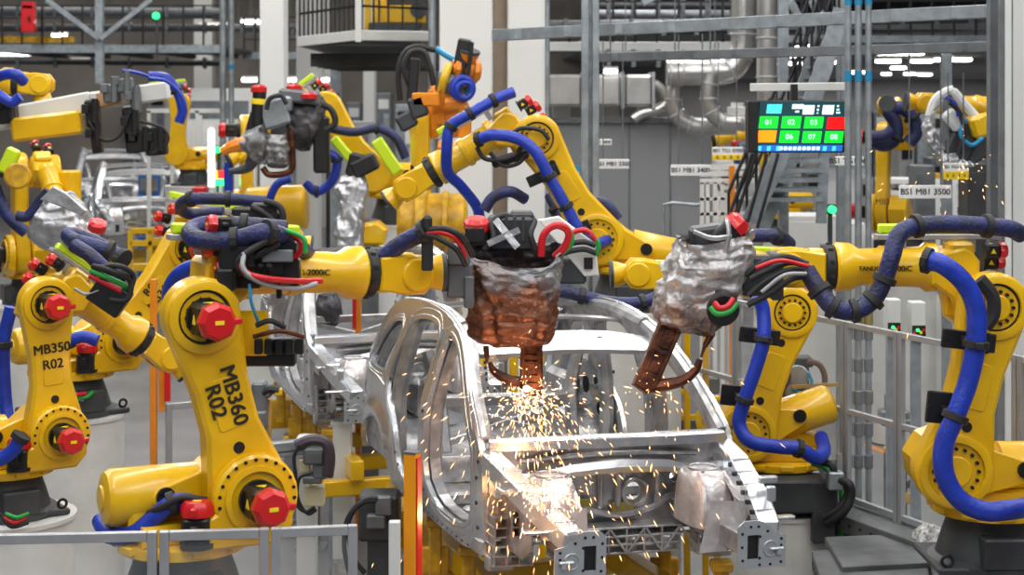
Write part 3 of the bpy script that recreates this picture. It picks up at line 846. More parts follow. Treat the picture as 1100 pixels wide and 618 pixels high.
def weld_gun(label, W, d, up, k=1.0, cover=None, group='bare welding guns'):
    """spot welding gun: transformer body, two copper arms forming a C, actuator with red cap, cables"""
    W = V3(W); d = V3(d).normalized(); up = V3(up); up = (up - d * up.dot(d)).normalized(); s = d.cross(up)
    t = thing('welding_gun', label, 'welding gun', W, group)
    b = MB(); b.box(W + d * .16 * k, (.26 * k, .20 * k, .30 * k), d, up, .02 * k); b.box(W + d * .30 * k + up * .05 * k, (.10 * k, .16 * k, .40 * k), d, up, .01 * k)
    for q in range(4): b.box(W + d * (.06 + .06 * q) * k + s * .105 * k, (.02 * k, .012 * k, .26 * k), d, up)
    g = b.build('transformer_body', M_DGR, t)
    b = MB(); b.cyl(W + d * .30 * k + up * .2 * k, W + d * .30 * k + up * .52 * k, .06 * k, n=14, bev=.008); b.box(W + d * .30 * k + up * .38 * k + s * .06 * k, (.10 * k, .05 * k, .18 * k), d, up, .01)
    ac = b.build('actuator', M_BLK, t)
    b = MB(); b.lathe(W + d * .30 * k + up * .52 * k, up, [(0, .075 * k), (.05 * k, .075 * k), (.08 * k, .055 * k)], 8)
    b.build('actuator_cap', M_RED, ac)
    b = MB(); b.tube([W + d * .34 * k - up * .10 * k, W + d * .50 * k - up * .20 * k, W + d * .68 * k - up * .22 * k, W + d * .80 * k - up * .16 * k], lambda q: (.05 - .02 * q) * k, 8, 5)
    b.tube([W + d * .34 * k + up * .16 * k, W + d * .52 * k + up * .14 * k, W + d * .70 * k + up * .10 * k, W + d * .80 * k + up * .02 * k], lambda q: (.05 - .02 * q) * k, 8, 5)
    ar = b.build('gun_arm', M_STL, t)
    b = MB(); b.cyl(W + d * .80 * k - up * .17 * k, W + d * .80 * k - up * .08 * k, .02 * k, n=10); b.cyl(W + d * .80 * k + up * .03 * k, W + d * .80 * k - up * .05 * k, .02 * k, n=10)
    b.build('electrode_tip', M_COP, ar)
    for i, (m, r) in enumerate(((M_BLU, .022), (M_RUB, .02), (M_CYC, .014), (M_REDC, .012))):
        o = (i - 1.5) * .05 * k
        hose(t, 'gun_cable', m, r * k, [W + s * o + up * .12 * k, W + s * (o + .05 * k) + up * (.34 + .05 * i) * k - d * .05 * k, W + s * o * 1.5 + up * (.42 + .04 * i) * k + d * .18 * k, W + s * o + up * .30 * k + d * .34 * k, W + s * o + up * .1 * k + d * .36 * k], n=7)
    return t

# ------------------------------------------------------------------ R1 : robot by the aluminium fence
r1 = robot('yellow robot marked MB360 R02 behind the aluminium fence, forearm level', P(252, 520, 9.9), 27, 1, -15, -3,
           group='robots of the welding line', texts=(('MB360', .55, .045, .125, 'along_down'), ('R02', .55, -.065, .125, 'along_down')),
           ftexts=(('R-2000iC', .74, .01, .05),), bal_tilt=1, wdir=(1, .18, 0), bal_lat=-.02, fl=1.10, em_lat=.18, bal_s0=.22, em_pos=((.16, .38, .0), (.17, .52, .02), (.23, .27, .02)),
           ped_label='white pedestal behind the aluminium fence, under the robot marked MB360')
t = r1['t']
hose(t, 'dress_hose', M_NAV, .056, PP([(308, 247, 9.85), (262, 243, 9.85), (222, 242, 9.85), (205, 249, 9.75), (214, 258, 9.6), (252, 258, 9.6), (288, 250, 9.6), (316, 262, 9.9), (340, 284, 10.35), (372, 303, 10.5), (403, 284, 10.35), (428, 264, 10.3), (456, 249, 10.25)]), (1, 5, 6, 12), n=14)
hose(t, 'base_hose', M_BLU, .05, PP([(192, 350, 10.8), (182, 325, 10.8), (186, 303, 10.7), (204, 288, 10.6), (234, 284, 10.5)]), (), n=12)
hose(t, 'base_hose', M_BLU, .052, PP([(205, 540, 9.55), (185, 541, 9.5), (166, 556, 9.5), (143, 574, 9.5), (118, 575, 9.6), (108, 560, 9.8)]), (1,), n=12)
cables(t, [('black_cable', M_RUB, .022, [(222, 538, 9.5), (195, 535, 9.45), (175, 545, 9.45), (160, 552, 9.5)]),
           ('red_cable', M_REDC, .017, [(312, 250, 9.7), (324, 262, 9.65), (318, 275, 9.7), (300, 278, 9.7)]),
           ('green_cable', M_GRN, .015, [(308, 248, 9.65), (326, 256, 9.6), (328, 272, 9.6)]),
           ('black_cable', M_RUB, .02, [(300, 252, 9.6), (280, 262, 9.55), (262, 274, 9.5), (256, 285, 9.5), (268, 296, 9.5), (300, 304, 9.6)]),
           ('red_cable', M_REDC, .019, [(258, 282, 9.5), (266, 294, 9.47), (290, 300, 9.5), (320, 302, 9.7), (345, 302, 9.9)]),
           ('green_cable', M_GRN, .016, [(257, 278, 9.52), (260, 292, 9.5), (280, 302, 9.5), (310, 304, 9.7)]),
           ('grey_cable', M_GRC, .016, [(262, 272, 9.5), (262, 290, 9.46), (284, 305, 9.5), (318, 310, 9.7), (340, 305, 9.8)]),
           ('black_cable', M_RUB, .018, [(300, 262, 9.6), (276, 276, 9.6), (262, 280, 9.6)]),
           ('cyan_cable', M_CYC, .010, [(268, 305, 9.5), (270, 325, 9.5), (277, 345, 9.6)]),
           ('red_cable', M_REDC, .017, [(458, 250, 10.2), (475, 250, 10.2), (490, 257, 10.2), (500, 275, 10.3)]),
           ('black_cable', M_RUB, .02, [(458, 247, 10.2), (478, 246, 10.2), (495, 254, 10.2), (508, 275, 10.4)]),
           ('black_cable', M_RUB, .018, [(456, 252, 10.2), (470, 256, 10.2), (490, 268, 10.2), (500, 285, 10.3)])])
b = MB(); b.box(P(459, 268, 10.25), (.07, .06, .26), XA, UP, .01); b.box(P(459, 240, 10.22), (.06, .08, .10), XA, UP, .02); b.build('hose_bracket', M_RUB, t)
b = MB(); b.box(P(292, 268, 9.75), (.30, .12, .10), XA, UP, .01); b.box(P(268, 300, 9.75), (.14, .10, .10), XA, UP, .01); b.box(P(300, 300, 9.72), (.03, .05, .22), XA, UP, .004)
b.build('cable_junction', M_BLK, t)
b = MB(); b.box(P(255, 276, 9.62), (.20, .14, .16), XA, UP, .02); b.box(P(243, 300, 9.6), (.12, .12, .14), XA, UP, .02); b.box(P(285, 285, 9.72), (.22, .10, .12), XA, UP, .01); b.box(P(306, 292, 9.75), (.18, .10, .16), XA, UP, .01)
for k in range(4): b.cyl(P(262 + 9 * k, 293, 9.58), P(262 + 9 * k, 285, 9.55), .018, n=8)
b.build('connector_block', M_BLK, t)
b = MB(); b.box(P(298, 275, 9.66), (.18, .05, .07), XA, UP, .008); b.build('steel_clip', M_STL, t)
# valve terminal slung under the forearm
b = MB(); b.box(P(268, 358, 9.75), (.22, .05, .26), XA, UP, .01); b.build('side_plate', M_YEL, t)
b = MB(); b.box(P(285, 378, 9.8), (.36, .10, .16), XA, UP, .01)
for k in range(5): b.box(P(278 + k * 11, 372, 9.72), (.045, .06, .09), XA, UP, .006)
b.build('valve_terminal', M_BLK, t)
cables(t, [('black_cable', M_RUB, .016, [(275, 350, 9.6), (290, 345, 9.6), (306, 352, 9.65)]), ('red_cable', M_COP, .014, [(272, 362, 9.6), (300, 356, 9.6), (326, 362, 9.7)])])

# ------------------------------------------------------------------ R2 : far end by the frame edge
r2 = robot('yellow robot marked MB350 R02, forearm slanting down beside the silver foil cover', P(48, 460, 12.2), 34, 1, -4, -36, .87,
           group='robots of the welding line', texts=(('MB350', .66, .0, .11, 'level'), ('R02', .54, .0, .11, 'level')), bal_tilt=0, wdir=(.8, .2, -.6), bal_lat=-.02,
           ped_label='white pedestal under the robot marked MB350, half behind the aluminium fence rail')
t = r2['t']
hose(t, 'dress_hose', M_NAV, .058, PP([(118, 270, 12.2), (98, 264, 12.2), (78, 258, 12.3), (74, 252, 12.4), (86, 255, 12.6), (112, 266, 12.6), (132, 278, 12.5)]), (0, 6), n=12)
hose(t, 'dress_hose', M_NAV, .052, PP([(80, 264, 12.0), (96, 274, 11.9), (112, 288, 11.9), (128, 296, 12.0)]), (3,), n=12)
hose(t, 'base_hose', M_BLU, .05, PP([(22, 470, 11.6), (12, 486, 11.6), (-12, 500, 11.6)]), (0,), n=12)
hose(t, 'base_hose', M_BLU, .05, PP([(12, 330, 12.7), (4, 370, 12.7), (6, 430, 12.7), (12, 470, 12.6)]), (1,), n=12)
cables(t, [('red_cable', M_REDC, .02, [(96, 296, 11.8), (112, 304, 11.8), (128, 312, 11.8), (138, 322, 11.9)]),
           ('green_cable', M_GRN, .02, [(98, 291, 11.8), (115, 298, 11.75), (132, 306, 11.8), (140, 316, 11.9)]),
           ('black_cable', M_RUB, .022, [(100, 286, 11.8), (122, 292, 11.7), (140, 302, 11.8), (136, 322, 11.8), (118, 322, 11.8)]),
           ('black_cable', M_RUB, .02, [(104, 288, 11.8), (128, 286, 11.7), (143, 296, 11.8), (140, 312, 11.8)]),
           ('grey_cable', M_GRC, .012, [(80, 310, 11.8), (92, 316, 11.8), (106, 312, 11.8)])])
b = MB(); b.box(P(118, 318, 11.85), (.26, .12, .20), (.8, 0, -.55), UP, .01); b.build('cable_junction', M_BLK, t)
cables(t, [('green_cable', M_GRN, .014, [(6, 552, 11.5), (18, 556, 11.5), (30, 552, 11.6)]), ('red_cable', M_REDC, .014, [(4, 556, 11.5), (16, 562, 11.5), (28, 556, 11.6)]), ('black_cable', M_RUB, .014, [(0, 552, 11.5), (12, 566, 11.5), (30, 562, 11.6)])])

# ------------------------------------------------------------------ R3 : behind, on the tall white drum
r3 = robot('yellow robot on the tall white drum, arm leaning towards the raised blue hoses', P(112, 362, 15.6), 38, 1, 41, -12, 1.0,
           group='robots of the welding line', texts=(('MB360', .52, .05, .11, 'along_up'), ('R01', .52, -.07, .11, 'along_up')), balancer=True, bal_lat=-.02, wdir=(1, .2, -.2),
           ped_label='tall white drum pedestal standing between the MB350 and MB360 robots')
t = r3['t']
hose(t, 'dress_hose', M_NAV, .056, PP([(285, 217, 15.2), (245, 214, 15.2), (205, 214, 15.2), (194, 222, 15.4), (205, 230, 15.6), (240, 228, 15.6)]), (1, 2), n=12)
hose(t, 'base_hose', M_BLU, .055, PP([(60, 375, 15.0), (75, 366, 14.9), (90, 362, 14.9), (105, 366, 14.9)]), (1,), n=10)
# extra leads along the raised forearm of the roof robot are added with it
cables(t, [('green_cable', M_GRN, .018, [(62, 424, 15.0), (76, 428, 14.95), (92, 427, 15.0), (100, 421, 15.1)]), ('red_cable', M_REDC, .018, [(64, 421, 15.0), (78, 424, 14.9), (92, 423, 15.0)]), ('grey_cable', M_GRC, .018, [(66, 414, 15.0), (72, 424, 14.95), (90, 430, 15.0)])])

b = MB(); b.box(P(268, 232, 15.0), (.30, .16, .16), XA, UP, .02); b.box(P(292, 240, 15.0), (.16, .16, .22), XA, UP, .02); b.box(P(284, 224, 15.0), (.24, .14, .10), XA, UP, .02); b.build('cable_junction', M_BLK, t)
cables(t, [('black_cable', M_RUB, .03, [(284, 216), (300, 222), (304, 236), (296, 250)]), ('black_cable', M_RUB, .026, [(270, 222), (288, 232), (300, 248), (310, 262)]), ('black_cable', M_RUB, .026, [(240, 232), (256, 238), (276, 236), (292, 246)])], 14.9)
# ------------------------------------------------------------------ R4 : over the roof
r4 = robot('yellow robot behind the nearest car roof, arm bent down', P(640, 254, 15.2), 180, -1, 31, -31, .97,
           group='robots of the welding line', bal_tilt=-12, motors=False, rail_f=.50, rail_l=.55, rail_n=.24, wdir=(-.8, 0, -.6), ped_label='white pedestal hidden mostly behind the nearest car roof', bal_lat=.10)
t = r4['t']
hose(t, 'dress_hose', M_BLU, .05, PP([(552, 99, 15.0), (530, 108, 14.95), (505, 122, 14.9), (484, 136, 14.9), (480, 160, 14.9), (481, 185, 15.0), (495, 200, 15.1), (512, 222, 15.2), (516, 240, 15.3)]), (1, 2, 3), n=12)
hose(t, 'arm_hose', M_BLU, .052, PP([(514, 150, 14.75), (530, 145, 14.7), (556, 149, 14.7), (575, 163, 14.65), (590, 190, 14.65), (608, 222, 14.65), (624, 250, 14.65), (640, 262, 14.7), (652, 258, 14.9)]), (0, 4, 5, 6), n=14, plates=((4, (-.05, .18, 0), .30, .10, (1, 0, .45)), (6, (-.05, .18, 0), .30, .10, (1, 0, .45))))
hose(t, 'arm_hose', M_NAV, .05, PP([(520, 226, 14.6), (530, 212, 14.6), (548, 206, 14.6), (564, 214, 14.7)]), (), n=12)
hose(t, 'base_hose', M_NAV, .055, PP([(622, 228, 15.6), (634, 218, 15.6), (650, 220, 15.6), (664, 236, 15.6)]), (1,), n=12)

cables(t, [('black_cable', M_RUB, .022, [(560, 158), (552, 168), (535, 172), (520, 170), (512, 158)]), ('black_cable', M_RUB, .02, [(590, 150), (580, 140), (560, 138), (548, 146)]), ('black_cable', M_RUB, .02, [(566, 166), (556, 176), (540, 178), (526, 164)])], 14.8)
b = MB(); b.box(P(548, 170, 14.9), (.34, .12, .09), (1, 0, .3), UP, .02); b.build('lead_guard', M_BLK, t)
hose(t, 'dress_hose', M_NAV, .05, PP([(590, 210, 15.6), (598, 226, 15.5), (606, 240, 15.4), (602, 262, 15.3)]), (1,), n=10)
# ------------------------------------------------------------------ R5 : standing on the steel deck
r5 = robot('yellow robot standing on the grey steel deck, thick blue hose down its arm', P(1012, 495, 11.0), 181, -1, -14, 0, 1.0,
           group='robots of the welding line', bal_tilt=0, motors=False, wdir=(-1, 0, 0), pedestal=False, ftexts=(('FANUC', .755, .0, .042), ('R-2000iC', .575, .0, .05)), bal_lat=.10)
t = r5['t']
hose(t, 'dress_hose', M_NAV, .058, PP([(1097, 252, 10.9), (1085, 246, 10.85), (1060, 243, 10.8), (1020, 241, 10.75), (985, 243, 10.7), (966, 252, 10.65), (958, 275, 10.6), (950, 300, 10.6), (938, 322, 10.6), (918, 334, 10.6), (895, 330, 10.6), (880, 312, 10.65), (866, 290, 10.7)]), (2, 4, 7, 8, 9, 10, 11), n=14)
hose(t, 'arm_hose', M_BLU, .062, PP([(996, 280, 10.45), (1012, 284, 10.4), (1034, 302, 10.4), (1048, 330, 10.4), (1048, 370, 10.4), (1040, 410, 10.4), (1026, 448, 10.38), (1014, 478, 10.38), (1015, 510, 10.38), (1030, 536, 10.38), (1056, 549, 10.38), (1085, 548, 10.4), (1115, 543, 10.5)]), (0, 4, 6), n=16, plates=((4, (0, .16, 0), .34, .12, (1, 0, -.12)), (6, (-.06, .16, .03), .16, .20, (1, 0, -.1))))
b = MB(); b.tube(PP([(1052, 300), (1066, 318), (1067, 338), (1058, 352)], 10.55), .045, 8, 4); b.build('hose_guide', M_RUB, t)
cables(t, [('black_cable', M_RUB, .02, [(870, 288, 10.7), (850, 282, 10.7), (825, 290, 10.6), (806, 300, 10.6)]), ('black_cable', M_RUB, .02, [(872, 292, 10.7), (848, 290, 10.65), (822, 302, 10.6), (804, 318, 10.6)]),
           ('black_cable', M_RUB, .02, [(868, 284, 10.7), (845, 276, 10.7), (820, 282, 10.7), (800, 296, 10.7)]), ('red_cable', M_REDC, .014, [(868, 286, 10.65), (838, 280, 10.6), (812, 288, 10.6)]),
           ('black_cable', M_RUB, .02, [(872, 296, 10.7), (850, 300, 10.6), (828, 315, 10.6), (803, 328, 10.6)]), ('grey_cable', M_GRC, .013, [(866, 294, 10.6), (842, 296, 10.55), (818, 314, 10.55)])])

# ------------------------------------------------------------------ R6 : on the white drum behind the right fender
r6 = robot('yellow robot on the white drum by the steel deck, pale gun on its wrist', P(798, 458, 13.6), 180, -1, -20, 3, .95,
           group='robots of the welding line', bal_tilt=18, motors=False, wdir=(-1, 0, -.05), ped_label='white drum pedestal beside the grey steel deck', bal_lat=.10, bal_len=.47)
t = r6['t']
hose(t, 'arm_hose', M_BLU, .055, PP([(814, 318, 12.95), (820, 335, 12.95), (820, 365, 12.9), (812, 395, 12.9), (800, 430, 12.9), (794, 455, 12.9), (806, 474, 12.85), (835, 480, 12.85), (858, 482, 12.85), (876, 492, 12.9), (885, 485, 13.1), (882, 470, 13.4)]), (2, 4, 8), n=14, plates=((2, (0, .2, 0), .32, .12, (1, 0, -.12)), (4, (-.05, .2, 0), .22, .16, (1, 0, -.1))))
hose(t, 'dress_hose', M_NAV, .055, PP([(770, 252, 13.3), (805, 253, 13.2), (835, 254, 13.2), (848, 262, 13.4)]), (2,), n=12)
hose(t, 'tool_hose', M_NAV, .05, PP([(600, 312, 13.0), (625, 318, 13.0), (655, 325, 13.0), (690, 325, 13.0), (720, 312, 13.1)]), (1, 3), n=10)
b = MB(); b.box(P(842, 530, 13.2), (.8, .3, .26), XA, UP, .02); b.build('connector_box', M_DGR, t)

# guns carried by R1, R5, R6
M_SC1 = scorch('scorched_brown_cloth', -.40, .34, (.27, .27, .28))
M_SC2 = scorch('greyed_silver_cloth', -.62, .12, (.47, .46, .46))
g1c = P(550, 300, 10.75)
g1 = thing('welding_gun', 'welding gun in a copper-brown cloth bag above the windscreen opening, straight down', 'welding gun', g1c, 'bagged welding guns')
bag(g1, 'cloth_cover', M_SC1, [(494, 250, 602, 262, .20), (498, 272, 602, 280, .24), (504, 300, 600, 302, .26), (506, 325, 598, 325, .26), (506, 348, 597, 346, .25), (508, 362, 593, 362, .22), (518, 369, 584, 370, .15)], 10.85, .05, 1, sag=.17)
b = MB(); b.box(P(548, 250, 10.9), (.30, .26, .22), XA, UP, .02); b.box(P(560, 240, 10.9), (.16, .2, .16), XA, UP, .02)
for k in range(4): b.box(P(535 + k * 9, 246, 10.76), (.02, .02, .16), XA, UP)
b.build('transformer_body', M_DGR, g1)
b = MB(); b.cyl(P(514, 262, 10.75), P(512, 244, 10.75), .075, n=16); b.box(P(510, 252, 10.72), (.12, .12, .10), XA, UP, .01)
ac = b.build('actuator', M_BLK, g1)
b = MB(); b.lathe(P(512, 246, 10.75), (0, -.25, 1), [(0, .085), (.05, .085), (.075, .06)], 8); b.build('actuator_cap', M_RED, ac)
b = MB()
b.bar(P(532, 236, 10.7), P(556, 266, 10.62), .045, .006, YA); b.bar(P(524, 262, 10.66), P(558, 247, 10.66), .04, .006, YA)
b.build('cover_strap', M_FOIL, g1)
hose(g1, 'red_hose', M_REDC, .024, PP([(581, 275, 10.7), (583, 255, 10.68), (592, 244, 10.68), (604, 243, 10.68), (611, 252, 10.7), (606, 266, 10.72), (596, 276, 10.75)]), n=10)
hose(g1, 'green_hose', M_GRN, .02, PP([(600, 243, 10.75), (612, 249, 10.72), (613, 262, 10.72), (604, 272, 10.76)]), n=8)
hose(g1, 'black_hose', M_RUB, .022, PP([(520, 268, 10.7), (530, 256, 10.7), (528, 240, 10.75), (540, 232, 10.8), (556, 236, 10.85)]), n=8)
hose(g1, 'black_hose', M_RUB, .02, PP([(575, 268, 10.7), (570, 252, 10.7), (574, 238, 10.8), (566, 230, 10.9)]), n=8)
b = MB(); b.box(P(494, 300, 10.55), (.16, .2, .22), XA, UP, .015); b.box(P(493, 273, 10.5), (.14, .16, .12), XA, UP, .01); b.box(P(504, 312, 10.55), (.06, .24, .20), XA, UP, .01)
b.build('mounting_bracket', M_STD, g1)
b = MB()
c0 = P(570, 390, 10.85)
b.prism([(-.07, -.17), (.0, -.21), (.08, -.20), (.075, .20), (-.065, .20)], c0 + V3((0, .045, 0)), XA, UP, 0, .09, .01)
for z in (.10, -.03): b.tube([c0 + V3((-.035, -.05, z - .04)), c0 + V3((-.035, -.05, z + .05)), c0 + V3((.04, -.05, z + .05)), c0 + V3((.04, -.05, z - .04))], .009, 6, 1, True, False)
b.box(c0 + V3((0, -.045, -.14)), (.12, .02, .05), bev=.008)
b.tube(PP([(574, 410), (556, 411), (541, 406), (530, 398), (527, 392)], 10.85), lambda q: .048 - .03 * q, 8, 5)
ga = b.build('gun_arm', M_COP, g1)
b = MB(); b.cyl(P(522, 372, 10.82), P(523, 384, 10.82), .018, n=10); b.cyl(P(523, 384, 10.82), P(523, 390, 10.82), .013, .008, n=10); b.cyl(P(527, 394, 10.85), P(526, 389, 10.85), .014, n=10)
b.build('electrode_tip', M_COP, ga)

g2c = P(755, 300, 10.9)
g2 = thing('welding_gun', 'welding gun in a greyish silver cloth bag, tilted with its jaw down-left', 'welding gun', g2c, 'bagged welding guns')
g2['label'] = 'tilted welding gun in a silver-grey cloth bag with red and green hoses showing'
bag(g2, 'cloth_cover', M_SC2, [(730, 254, 808, 243, .20), (724, 270, 806, 262, .23), (716, 290, 803, 282, .25), (708, 312, 797, 305, .25), (702, 331, 786, 328, .24), (703, 343, 774, 347, .21), (714, 351, 758, 361, .13)], 10.9, .055, 4, sag=.06)
b = MB(); b.box(P(770, 252, 10.9), (.34, .26, .14), (1, 0, .15), UP, .02); b.build('transformer_body', M_DGR, g2)
b = MB(); b.cyl(P(768, 262, 10.8), P(790, 243, 10.75), .075, n=16); ac = b.build('actuator', M_BLK, g2)
b = MB(); b.lathe(P(788, 245, 10.75), (.8, 0, .7), [(0, .085), (.05, .085), (.085, .06)], 8); b.build('actuator_cap', M_RED, ac)
b = MB(); b.tube(PP([(781, 236, 10.66), (783, 252, 10.62), (779, 272, 10.62)]), .016, 6, 4); b.tube(PP([(745, 249, 10.66), (765, 256, 10.62), (786, 254, 10.62)]), .016, 6, 4); b.build('cover_strap', M_FOIL, g2)
b = MB(); o = P(775, 331, 10.63); d = V3((.75, -.55, .35)).normalized()
b.lathe(o, V3((.15, -1, -.3)), [(0, .10), (.05, .105), (.055, .08)], 20); b.build('hose_port', M_BLK, g2)
hose(g2, 'green_hose', M_GRN, .02, PP([(763, 330, 10.52), (770, 337, 10.5), (783, 335, 10.5), (792, 326, 10.52)]), n=8)
hose(g2, 'red_hose', M_REDC, .02, PP([(767, 325, 10.52), (773, 331, 10.5), (782, 329, 10.5), (788, 321, 10.52)]), n=8)
b = MB(); p0, p1 = P(722, 346, 10.85), P(690, 418, 10.75); d = (p1 - p0).normalized(); sd = d.cross(YA).normalized()
L = (p1 - p0).length
b.prism([(0, -.075), (L, -.07), (L + .02, .04), (L - .05, .075), (0, .075)], p0, d, sd, -.06, .06, .012)
yy = YA if d.cross(sd).y > 0 else YA
for u0, u1 in ((.05, .17), (.21, .34)): b.tube([p0 + d * u0 - sd * .035 - YA * .062, p0 + d * u1 - sd * .035 - YA * .062, p0 + d * u1 + sd * .04 - YA * .062, p0 + d * u0 + sd * .04 - YA * .062], .009, 6, 1, True, False)
b.tube([p1 + V3((.02, 0, .02)), P(712, 414, 10.75), P(733, 409, 10.75), P(747, 398, 10.75), P(752, 386, 10.75)], lambda q: .05 - .03 * q, 8, 5)
ga = b.build('gun_arm', M_COP, g2)
b = MB(); b.cyl(P(765, 358, 10.8), P(757, 372, 10.78), .025, .018, n=10); b.cyl(P(757, 372, 10.78), P(753, 384, 10.76), .013, .008, n=10); b.build('electrode_tip', M_COP, ga)
b = MB(); b.box(P(815, 295, 10.95), (.26, .22, .26), XA, UP, .02); b.box(P(832, 296, 10.95), (.08, .26, .30), XA, UP, .01); b.build('mounting_bracket', M_DGR, g2)

fl = r6['flange']
g3 = thing('welding_gun', 'pale plated welding gun with a white side cover, held over the roof opening', 'welding gun', fl, 'bare welding guns')
b = MB(); pl = [(578, 236), (600, 232), (640, 262), (643, 296), (628, 297), (604, 268)]
b.prism([((px - 550) * 13.3 / F, CAMZ - (py - HZ) * 13.3 / F) for px, py in pl], V3((0, 13.3, 0)), XA, UP, -.03, .03, .01); sp_ = b.build('side_cover', M_WHT, g3)
b = MB(); b.box(P(632, 283, 13.25), (.07, .02, .09), XA, UP); b.build('display_window', M_BLK, sp_)
b = MB(); b.box(P(605, 290, 13.45), (.36, .3, .2), XA, UP, .02); b.box(P(580, 282, 13.5), (.3, .3, .3), XA, UP, .03); b.build('transformer_body', M_DGR, g3)
b = MB(); b.tube(PP([(590, 300), (570, 318), (545, 322)], 13.5), .06, 8, 5); b.build('gun_arm', M_COP, g3)
hose(g3, 'red_hose', M_REDC, .022, PP([(612, 262), (616, 250), (630, 248), (640, 258)], 13.2), n=8)
hose(g3, 'green_hose', M_GRN, .02, PP([(634, 252), (643, 262), (640, 275)], 13.2), n=8)
for yy in (272, 280): hose(g3, 'black_hose', M_RUB, .022, PP([(580, yy + 6), (600, yy - 6), (625, yy - 12), (640, yy - 8)], 13.15), n=8)

# ------------------------------------------------------------------ robots further back
r7 = robot('yellow robot reaching in from the edge, wrist pointing down on the long grey gripper beam', P(-106, 206, 18.5), 4, 1, 12, -4, 1.0, group='robots of the welding line', wdir=(.05, 0, -1), texts=(), pedestal=True, simple=True,
           ped_label='white pedestal of the robot that holds the long gripper beam')
hose(r7['t'], 'dress_hose', M_BLU, .06, PP([(-20, 96, 18), (0, 82, 17.9), (16, 80, 17.8), (26, 88, 17.9)]), n=10)
hose(r7['t'], 'dress_hose', M_BLU, .055, PP([(-20, 90, 17.7), (-4, 100, 17.7), (12, 110, 17.7), (22, 104, 17.7)]), n=10)
gb = thing('gripper_beam', 'long light grey gripper beam with black clamps, hung from a robot wrist', 'gripper', P(85, 118, 18.2))
b = MB(); b.bar(P(-8, 130, 18.2), P(98, 110, 18.2), .14, .24, UP, .02); b.bar(P(98, 109, 18.2), P(182, 97, 18.2), .13, .20, UP, .02); b.build('beam', M_OFF, gb)
b = MB(); b.bar(P(104, 108, 18.06), P(130, 104, 18.06), .02, .16, UP, .01); b.build('rust_patch_plate', mat('tan_primer', (.70, .42, .22), .1, .5, var=.3), gb)
b = MB(); b.bar(P(14, 140, 18.0), P(88, 131, 18.0), .2, .26, UP, .03); b.build('yellow_carrier', M_YEL, gb)
for (px, py, sx, sy) in ((100, 122, .14, .30), (104, 148, .10, .34), (142, 135, .16, .40), (150, 152, .28, .24), (168, 152, .22, .30), (8, 118, .2, .3), (120, 100, .16, .2), (146, 108, .1, .3), (132, 92, .22, .16)):
    c = MB(); o = P(px, py, 18.0); c.box(o, (sx, .16, sy), (1, 0, .1), UP, .02); c.cyl(o + V3((sx * .3, -.1, -.1)), o + V3((sx * .3, -.1, .16)), .035, n=10); c.box(o + V3((-.06, -.09, .05)), (.08, .06, .1), XA, UP, .008)
    c.build('clamp', M_BLK if py > 115 else M_STD, gb)
cables(gb, [('black_cable', M_RUB, .02, [(95, 130), (110, 150), (128, 146), (140, 120)]), ('black_cable', M_RUB, .018, [(150, 130), (175, 138), (180, 152), (165, 165)]), ('blue_cable', M_BLU, .02, [(160, 84), (180, 88), (196, 105), (196, 125)]), ('blue_cable', M_BLU, .018, [(132, 76), (146, 78), (160, 82)])], 17.9)

r8 = robot('yellow robot below the long gripper beam, seen head-on with a round wrist cover', P(42, 272, 17.2), -62, 1, -4, -40, .80, group='robots of the welding line', motors=True, balancer=True, simple=True, pedestal=True, rail=False, wdir=(.3, -.5, -.6),
           ped_label='white pedestal under the head-on robot below the gripper beam')
hose(r8['t'], 'dress_hose', M_NAV, .06, PP([(28, 250), (14, 238), (4, 225), (-6, 200)], 16.2), n=10)
hose(r8['t'], 'dress_hose', M_NAV, .05, PP([(52, 205), (44, 215), (30, 232), (18, 232)], 16.0), n=10)
b = MB(); b.cyl(P(75, 183, 17.0), P(75, 222, 17.0), .115, n=20, bev=.02); b.cyl(P(75, 222, 17.0), P(75, 226, 17.0), .06, n=16); b.build('balancer_drum', M_YEL, r8['t'])
b = MB(); b.cyl(P(19, 189, 16.4), P(19, 189, 16.1), .13, n=20, bev=.02); b.build('joint_cover', M_YELD, r8['t'])
b = MB(); b.bar(P(4, 186, 16.6), P(16, 160, 16.6), .14, .1, YA, .02); b.build('rail_cover', M_LIM, r8['t'])

g4 = thing('welding_gun', 'welding gun in a shiny crumpled silver foil bag above the MB350 robot', 'welding gun', P(68, 245, 14.2), 'bagged welding guns')
bag(g4, 'cloth_cover', M_FOIL, [(50, 212, 74, 206, .10), (44, 224, 84, 216, .18), (38, 238, 92, 228, .22), (34, 248, 100, 246, .22), (38, 258, 104, 262, .2), (50, 268, 100, 270, .15)], 14.2, .03, 8, True)
b = MB(); pl = [(44, 214), (58, 200), (72, 207), (94, 226), (88, 232), (66, 222)]
b.prism([((px - 550) * 13.9 / F, CAMZ - (py - HZ) * 13.9 / F) for px, py in pl], V3((0, 13.9, 0)), XA, UP, -.03, .03, .01); b.build('side_cover', M_FOIL, g4)
b = MB(); b.lathe(P(104, 246, 14.0), (.3, -.5, 1), [(0, .08), (.06, .08), (.08, .05)], 8); b.build('actuator_cap', M_RED, g4)

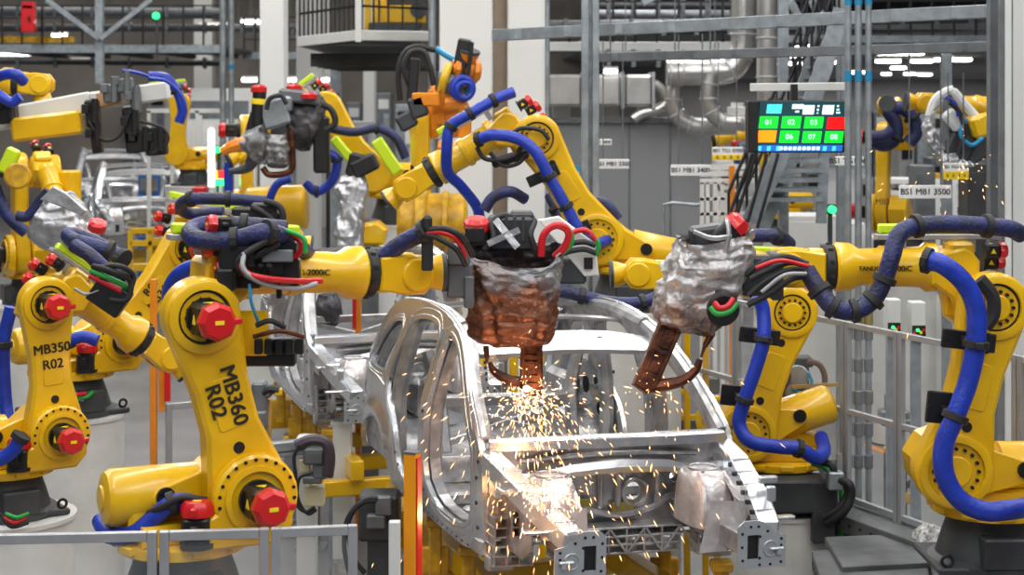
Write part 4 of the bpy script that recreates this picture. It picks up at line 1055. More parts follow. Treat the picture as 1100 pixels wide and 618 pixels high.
r9 = robot('yellow robot with an orange forearm raised beside the white columns, marked MB340', P(474, 232, 20.5), -75, 1, -6, 18, 1.05, fpaint=M_ORG, group='robots of the welding line', motors=False, balancer=False, simple=True, elbow_motors=False, rail=False, wdir=(.2, -.3, 1),
           ped_label='white pedestal of the robot with the orange forearm')
hose(r9['t'], 'tool_hose', M_CYC, .035, PP([(468, 52), (480, 60), (500, 72), (508, 88), (500, 102)], 19.6), n=8)
hose(r9['t'], 'tool_hose', M_RUB, .035, PP([(430, 108), (428, 80), (434, 58), (448, 50), (468, 54)], 19.6), n=8)
hose(r9['t'], 'tool_hose', M_RUB, .035, PP([(440, 92), (434, 72), (442, 56), (455, 56), (462, 72), (466, 92)], 19.5), n=8)
b = MB(); b.box(P(458, 107, 19.3), (.32, .2, .16), XA, UP, .02); b.tube(PP([(478, 110), (496, 112), (500, 128), (498, 150), (488, 160), (470, 158)], 19.3), .07, 8, 5); b.build('side_bracket', M_ORG, r9['t'])
fx = V3((1, 0, 0)); lettering('MB340', P(461, 183, 19.55), fx, UP, .16, M_INK, r9['t'], bold=.003)
b = MB(); b.cyl(P(428, 238, 20.0), P(502, 238, 20.0), .34, n=28, bev=.04); b.cyl(P(446, 238, 19.9), P(458, 238, 19.9), .38, n=28, bev=.02); b.cyl(P(476, 238, 19.9), P(482, 238, 19.9), .37, n=28, bev=.01); b.build('axis_drum', M_YELD, r9['t'])
g5 = thing('welding_gun', 'black bare welding gun pointing up by the white columns, coiled blue cable', 'welding gun', P(490, 95, 19.4), 'bare welding guns')
b = MB(); b.bar(P(492, 82, 19.4), P(500, 42, 19.4), .16, .12, YA, .02); b.bar(P(502, 86, 19.3), P(507, 45, 19.3), .05, .08, YA, .01); b.bar(P(442, 110, 19.3), P(446, 62, 19.3), .12, .1, YA, .02); b.build('gun_arm', M_BLK, g5)
b = MB(); b.cyl(P(470, 86, 19.4), P(498, 95, 19.4), .13, n=18, bev=.02); b.build('actuator', M_STD, g5)
b = MB(); b.torus(P(478, 84, 19.3), (1, 0, -.3), .14, .05, 20, 8); b.build('ring_guard', M_YEL, g5)
b = MB(); b.torus(P(497, 95, 19.2), (.3, -1, 0), .12, .04, 20, 8); b.torus(P(499, 97, 19.15), (.3, -1, 0), .09, .03, 20, 8); b.build('coiled_cable', M_BLU, g5)
b = MB(); b.bar(P(440, 118, 19.3), P(458, 112, 19.3), .2, .25, UP, .03); b.bar(P(428, 135, 19.3), P(446, 125, 19.3), .12, .2, UP, .03); b.build('transformer_body', M_DGR, g5)

r10 = robot('yellow robot facing away behind the dark bagged guns, joint drum showing', P(283, 222, 23.5), -75, 1, -6, -8, 1.0, group='robots of the welding line', motors=True, balancer=False, simple=True, elbow_motors=False, rail=False,
            ped_label='white pedestal of the robot behind the dark bagged guns')
b = MB(); b.cyl(P(266, 225, 22.6), P(330, 222, 22.6), .30, n=24, bev=.03); b.build('axis_drum', M_YEL, r10['t'])
hose(r10['t'], 'arm_hose', M_BLU, .055, PP([(292, 235), (290, 215), (298, 198), (312, 192)], 22.0), n=10)
hose(r10['t'], 'arm_hose', M_BLU, .06, PP([(246, 205), (245, 190), (246, 175)], 22.5), n=10)
r11 = robot('yellow robot bending its arm over the dark bagged guns, lime rail on the forearm', P(402, 186, 22.5), 180, -1, 35, -38, 1.0, group='robots of the welding line', motors=False, balancer=True, simple=True, wdir=(-.8, -.3, -.4),
            ped_label='white pedestal of the robot bending over the dark bagged guns')
hose(r11['t'], 'arm_hose', M_NAV, .06, PP([(355, 138), (380, 142), (405, 138), (425, 148), (436, 170)], 21.8), (2,), n=10)
hose(r11['t'], 'arm_hose', M_BLU, .06, PP([(348, 162), (362, 172), (356, 195), (340, 206), (328, 196)], 21.6), (1, 3), n=10)
b = MB(); b.bar(P(404, 150, 21.5), P(428, 186, 21.5), .16, .12, YA, .02); b.build('rail_cover', M_LIM, r11['t'])
b = MB(); b.bar(P(358, 148, 21.6), P(378, 172, 21.6), .12, .12, YA, .02); b.build('rail_cover', M_LIM, r11['t'])
r12 = robot('yellow robot far behind the gripper beam, blue hose over its elbow', P(192, 165, 28.5), 180, -1, -4, -6, .8, group='robots of the welding line', motors=False, balancer=True, simple=True,
            ped_label='white pedestal of the robot far behind the gripper beam')
hose(r12['t'], 'arm_hose', M_BLU, .08, PP([(160, 82), (178, 84), (190, 98), (196, 118), (192, 132)], 26.6), (2,), n=10)
r13 = robot('yellow robot beyond the three conduits, navy hoses looped over its head', P(966, 228, 22), -112, 1, -6, 10, .92, group='robots of the welding line', motors=True, balancer=False, simple=True, elbow_motors=True, rail=False,
            ped_label='white pedestal beyond the three conduits')
hose(r13['t'], 'dress_hose', M_NAV, .085, PP([(936, 150), (950, 156), (962, 148), (962, 132), (955, 120), (968, 116), (980, 126), (984, 142), (976, 154)], 20.9), (2, 6), n=10)
hose(r13['t'], 'dress_hose', M_NAV, .075, PP([(930, 148), (948, 146), (958, 140)], 20.7), n=10)
lettering('MB3', P(948, 217, 20.95), XA, UP, .10, M_INK, r13['t'])
r14 = robot('yellow robot mostly behind the dark steel column, wrist carrying the white gun', P(1098, 232, 19.5), 180, -1, -4, 4, .95, group='robots of the welding line', motors=False, balancer=False, simple=True, rail=False,
            ped_label='white pedestal behind the dark steel column')
g6 = thing('welding_gun', 'welding gun wrapped in shiny foil and white tubes near the dark steel column', 'welding gun', P(1025, 150, 19.0), 'bagged welding guns')
bag(g6, 'cloth_cover', M_FOIL, [(998, 120, 1010, 108, .06), (992, 135, 1004, 130, .08), (994, 152, 1006, 148, .08), (1004, 168, 1018, 158, .1), (1012, 178, 1040, 172, .12), (1020, 184, 1048, 176, .1)], 18.9, .05, 12, True)
b = MB(); b.bar(P(1022, 96, 18.9), P(1050, 128, 18.9), .1, .1, YA, .03); b.bar(P(1016, 120, 18.8), P(1032, 138, 18.8), .16, .12, YA, .03); b.tube(PP([(998, 125), (1004, 108), (1014, 100), (1024, 96)], 18.9), .05, 8, 5); b.build('white_tube', M_WHT, g6)
b = MB(); b.box(P(1042, 150, 19.0), (.4, .3, .5), (1, 0, .5), UP, .03); b.box(P(1030, 158, 18.9), (.3, .2, .3), (1, 0, -.5), UP, .03); b.build('transformer_body', M_DGR, g6)
b = MB(); b.cyl(P(1040, 138, 18.9), P(1064, 132, 18.9), .13, n=18, bev=.02); b.box(P(1050, 136, 18.9), (.2, .3, .26), (1, 0, .3), UP, .04); b.build('yellow_adapter', M_YEL, g6)
cables(g6, [('cyan_cable', M_CYC, .025, [(1038, 128), (1032, 145), (1044, 156), (1056, 148)]), ('black_cable', M_RUB, .03, [(1020, 110), (1030, 120), (1036, 140), (1030, 165)]), ('blue_cable', M_BLU, .025, [(1016, 104), (1026, 112), (1030, 125)])], 18.7)

# the cluster of guns in the middle distance
g7 = thing('welding_gun', 'big welding gun under a dark grey cloth, red cap on top, between rows of robots', 'welding gun', P(320, 145, 21.0), 'bagged welding guns')
M_DCL = mat('dark_grey_cloth', (.10, .10, .11), .35, .42, col2=(.045, .045, .05), vscale=5, bump=.5, bscale=14)
bag(g7, 'cloth_cover', M_DCL, [(308, 108, 346, 104, .2), (306, 122, 348, 120, .3), (310, 140, 344, 140, .3), (314, 155, 336, 154, .2), (320, 162, 330, 162, .1)], 21.0, .05, 20, True)
b = MB(); b.cyl(P(316, 108, 20.8), P(316, 96, 20.8), .12, n=14); b.box(P(322, 104, 20.8), (.5, .3, .16), (1, 0, -.1), UP, .03); b.build('actuator', M_STD, g7)
b = MB(); b.lathe(P(316, 98, 20.8), UP, [(0, .10), (.06, .10), (.09, .06)], 8); b.lathe(P(332, 106, 20.6), UP, [(0, .10), (.05, .10), (.08, .06)], 8); b.build('actuator_cap', M_RED, g7)
b = MB(); b.bar(P(345, 125, 20.9), P(346, 186, 20.9), .2, .2, YA, .03); b.build('gun_arm', M_BLK, g7)
hose(g7, 'gun_cable', M_RUB, .04, PP([(346, 112), (356, 118), (360, 132), (350, 140)], 20.6), n=8)
g8 = thing('welding_gun', 'welding gun under a grey foil bag with a copper frame and a yellow-banded motor', 'welding gun', P(285, 160, 20.6), 'bagged welding guns')
M_GFL = mat('grey_foil_cloth', (.30, .30, .31), .6, .4, col2=(.13, .13, .135), vscale=6, bump=.5, bscale=14)
bag(g8, 'cloth_cover', M_GFL, [(286, 146, 308, 144, .15), (284, 158, 312, 156, .22), (286, 172, 310, 174, .22), (290, 180, 306, 181, .15)], 20.6, .05, 23, True)
bag(g8, 'side_cloth', M_GFL, [(262, 142, 280, 134, .1), (258, 152, 288, 148, .2), (270, 168, 288, 168, .2), (276, 176, 286, 176, .1)], 20.5, .05, 24, True)
b = MB(); b.tube(PP([(312, 140), (314, 165), (312, 184), (290, 188), (282, 180)], 20.5), .04, 8, 4); b.build('gun_frame', M_COP, g8)
b = MB(); b.box(P(296, 122, 20.7), (.34, .3, .34), (1, 0, .3), UP, .03); b.box(P(284, 128, 20.7), (.3, .25, .2), (1, 0, .2), UP, .03); b.box(P(306, 112, 20.7), (.2, .25, .2), XA, UP, .03); b.build('transformer_body', M_STL, g8)
b = MB(); b.cyl(P(276, 135, 20.6), P(279, 98, 20.6), .085, n=14, bev=.01); b.bar(P(268, 145, 20.6), P(275, 120, 20.6), .12, .12, YA, .02); ac = b.build('actuator', M_BLK, g8)
b = MB(); b.lathe(P(278, 99, 20.6), UP, [(0, .10), (.06, .10), (.09, .06)], 8); b.build('actuator_cap', M_RED, ac)
b = MB(); b.cyl(P(277.5, 112, 20.6), P(278, 106, 20.6), .09, n=14); b.build('yellow_band', M_TAG, ac)
b = MB(); b.tube(PP([(238, 164), (248, 158), (262, 155), (272, 156)], 20.4), lambda q: .05 + .07 * q, 8, 4); b.build('orange_nozzle', M_ORG, g8)
b = MB(); b.tube(PP([(274, 165), (268, 178), (258, 183), (246, 184)], 20.4), lambda q: .09 - .06 * q, 8, 4); b.build('gun_arm', M_DGR, g8)
hose(g8, 'gun_cable', M_RUB, .03, PP([(286, 118), (290, 106), (302, 103), (308, 112)], 20.4), n=8)
g9 = thing('welding_gun', 'upright welding gun wrapped in a long crumpled silver cloth sleeve', 'welding gun', P(376, 225, 19.0), 'bagged welding guns')
bag(g9, 'cloth_cover', M_FOIL, [(366, 190, 390, 188, .12), (362, 205, 394, 204, .17), (364, 225, 391, 226, .17), (360, 245, 390, 246, .17), (362, 262, 388, 264, .16), (364, 270, 386, 271, .14)], 19.0, .045, 30, True)
b = MB(); b.bar(P(380, 190, 19.0), P(386, 165, 19.0), .2, .2, YA, .03); b.box(P(392, 178, 19.0), (.3, .25, .2), (1, 0, .5), UP, .03); b.build('gun_head', M_BLK, g9)
g10 = thing('welding_gun', 'small gun under a black cloth hood below the lime rail', 'welding gun', P(352, 335, 17.6), 'bagged welding guns')
g10['label'] = 'round dark cloth hood over a gun seen through the second car body'
bag(g10, 'cloth_cover', M_DCL, [(342, 316, 362, 316, .12), (338, 328, 367, 328, .18), (340, 342, 366, 342, .18), (346, 352, 360, 352, .1)], 17.9, .03, 31, True)
# more bare guns
# ------------------------------------------------------------------ car bodies on the line
TH = R(19)
car1 = build_car('bare steel car body nearest the camera, sparks flying at its nose', 'bare car bodies')
CL = V3((.585, 10.97, 1.60)); car1.location = CL; car1.rotation_euler = (0, R(1.4), TH); car1.scale = (1.03, 1, 1)
def car_pt(u, v, z, o=CL, th=TH):
    return o + V3((u * math.cos(th) - v * math.sin(th), u * math.sin(th) + v * math.cos(th), z))
car2 = dup(car1, (-1.08, 15.95, 1.58), R(17), 'bare steel car body second on the line, its nose behind the nearest body')
car3 = dup(car1, (-7.33, 33.2, 1.86), R(16), 'bare steel car body far down the line below the gripper beam')
car4 = dup(car1, (-9.6, 40.5, 1.95), R(16), 'bare steel car body furthest down the line, mostly roof showing')

# ------------------------------------------------------------------ yellow carrying frames under the bodies
def fixture(o, th, label):
    t = thing('body_carrier', label, 'carrier frame', V3((o.x, o.y, 0)), 'yellow carrier frames')
    W = lambda u, v, z: car_pt(u, v, z, V3((o.x, o.y, 0)), th)
    zt = o.z - .12
    b = MB()
    for s in (-1, 1): b.bar(W(s * .55, -.75, zt - .28), W(s * .55, 3.0, zt - .28), .12, .18, UP, .01)
    for v in (-.6, .4, 1.5, 2.7): b.bar(W(-.85, v, zt - .45), W(.85, v, zt - .45), .12, .14, UP, .01)
    b.build('frame', M_YEL, t)
    for v in (-.3, .6, 1.4, 2.5):
        for s in (-1, 1):
            b = MB(); b.bar(W(s * .72, v, zt - .42), W(s * .72, v, zt - .02), .09, .09, XA, .01); b.box(W(s * .72, v, zt + .0), (.14, .14, .06), XA, UP, .01)
            b.box(W(s * .72, v, zt - .28), (.2, .05, .2), XA, UP, .01)
            b.build('support_post', M_YELD, t)
    for v in (-.2, 1.2, 2.4):
        for s in (-1, 1):
            b = MB(); b.bar(W(s * .62, v, 0), W(s * .62, v, zt - .52), .16, .16, XA, .006); b.box(W(s * .62, v, .015), (.30, .30, .03), XA, UP)
            b.build('leg', M_STL, t)
    return t
fixture(CL, TH, 'yellow carrier frame under the nearest car body')
fixture(car2.location, R(17), 'yellow carrier frame under the second car body, yellow posts showing between the legs')
fixture(car3.location, R(16), 'yellow carrier frame under the far car body below the gripper beam')

# grey stand with bracket, clamp units and the light grey post under the second body
sp = thing('steel_post', 'light grey square steel post with a worn base under the second car body', 'post', V3((P(368, 452, 15.4).x, 15.4, 0)))
b = MB(); px = P(368, 452, 15.4); b.box((px.x, 15.4, px.z / 2 + .16), (.165, .165, px.z - .32), bev=.006); b.box((px.x, 15.4, px.z - .01), (.20, .20, .03)); b.build('shaft', M_OFF, sp)
b = MB(); b.box((px.x, 15.4, .16), (.17, .17, .32), bev=.004); b.box((px.x, 15.4, .012), (.30, .30, .024)); b.build('base', mat('chipped_concrete_paint', (.52, .50, .46), 0, .7, col2=(.30, .28, .25), vscale=16), sp)
cs = thing('clamp_stand', 'clamp stand with a tan column, black cables and a pale valve block', 'clamp stand', V3((P(325, 500, 14.6).x, 14.6, 0)))
b = MB(); b.bar(V3((P(330, 590, 14.6).x, 14.6, 0)), P(330, 468, 14.6), .17, .17, XA, .01); b.build('column', M_OFF, cs)
b = MB(); b.box(V3((P(326, 590, 14.6).x, 14.6, .12)), (.34, .3, .24), bev=.01); b.build('concrete_foot', mat('rough_concrete', (.50, .46, .40), 0, .85, col2=(.28, .25, .22), vscale=14, bump=.4), cs)
b = MB(); b.bar(P(289, 482, 14.4), P(345, 476, 14.4), .10, .10, UP, .01); b.bar(P(289, 488, 14.4), P(330, 484, 14.4), .10, .06, UP, .01); b.build('cross_arm', M_STL, cs)
b = MB(); b.box(P(338, 532, 14.4), (.17, .14, .17), bev=.01); b.box(P(328, 500, 14.4), (.10, .12, .12), bev=.01); b.build('valve_block', mat('cream_plastic', (.72, .64, .42), 0, .5), cs)
b = MB(); b.box(P(338, 490, 14.3), (.18, .2, .12), bev=.02); b.box(P(344, 505, 14.3), (.12, .14, .14), bev=.02); b.box(P(336, 515, 14.3), (.16, .12, .06), bev=.01); b.build('clamp_head', M_STD, cs)
b = MB(); b.tube(PP([(318, 480), (334, 473), (350, 476), (354, 492), (352, 512)], 14.2), .05, 8, 4); b.build('protective_sleeve', mat('purple_black_sleeve', (.07, .05, .065), .2, .45), cs)
cables(cs, [('black_cable', M_RUB, .016, [(322, 478), (316, 492), (318, 515), (318, 540), (328, 550), (338, 545)]), ('black_cable', M_RUB, .014, [(336, 508), (322, 514), (320, 535), (330, 552), (340, 548)])], 14.1)
c2 = thing('clamp_stand', 'clamp stand with an orange-tan rail beside the MB360 robot arm', 'clamp stand', V3((P(288, 470, 13.2).x, 13.2, 0)))
b = MB(); b.box(P(287, 470, 13.2) , (.06, .1, .62), bev=.01); q = P(287, 513, 13.2); b.bar(V3((q.x, 13.2, 0)), q, .12, .12, XA, .01); b.build('rail', mat('tan_orange_paint', (.60, .34, .10), 0, .5, var=.3), c2)
b = MB(); b.box(P(279, 437, 13.1), (.11, .16, .40), bev=.02); b.box(P(280, 450, 13.0), (.09, .10, .12), bev=.01); b.box(P(282, 420, 13.1), (.16, .14, .10), bev=.02); b.build('pneumatic_cylinder', M_STD, c2)
b = MB(); b.tube(PP([(282, 422), (290, 418), (300, 420)], 13.05), .035, 8, 4); b.build('clamp_jaw', M_BLK, c2)
b = MB(); b.box(P(299, 421, 13.05), (.06, .06, .06), bev=.01); b.build('yellow_pad', M_YEL, c2)
c3 = thing('valve_terminal', 'black valve terminal with curved cables beside the orange post', 'valve box', V3((P(410, 540, 12.6).x, 12.6, 0)))
b = MB(); b.box(P(408, 553, 12.6), (.30, .3, .34), bev=.02); q = P(410, 575, 12.6); b.bar(V3((q.x, 12.6, 0)), q, .2, .2, XA, .01); b.build('housing', M_DGR, c3)
b = MB(); b.box(P(412, 543, 12.4), (.12, .08, .14), bev=.01); b.box(P(404, 560, 12.4), (.14, .08, .10), bev=.01); b.build('connector', M_STD, c3)
cables(c3, [('black_cable', M_RUB, .02, [(404, 538), (390, 540), (378, 552), (374, 570), (380, 600), (392, 616)]), ('black_cable', M_RUB, .018, [(406, 536), (396, 536), (382, 545), (372, 562), (370, 590), (376, 620)]), ('red_cable', M_COP, .012, [(406, 536), (394, 537), (384, 542)])], 12.3)

# ------------------------------------------------------------------ aluminium fence in front
def alu_post(mb, x, y, z0, z1, w=.045):
    mb.box((x, y, (z0 + z1) / 2), (w, w, z1 - z0), bev=.003)
    for s in (-1, 1): mb.box((x + s * w * .22, y - w * .5, (z0 + z1) / 2), (w * .16, .006, z1 - z0))
def fence_panel(p0, p1, zt, label, mids=(), zb=.12, group='aluminium fence panels', w=.05, z_at=None):
    """p0,p1 = (x,y) ends; frame of two posts, rails and a clear pane"""
    p0 = V3((*p0, 0)); p1 = V3((*p1, 0)); d = (p1 - p0).normalized(); c = (p0 + p1) / 2
    t = thing('safety_fence', label, 'fence panel', V3((c.x, c.y, zb - .12)), group)
    z0 = zb - .12
    for q in (p0 + d * w * .55, p1 - d * w * .55):
        b = MB(); b.box((q.x, q.y, (z0 + zt) / 2), (w, w, zt - z0), d, UP, .003)
        nrm = d.cross(UP)
        for s in (-1, 1): b.box(V3((q.x, q.y, (z0 + zt) / 2)) + nrm * w * .5 + d * s * w * .2, (w * .14, .006, zt - z0), d, UP)
        b.build('post', M_ALU, t)
    for z in [zt - w / 2, zb + w / 2] + list(mids):
        b = MB(); b.bar(V3((p0.x, p0.y, z)) + d * w * 1.1, V3((p1.x, p1.y, z)) - d * w * 1.1, w * .9, w, UP, .003); b.build('rail', M_ALU, t)
    b = MB(); b.bar(V3((p0.x, p0.y, (zt + zb) / 2)) + d * w * 1.1, V3((p1.x, p1.y, (zt + zb) / 2)) - d * w * 1.1, .005, zt - zb - w * 2, UP)
    b.build('clear_pane', M_GLS, t)
    return t
ff = [(-40, 575, 8.9), (170, 570, 8.98), (290, 565.5, 9.05), (385, 561.5, 9.12)]
zt = 2.2
names = ['aluminium fence panel in front of the MB350 robot', 'aluminium fence panel in front of the MB360 robot base', 'short aluminium fence panel next to the white stub post']
for i in range(3):
    a, c = P(*ff[i]), P(*ff[i + 1]); fence_panel((a.x + .004, a.y), (c.x - .004, c.y), zt, names[i], (1.0,))
b = MB(); q = P(424, 560, 9.3); b.box((q.x, 9.3, q.z / 2), (.063, .063, q.z), bev=.004)
sw = thing('stub_post', 'short white square post between the aluminium fence and the orange post', 'post', V3((q.x, 9.3, 0)))
b.build('shaft', M_OFF, sw); b = MB(); b.box((q.x, 9.3, .01), (.16, .16, .02)); b.build('foot_plate', M_STD, sw)
q = P(443, 487, 9.4)
lc = thing('light_curtain_post', 'tall orange-yellow safety post with a red window strip beside the car sill', 'safety post', V3((q.x, 9.4, 0)))
dx = V3((.92, -.40, 0)).normalized()
b = MB(); b.box((q.x, 9.4, q.z / 2), (.074, .075, q.z), dx, UP, .003); b.build('housing', M_YEL if False else mat('orange_yellow_enamel', (.90, .34, .004), 0, .4), lc)
b = MB(); b.box(V3((q.x, 9.4, q.z / 2 + .02)) + dx * .041, (.012, .06, q.z - .08), dx, UP, .002); b.build('red_window', M_RED, lc)
b = MB(); b.box((q.x, 9.4, q.z + .006), (.08, .08, .012), dx, UP); b.build('top_cap', M_STD, lc)

# yellow-and-red light curtain post and tan fence behind R1
q = P(181, 300, 14.6)
l2 = thing('light_curtain_post', 'yellow safety post with red window behind the MB360 robot, tan frame next to it', 'safety post', V3((q.x, 14.6, 0)))
b = MB(); b.box((P(165, 300, 14.6).x, 14.6, q.z / 2), (.055, .06, q.z), bev=.003); b.box((P(174, 430, 14.6).x, 14.6, P(174, 405, 14.6).z), (.05, .05, .6), bev=.003); b.build('housing', M_ORG, l2)
b = MB(); b.box((P(180, 400, 14.55).x, 14.55, P(180, 400, 14.55).z), (.05, .04, .50)); b.build('red_window', M_RED, l2)
a, c = P(178, 434, 14.3), P(228, 434, 14.5)
fence_panel((a.x, a.y), (c.x, c.y), a.z, 'low tan-tinted fence panel right behind the MB360 robot', ())
q = P(376, 340, 17.5)
l3 = thing('light_curtain_post', 'red and yellow safety post seen through the second car body', 'safety post', V3((q.x, 17.5, 0)))
b = MB(); b.box((P(385, 400, 17.5).x, 17.5, P(385, 318, 17.5).z / 2), (.06, .06, P(385, 318, 17.5).z)); b.build('housing', M_ORG, l3)
b = MB(); b.box((P(380.5, 340, 17.45).x, 17.45, P(380, 335, 17.45).z), (.035, .04, .36)); b.build('red_window', M_RED, l3)

# ------------------------------------------------------------------ steel deck on the right
M_DECK = mat('grey_deck_plate', (.17, .18, .185), .35, .55, col2=(.10, .105, .11), vscale=4, bump=.1)
def deck_plate(pts, z, label, thick=.13):
    """pts: photo outline of the top face lying at height z"""
    def g(px, py):
        Y = (CAMZ - z) * F / (py - HZ); return ((px - 550) * Y / F, Y)
    poly = [g(*p) for p in pts]
    cx = sum(p[0] for p in poly) / len(poly); cy = sum(p[1] for p in poly) / len(poly)
    t = thing('deck_plate', label, 'deck plate', V3((cx, cy, z - thick)), 'steel deck plates')
    b = MB(); b.prism(poly, V3((0, 0, 0)), XA, YA, z - thick, z, .006); b.build('plate', M_DECK, t)
    b = MB()
    n = len(poly)
    for i in range(n):
        a = V3((*poly[i], z - .06)); c = V3((*poly[(i + 1) % n], z - .06)); L = (c - a).length; k = int(L / .12)
        d = (c - a).normalized() if L > .01 else XA
        for j in range(1, k):
            p = a + d * (L * j / k); nn = d.cross(UP); p = p + nn * .003
            b.cyl(p - nn * .008, p + nn * .004, .012, n=8)
    b.build('edge_hole', M_BLK, t)
    for i in range(0, n, 2):
        x, y = poly[i]; x += (cx - x) * .2; y += (cy - y) * .2
        b = MB(); b.box((x, y, (z - thick) / 2), (.10, .10, z - thick), bev=.004); b.build('leg', M_STD, t)
    return t
deck_plate([(905, 536), (985, 560), (1100, 596), (1180, 625), (1120, 700), (1005, 640), (998, 588), (890, 549)], 1.28, 'grey steel deck plate under the robot with the thick blue hose')
deck_plate([(886, 577), (958, 574), (996, 587), (1003, 604), (905, 609)], 1.24, 'grey steel deck plate in front of the fence bottom rail', .16)
deck_plate([(872, 592), (950, 586), (996, 602), (1000, 630), (1000, 700), (900, 700), (880, 618)], 1.20, 'grey steel deck plate at the corner by the white drum', .14)
# cloth rag on the deck
b = MB(); o = P(999, 566, 12.35)
vs = []; 
for i in range(15):
    for j in range(11):
        u, v = i / 14 - .5, j / 10 - .5; q = V3((u * 5, v * 5, 3.3))
        rr = max(0, 1 - (u * 2) ** 2) * max(0, 1 - (v * 2) ** 2)
        vs.append(V3((o.x + u * .22 + noise.noise(q) * .03, o.y + v * .25, 1.285 + .10 * rr ** .5 + .045 * noise.noise(q * 2) * rr)))
b.add(vs, [(i * 11 + j, (i + 1) * 11 + j, (i + 1) * 11 + j + 1, i * 11 + j + 1) for i in range(14) for j in range(10)])
tag(b.build('cleaning_rag', mat('patterned_rag', (.60, .60, .58), 0, .85, col2=(.16, .16, .17), vscale=30), None, 60), 'crumpled grey patterned rag lying on the steel deck by the fence', 'rag')

# red edge post at the frame border, cable tray by R6
q = P(1108, 540, 10.2)
b = MB(); b.box((q.x + .02, 10.2, 1.17), (.09, .06, 2.34), bev=.004); rp = thing('guard_post', 'red guard post at the very edge by the deck robot', 'safety post', V3((q.x, 10.2, 0)))
b.build('shaft', M_RED, rp)
ct = thing('cable_riser', 'vertical cable riser with black, green and grey cables beside the white drum', 'cable riser', V3((P(893, 560, 13.3).x, 13.3, 0)))
b = MB()
for xx in (888, 903): b.box((P(xx, 500, 13.3).x, 13.35, .85), (.04, .04, 1.7))
b.box((P(895, 500, 13.3).x, 13.37, .9), (.12, .01, 1.5)); b.build('tray', M_ALU, ct)
b = MB(); b.box(P(884, 565, 13.1) , (.18, .1, .26), bev=.01); b.build('terminal_box', M_DGR, ct)
cables(ct, [('black_cable', M_RUB, .03, [(875, 495, 13.1), (893, 500, 13.0), (897, 515, 13.0)]), ('black_cable', M_RUB, .034, [(897, 515, 13.0), (912, 520, 12.9), (914, 535, 12.9), (905, 552, 12.9), (888, 562, 13.0)]), ('black_cable', M_RUB, .03, [(895, 512, 13.0), (908, 520, 12.95), (910, 532, 12.95), (900, 548, 12.95), (884, 556, 13.0)]),
            ('green_cable', M_GRN, .03, [(900, 510, 13.2), (905, 530, 13.15), (905, 560, 13.15), (902, 590, 13.15)]), ('green_cable', M_GRN, .02, [(872, 498, 13.1), (888, 505, 13.1), (898, 520, 13.1)]), ('grey_cable', M_GRC, .018, [(880, 500, 13.1), (890, 530, 13.1), (886, 560, 13.1)])])
b = MB(); b.box(P(897, 516, 13.0), (.12, .12, .14), bev=.01); b.build('cable_gland', M_STL, ct)

# ------------------------------------------------------------------ clear fence behind the right-hand robots
def onfence(Y): return (2.67 - .46 * (Y - 13.5), Y)
Ys = [16.8, 15.9, 14.95, 14.2, 13.47, 12.85, 12.25, 11.65, 11.1]
lab = ['furthest from the deck', 'behind the robot on the white drum', 'by the balancer of the robot on the white drum', 'in front of the conduits', 'in front of the control boxes', 'next to the deck robot arm', 'behind the deck robot arm', 'at the frame edge behind the deck robot']
for i in range(8):
    a, c = onfence(Ys[i]), onfence(Ys[i + 1])
    d = (V3((c[0] - a[0], c[1] - a[1], 0))).normalized() * .004
    fence_panel((a[0] + d.x, a[1] + d.y), (c[0] - d.x, c[1] - d.y), 2.74, 'tall clear fence panel ' + lab[i], (2.02,), 1.30, 'clear fence panels on the deck', .045)
b = MB(); p = [onfence(16.9), onfence(11.0)]
b.prism([(p[0][0] - .25, p[0][1]), (p[0][0] + .35, p[0][1]), (p[1][0] + .35, p[1][1]), (p[1][0] - .15, p[1][1])], V3((0, 0, 0)), XA, YA, 1.03, 1.175, .005)
fb = thing('fence_plinth', 'long grey steel plinth carrying the clear fence panels', 'plinth', V3((2.6, 13.9, 0)))
b.build('deck', M_DECK, fb)
for Y in (16.5, 14.8, 13.2, 11.6):
    b = MB(); x = onfence(Y)[0]; b.box((x + .1, Y, .515), (.1, .1, 1.03)); b.build('leg', M_STD, fb)

# tool carried behind the drum robot: drive head with hoses
dh = thing('drive_unit', 'small drive unit with a round motor and brown hoses behind the drum robot balancer', 'drive unit', V3((P(852, 440, 14.3).x, 14.3, 1.175)))
b = MB(); b.box(P(848, 412, 14.4), (.30, .25, .42), bev=.02); b.box(P(850, 388, 14.3), (.34, .2, .08), bev=.01); q = P(848, 430, 14.4); b.bar(V3((q.x, 14.4, 1.18)), q, .12, .12, XA); b.build('housing', M_BLK, dh)
b = MB(); b.cyl(P(858, 404, 14.2), P(857, 404, 14.0), .09, n=20, bev=.01); b.build('motor', M_STL, dh)
hose(dh, 'brown_hose', mat('brown_hose', (.13, .07, .05), .1, .5), .025, PP([(868, 388), (880, 392), (886, 405), (884, 422), (878, 430)], 14.1), n=8)
hose(dh, 'brown_hose', MATS['brown_hose'], .028, PP([(842, 436), (840, 420), (846, 408), (845, 394)], 14.0), n=8)
hose(dh, 'blue_cable', M_CYC, .014, PP([(850, 418), (862, 422), (872, 412), (868, 400)], 13.95), n=7)
b = MB(); b.bar(P(850, 416, 13.9), P(900, 413, 14.0), .03, .03, UP); b.build('wooden_bar', M_COP if False else mat('tan_bar', (.40, .24, .08), 0, .5), dh)

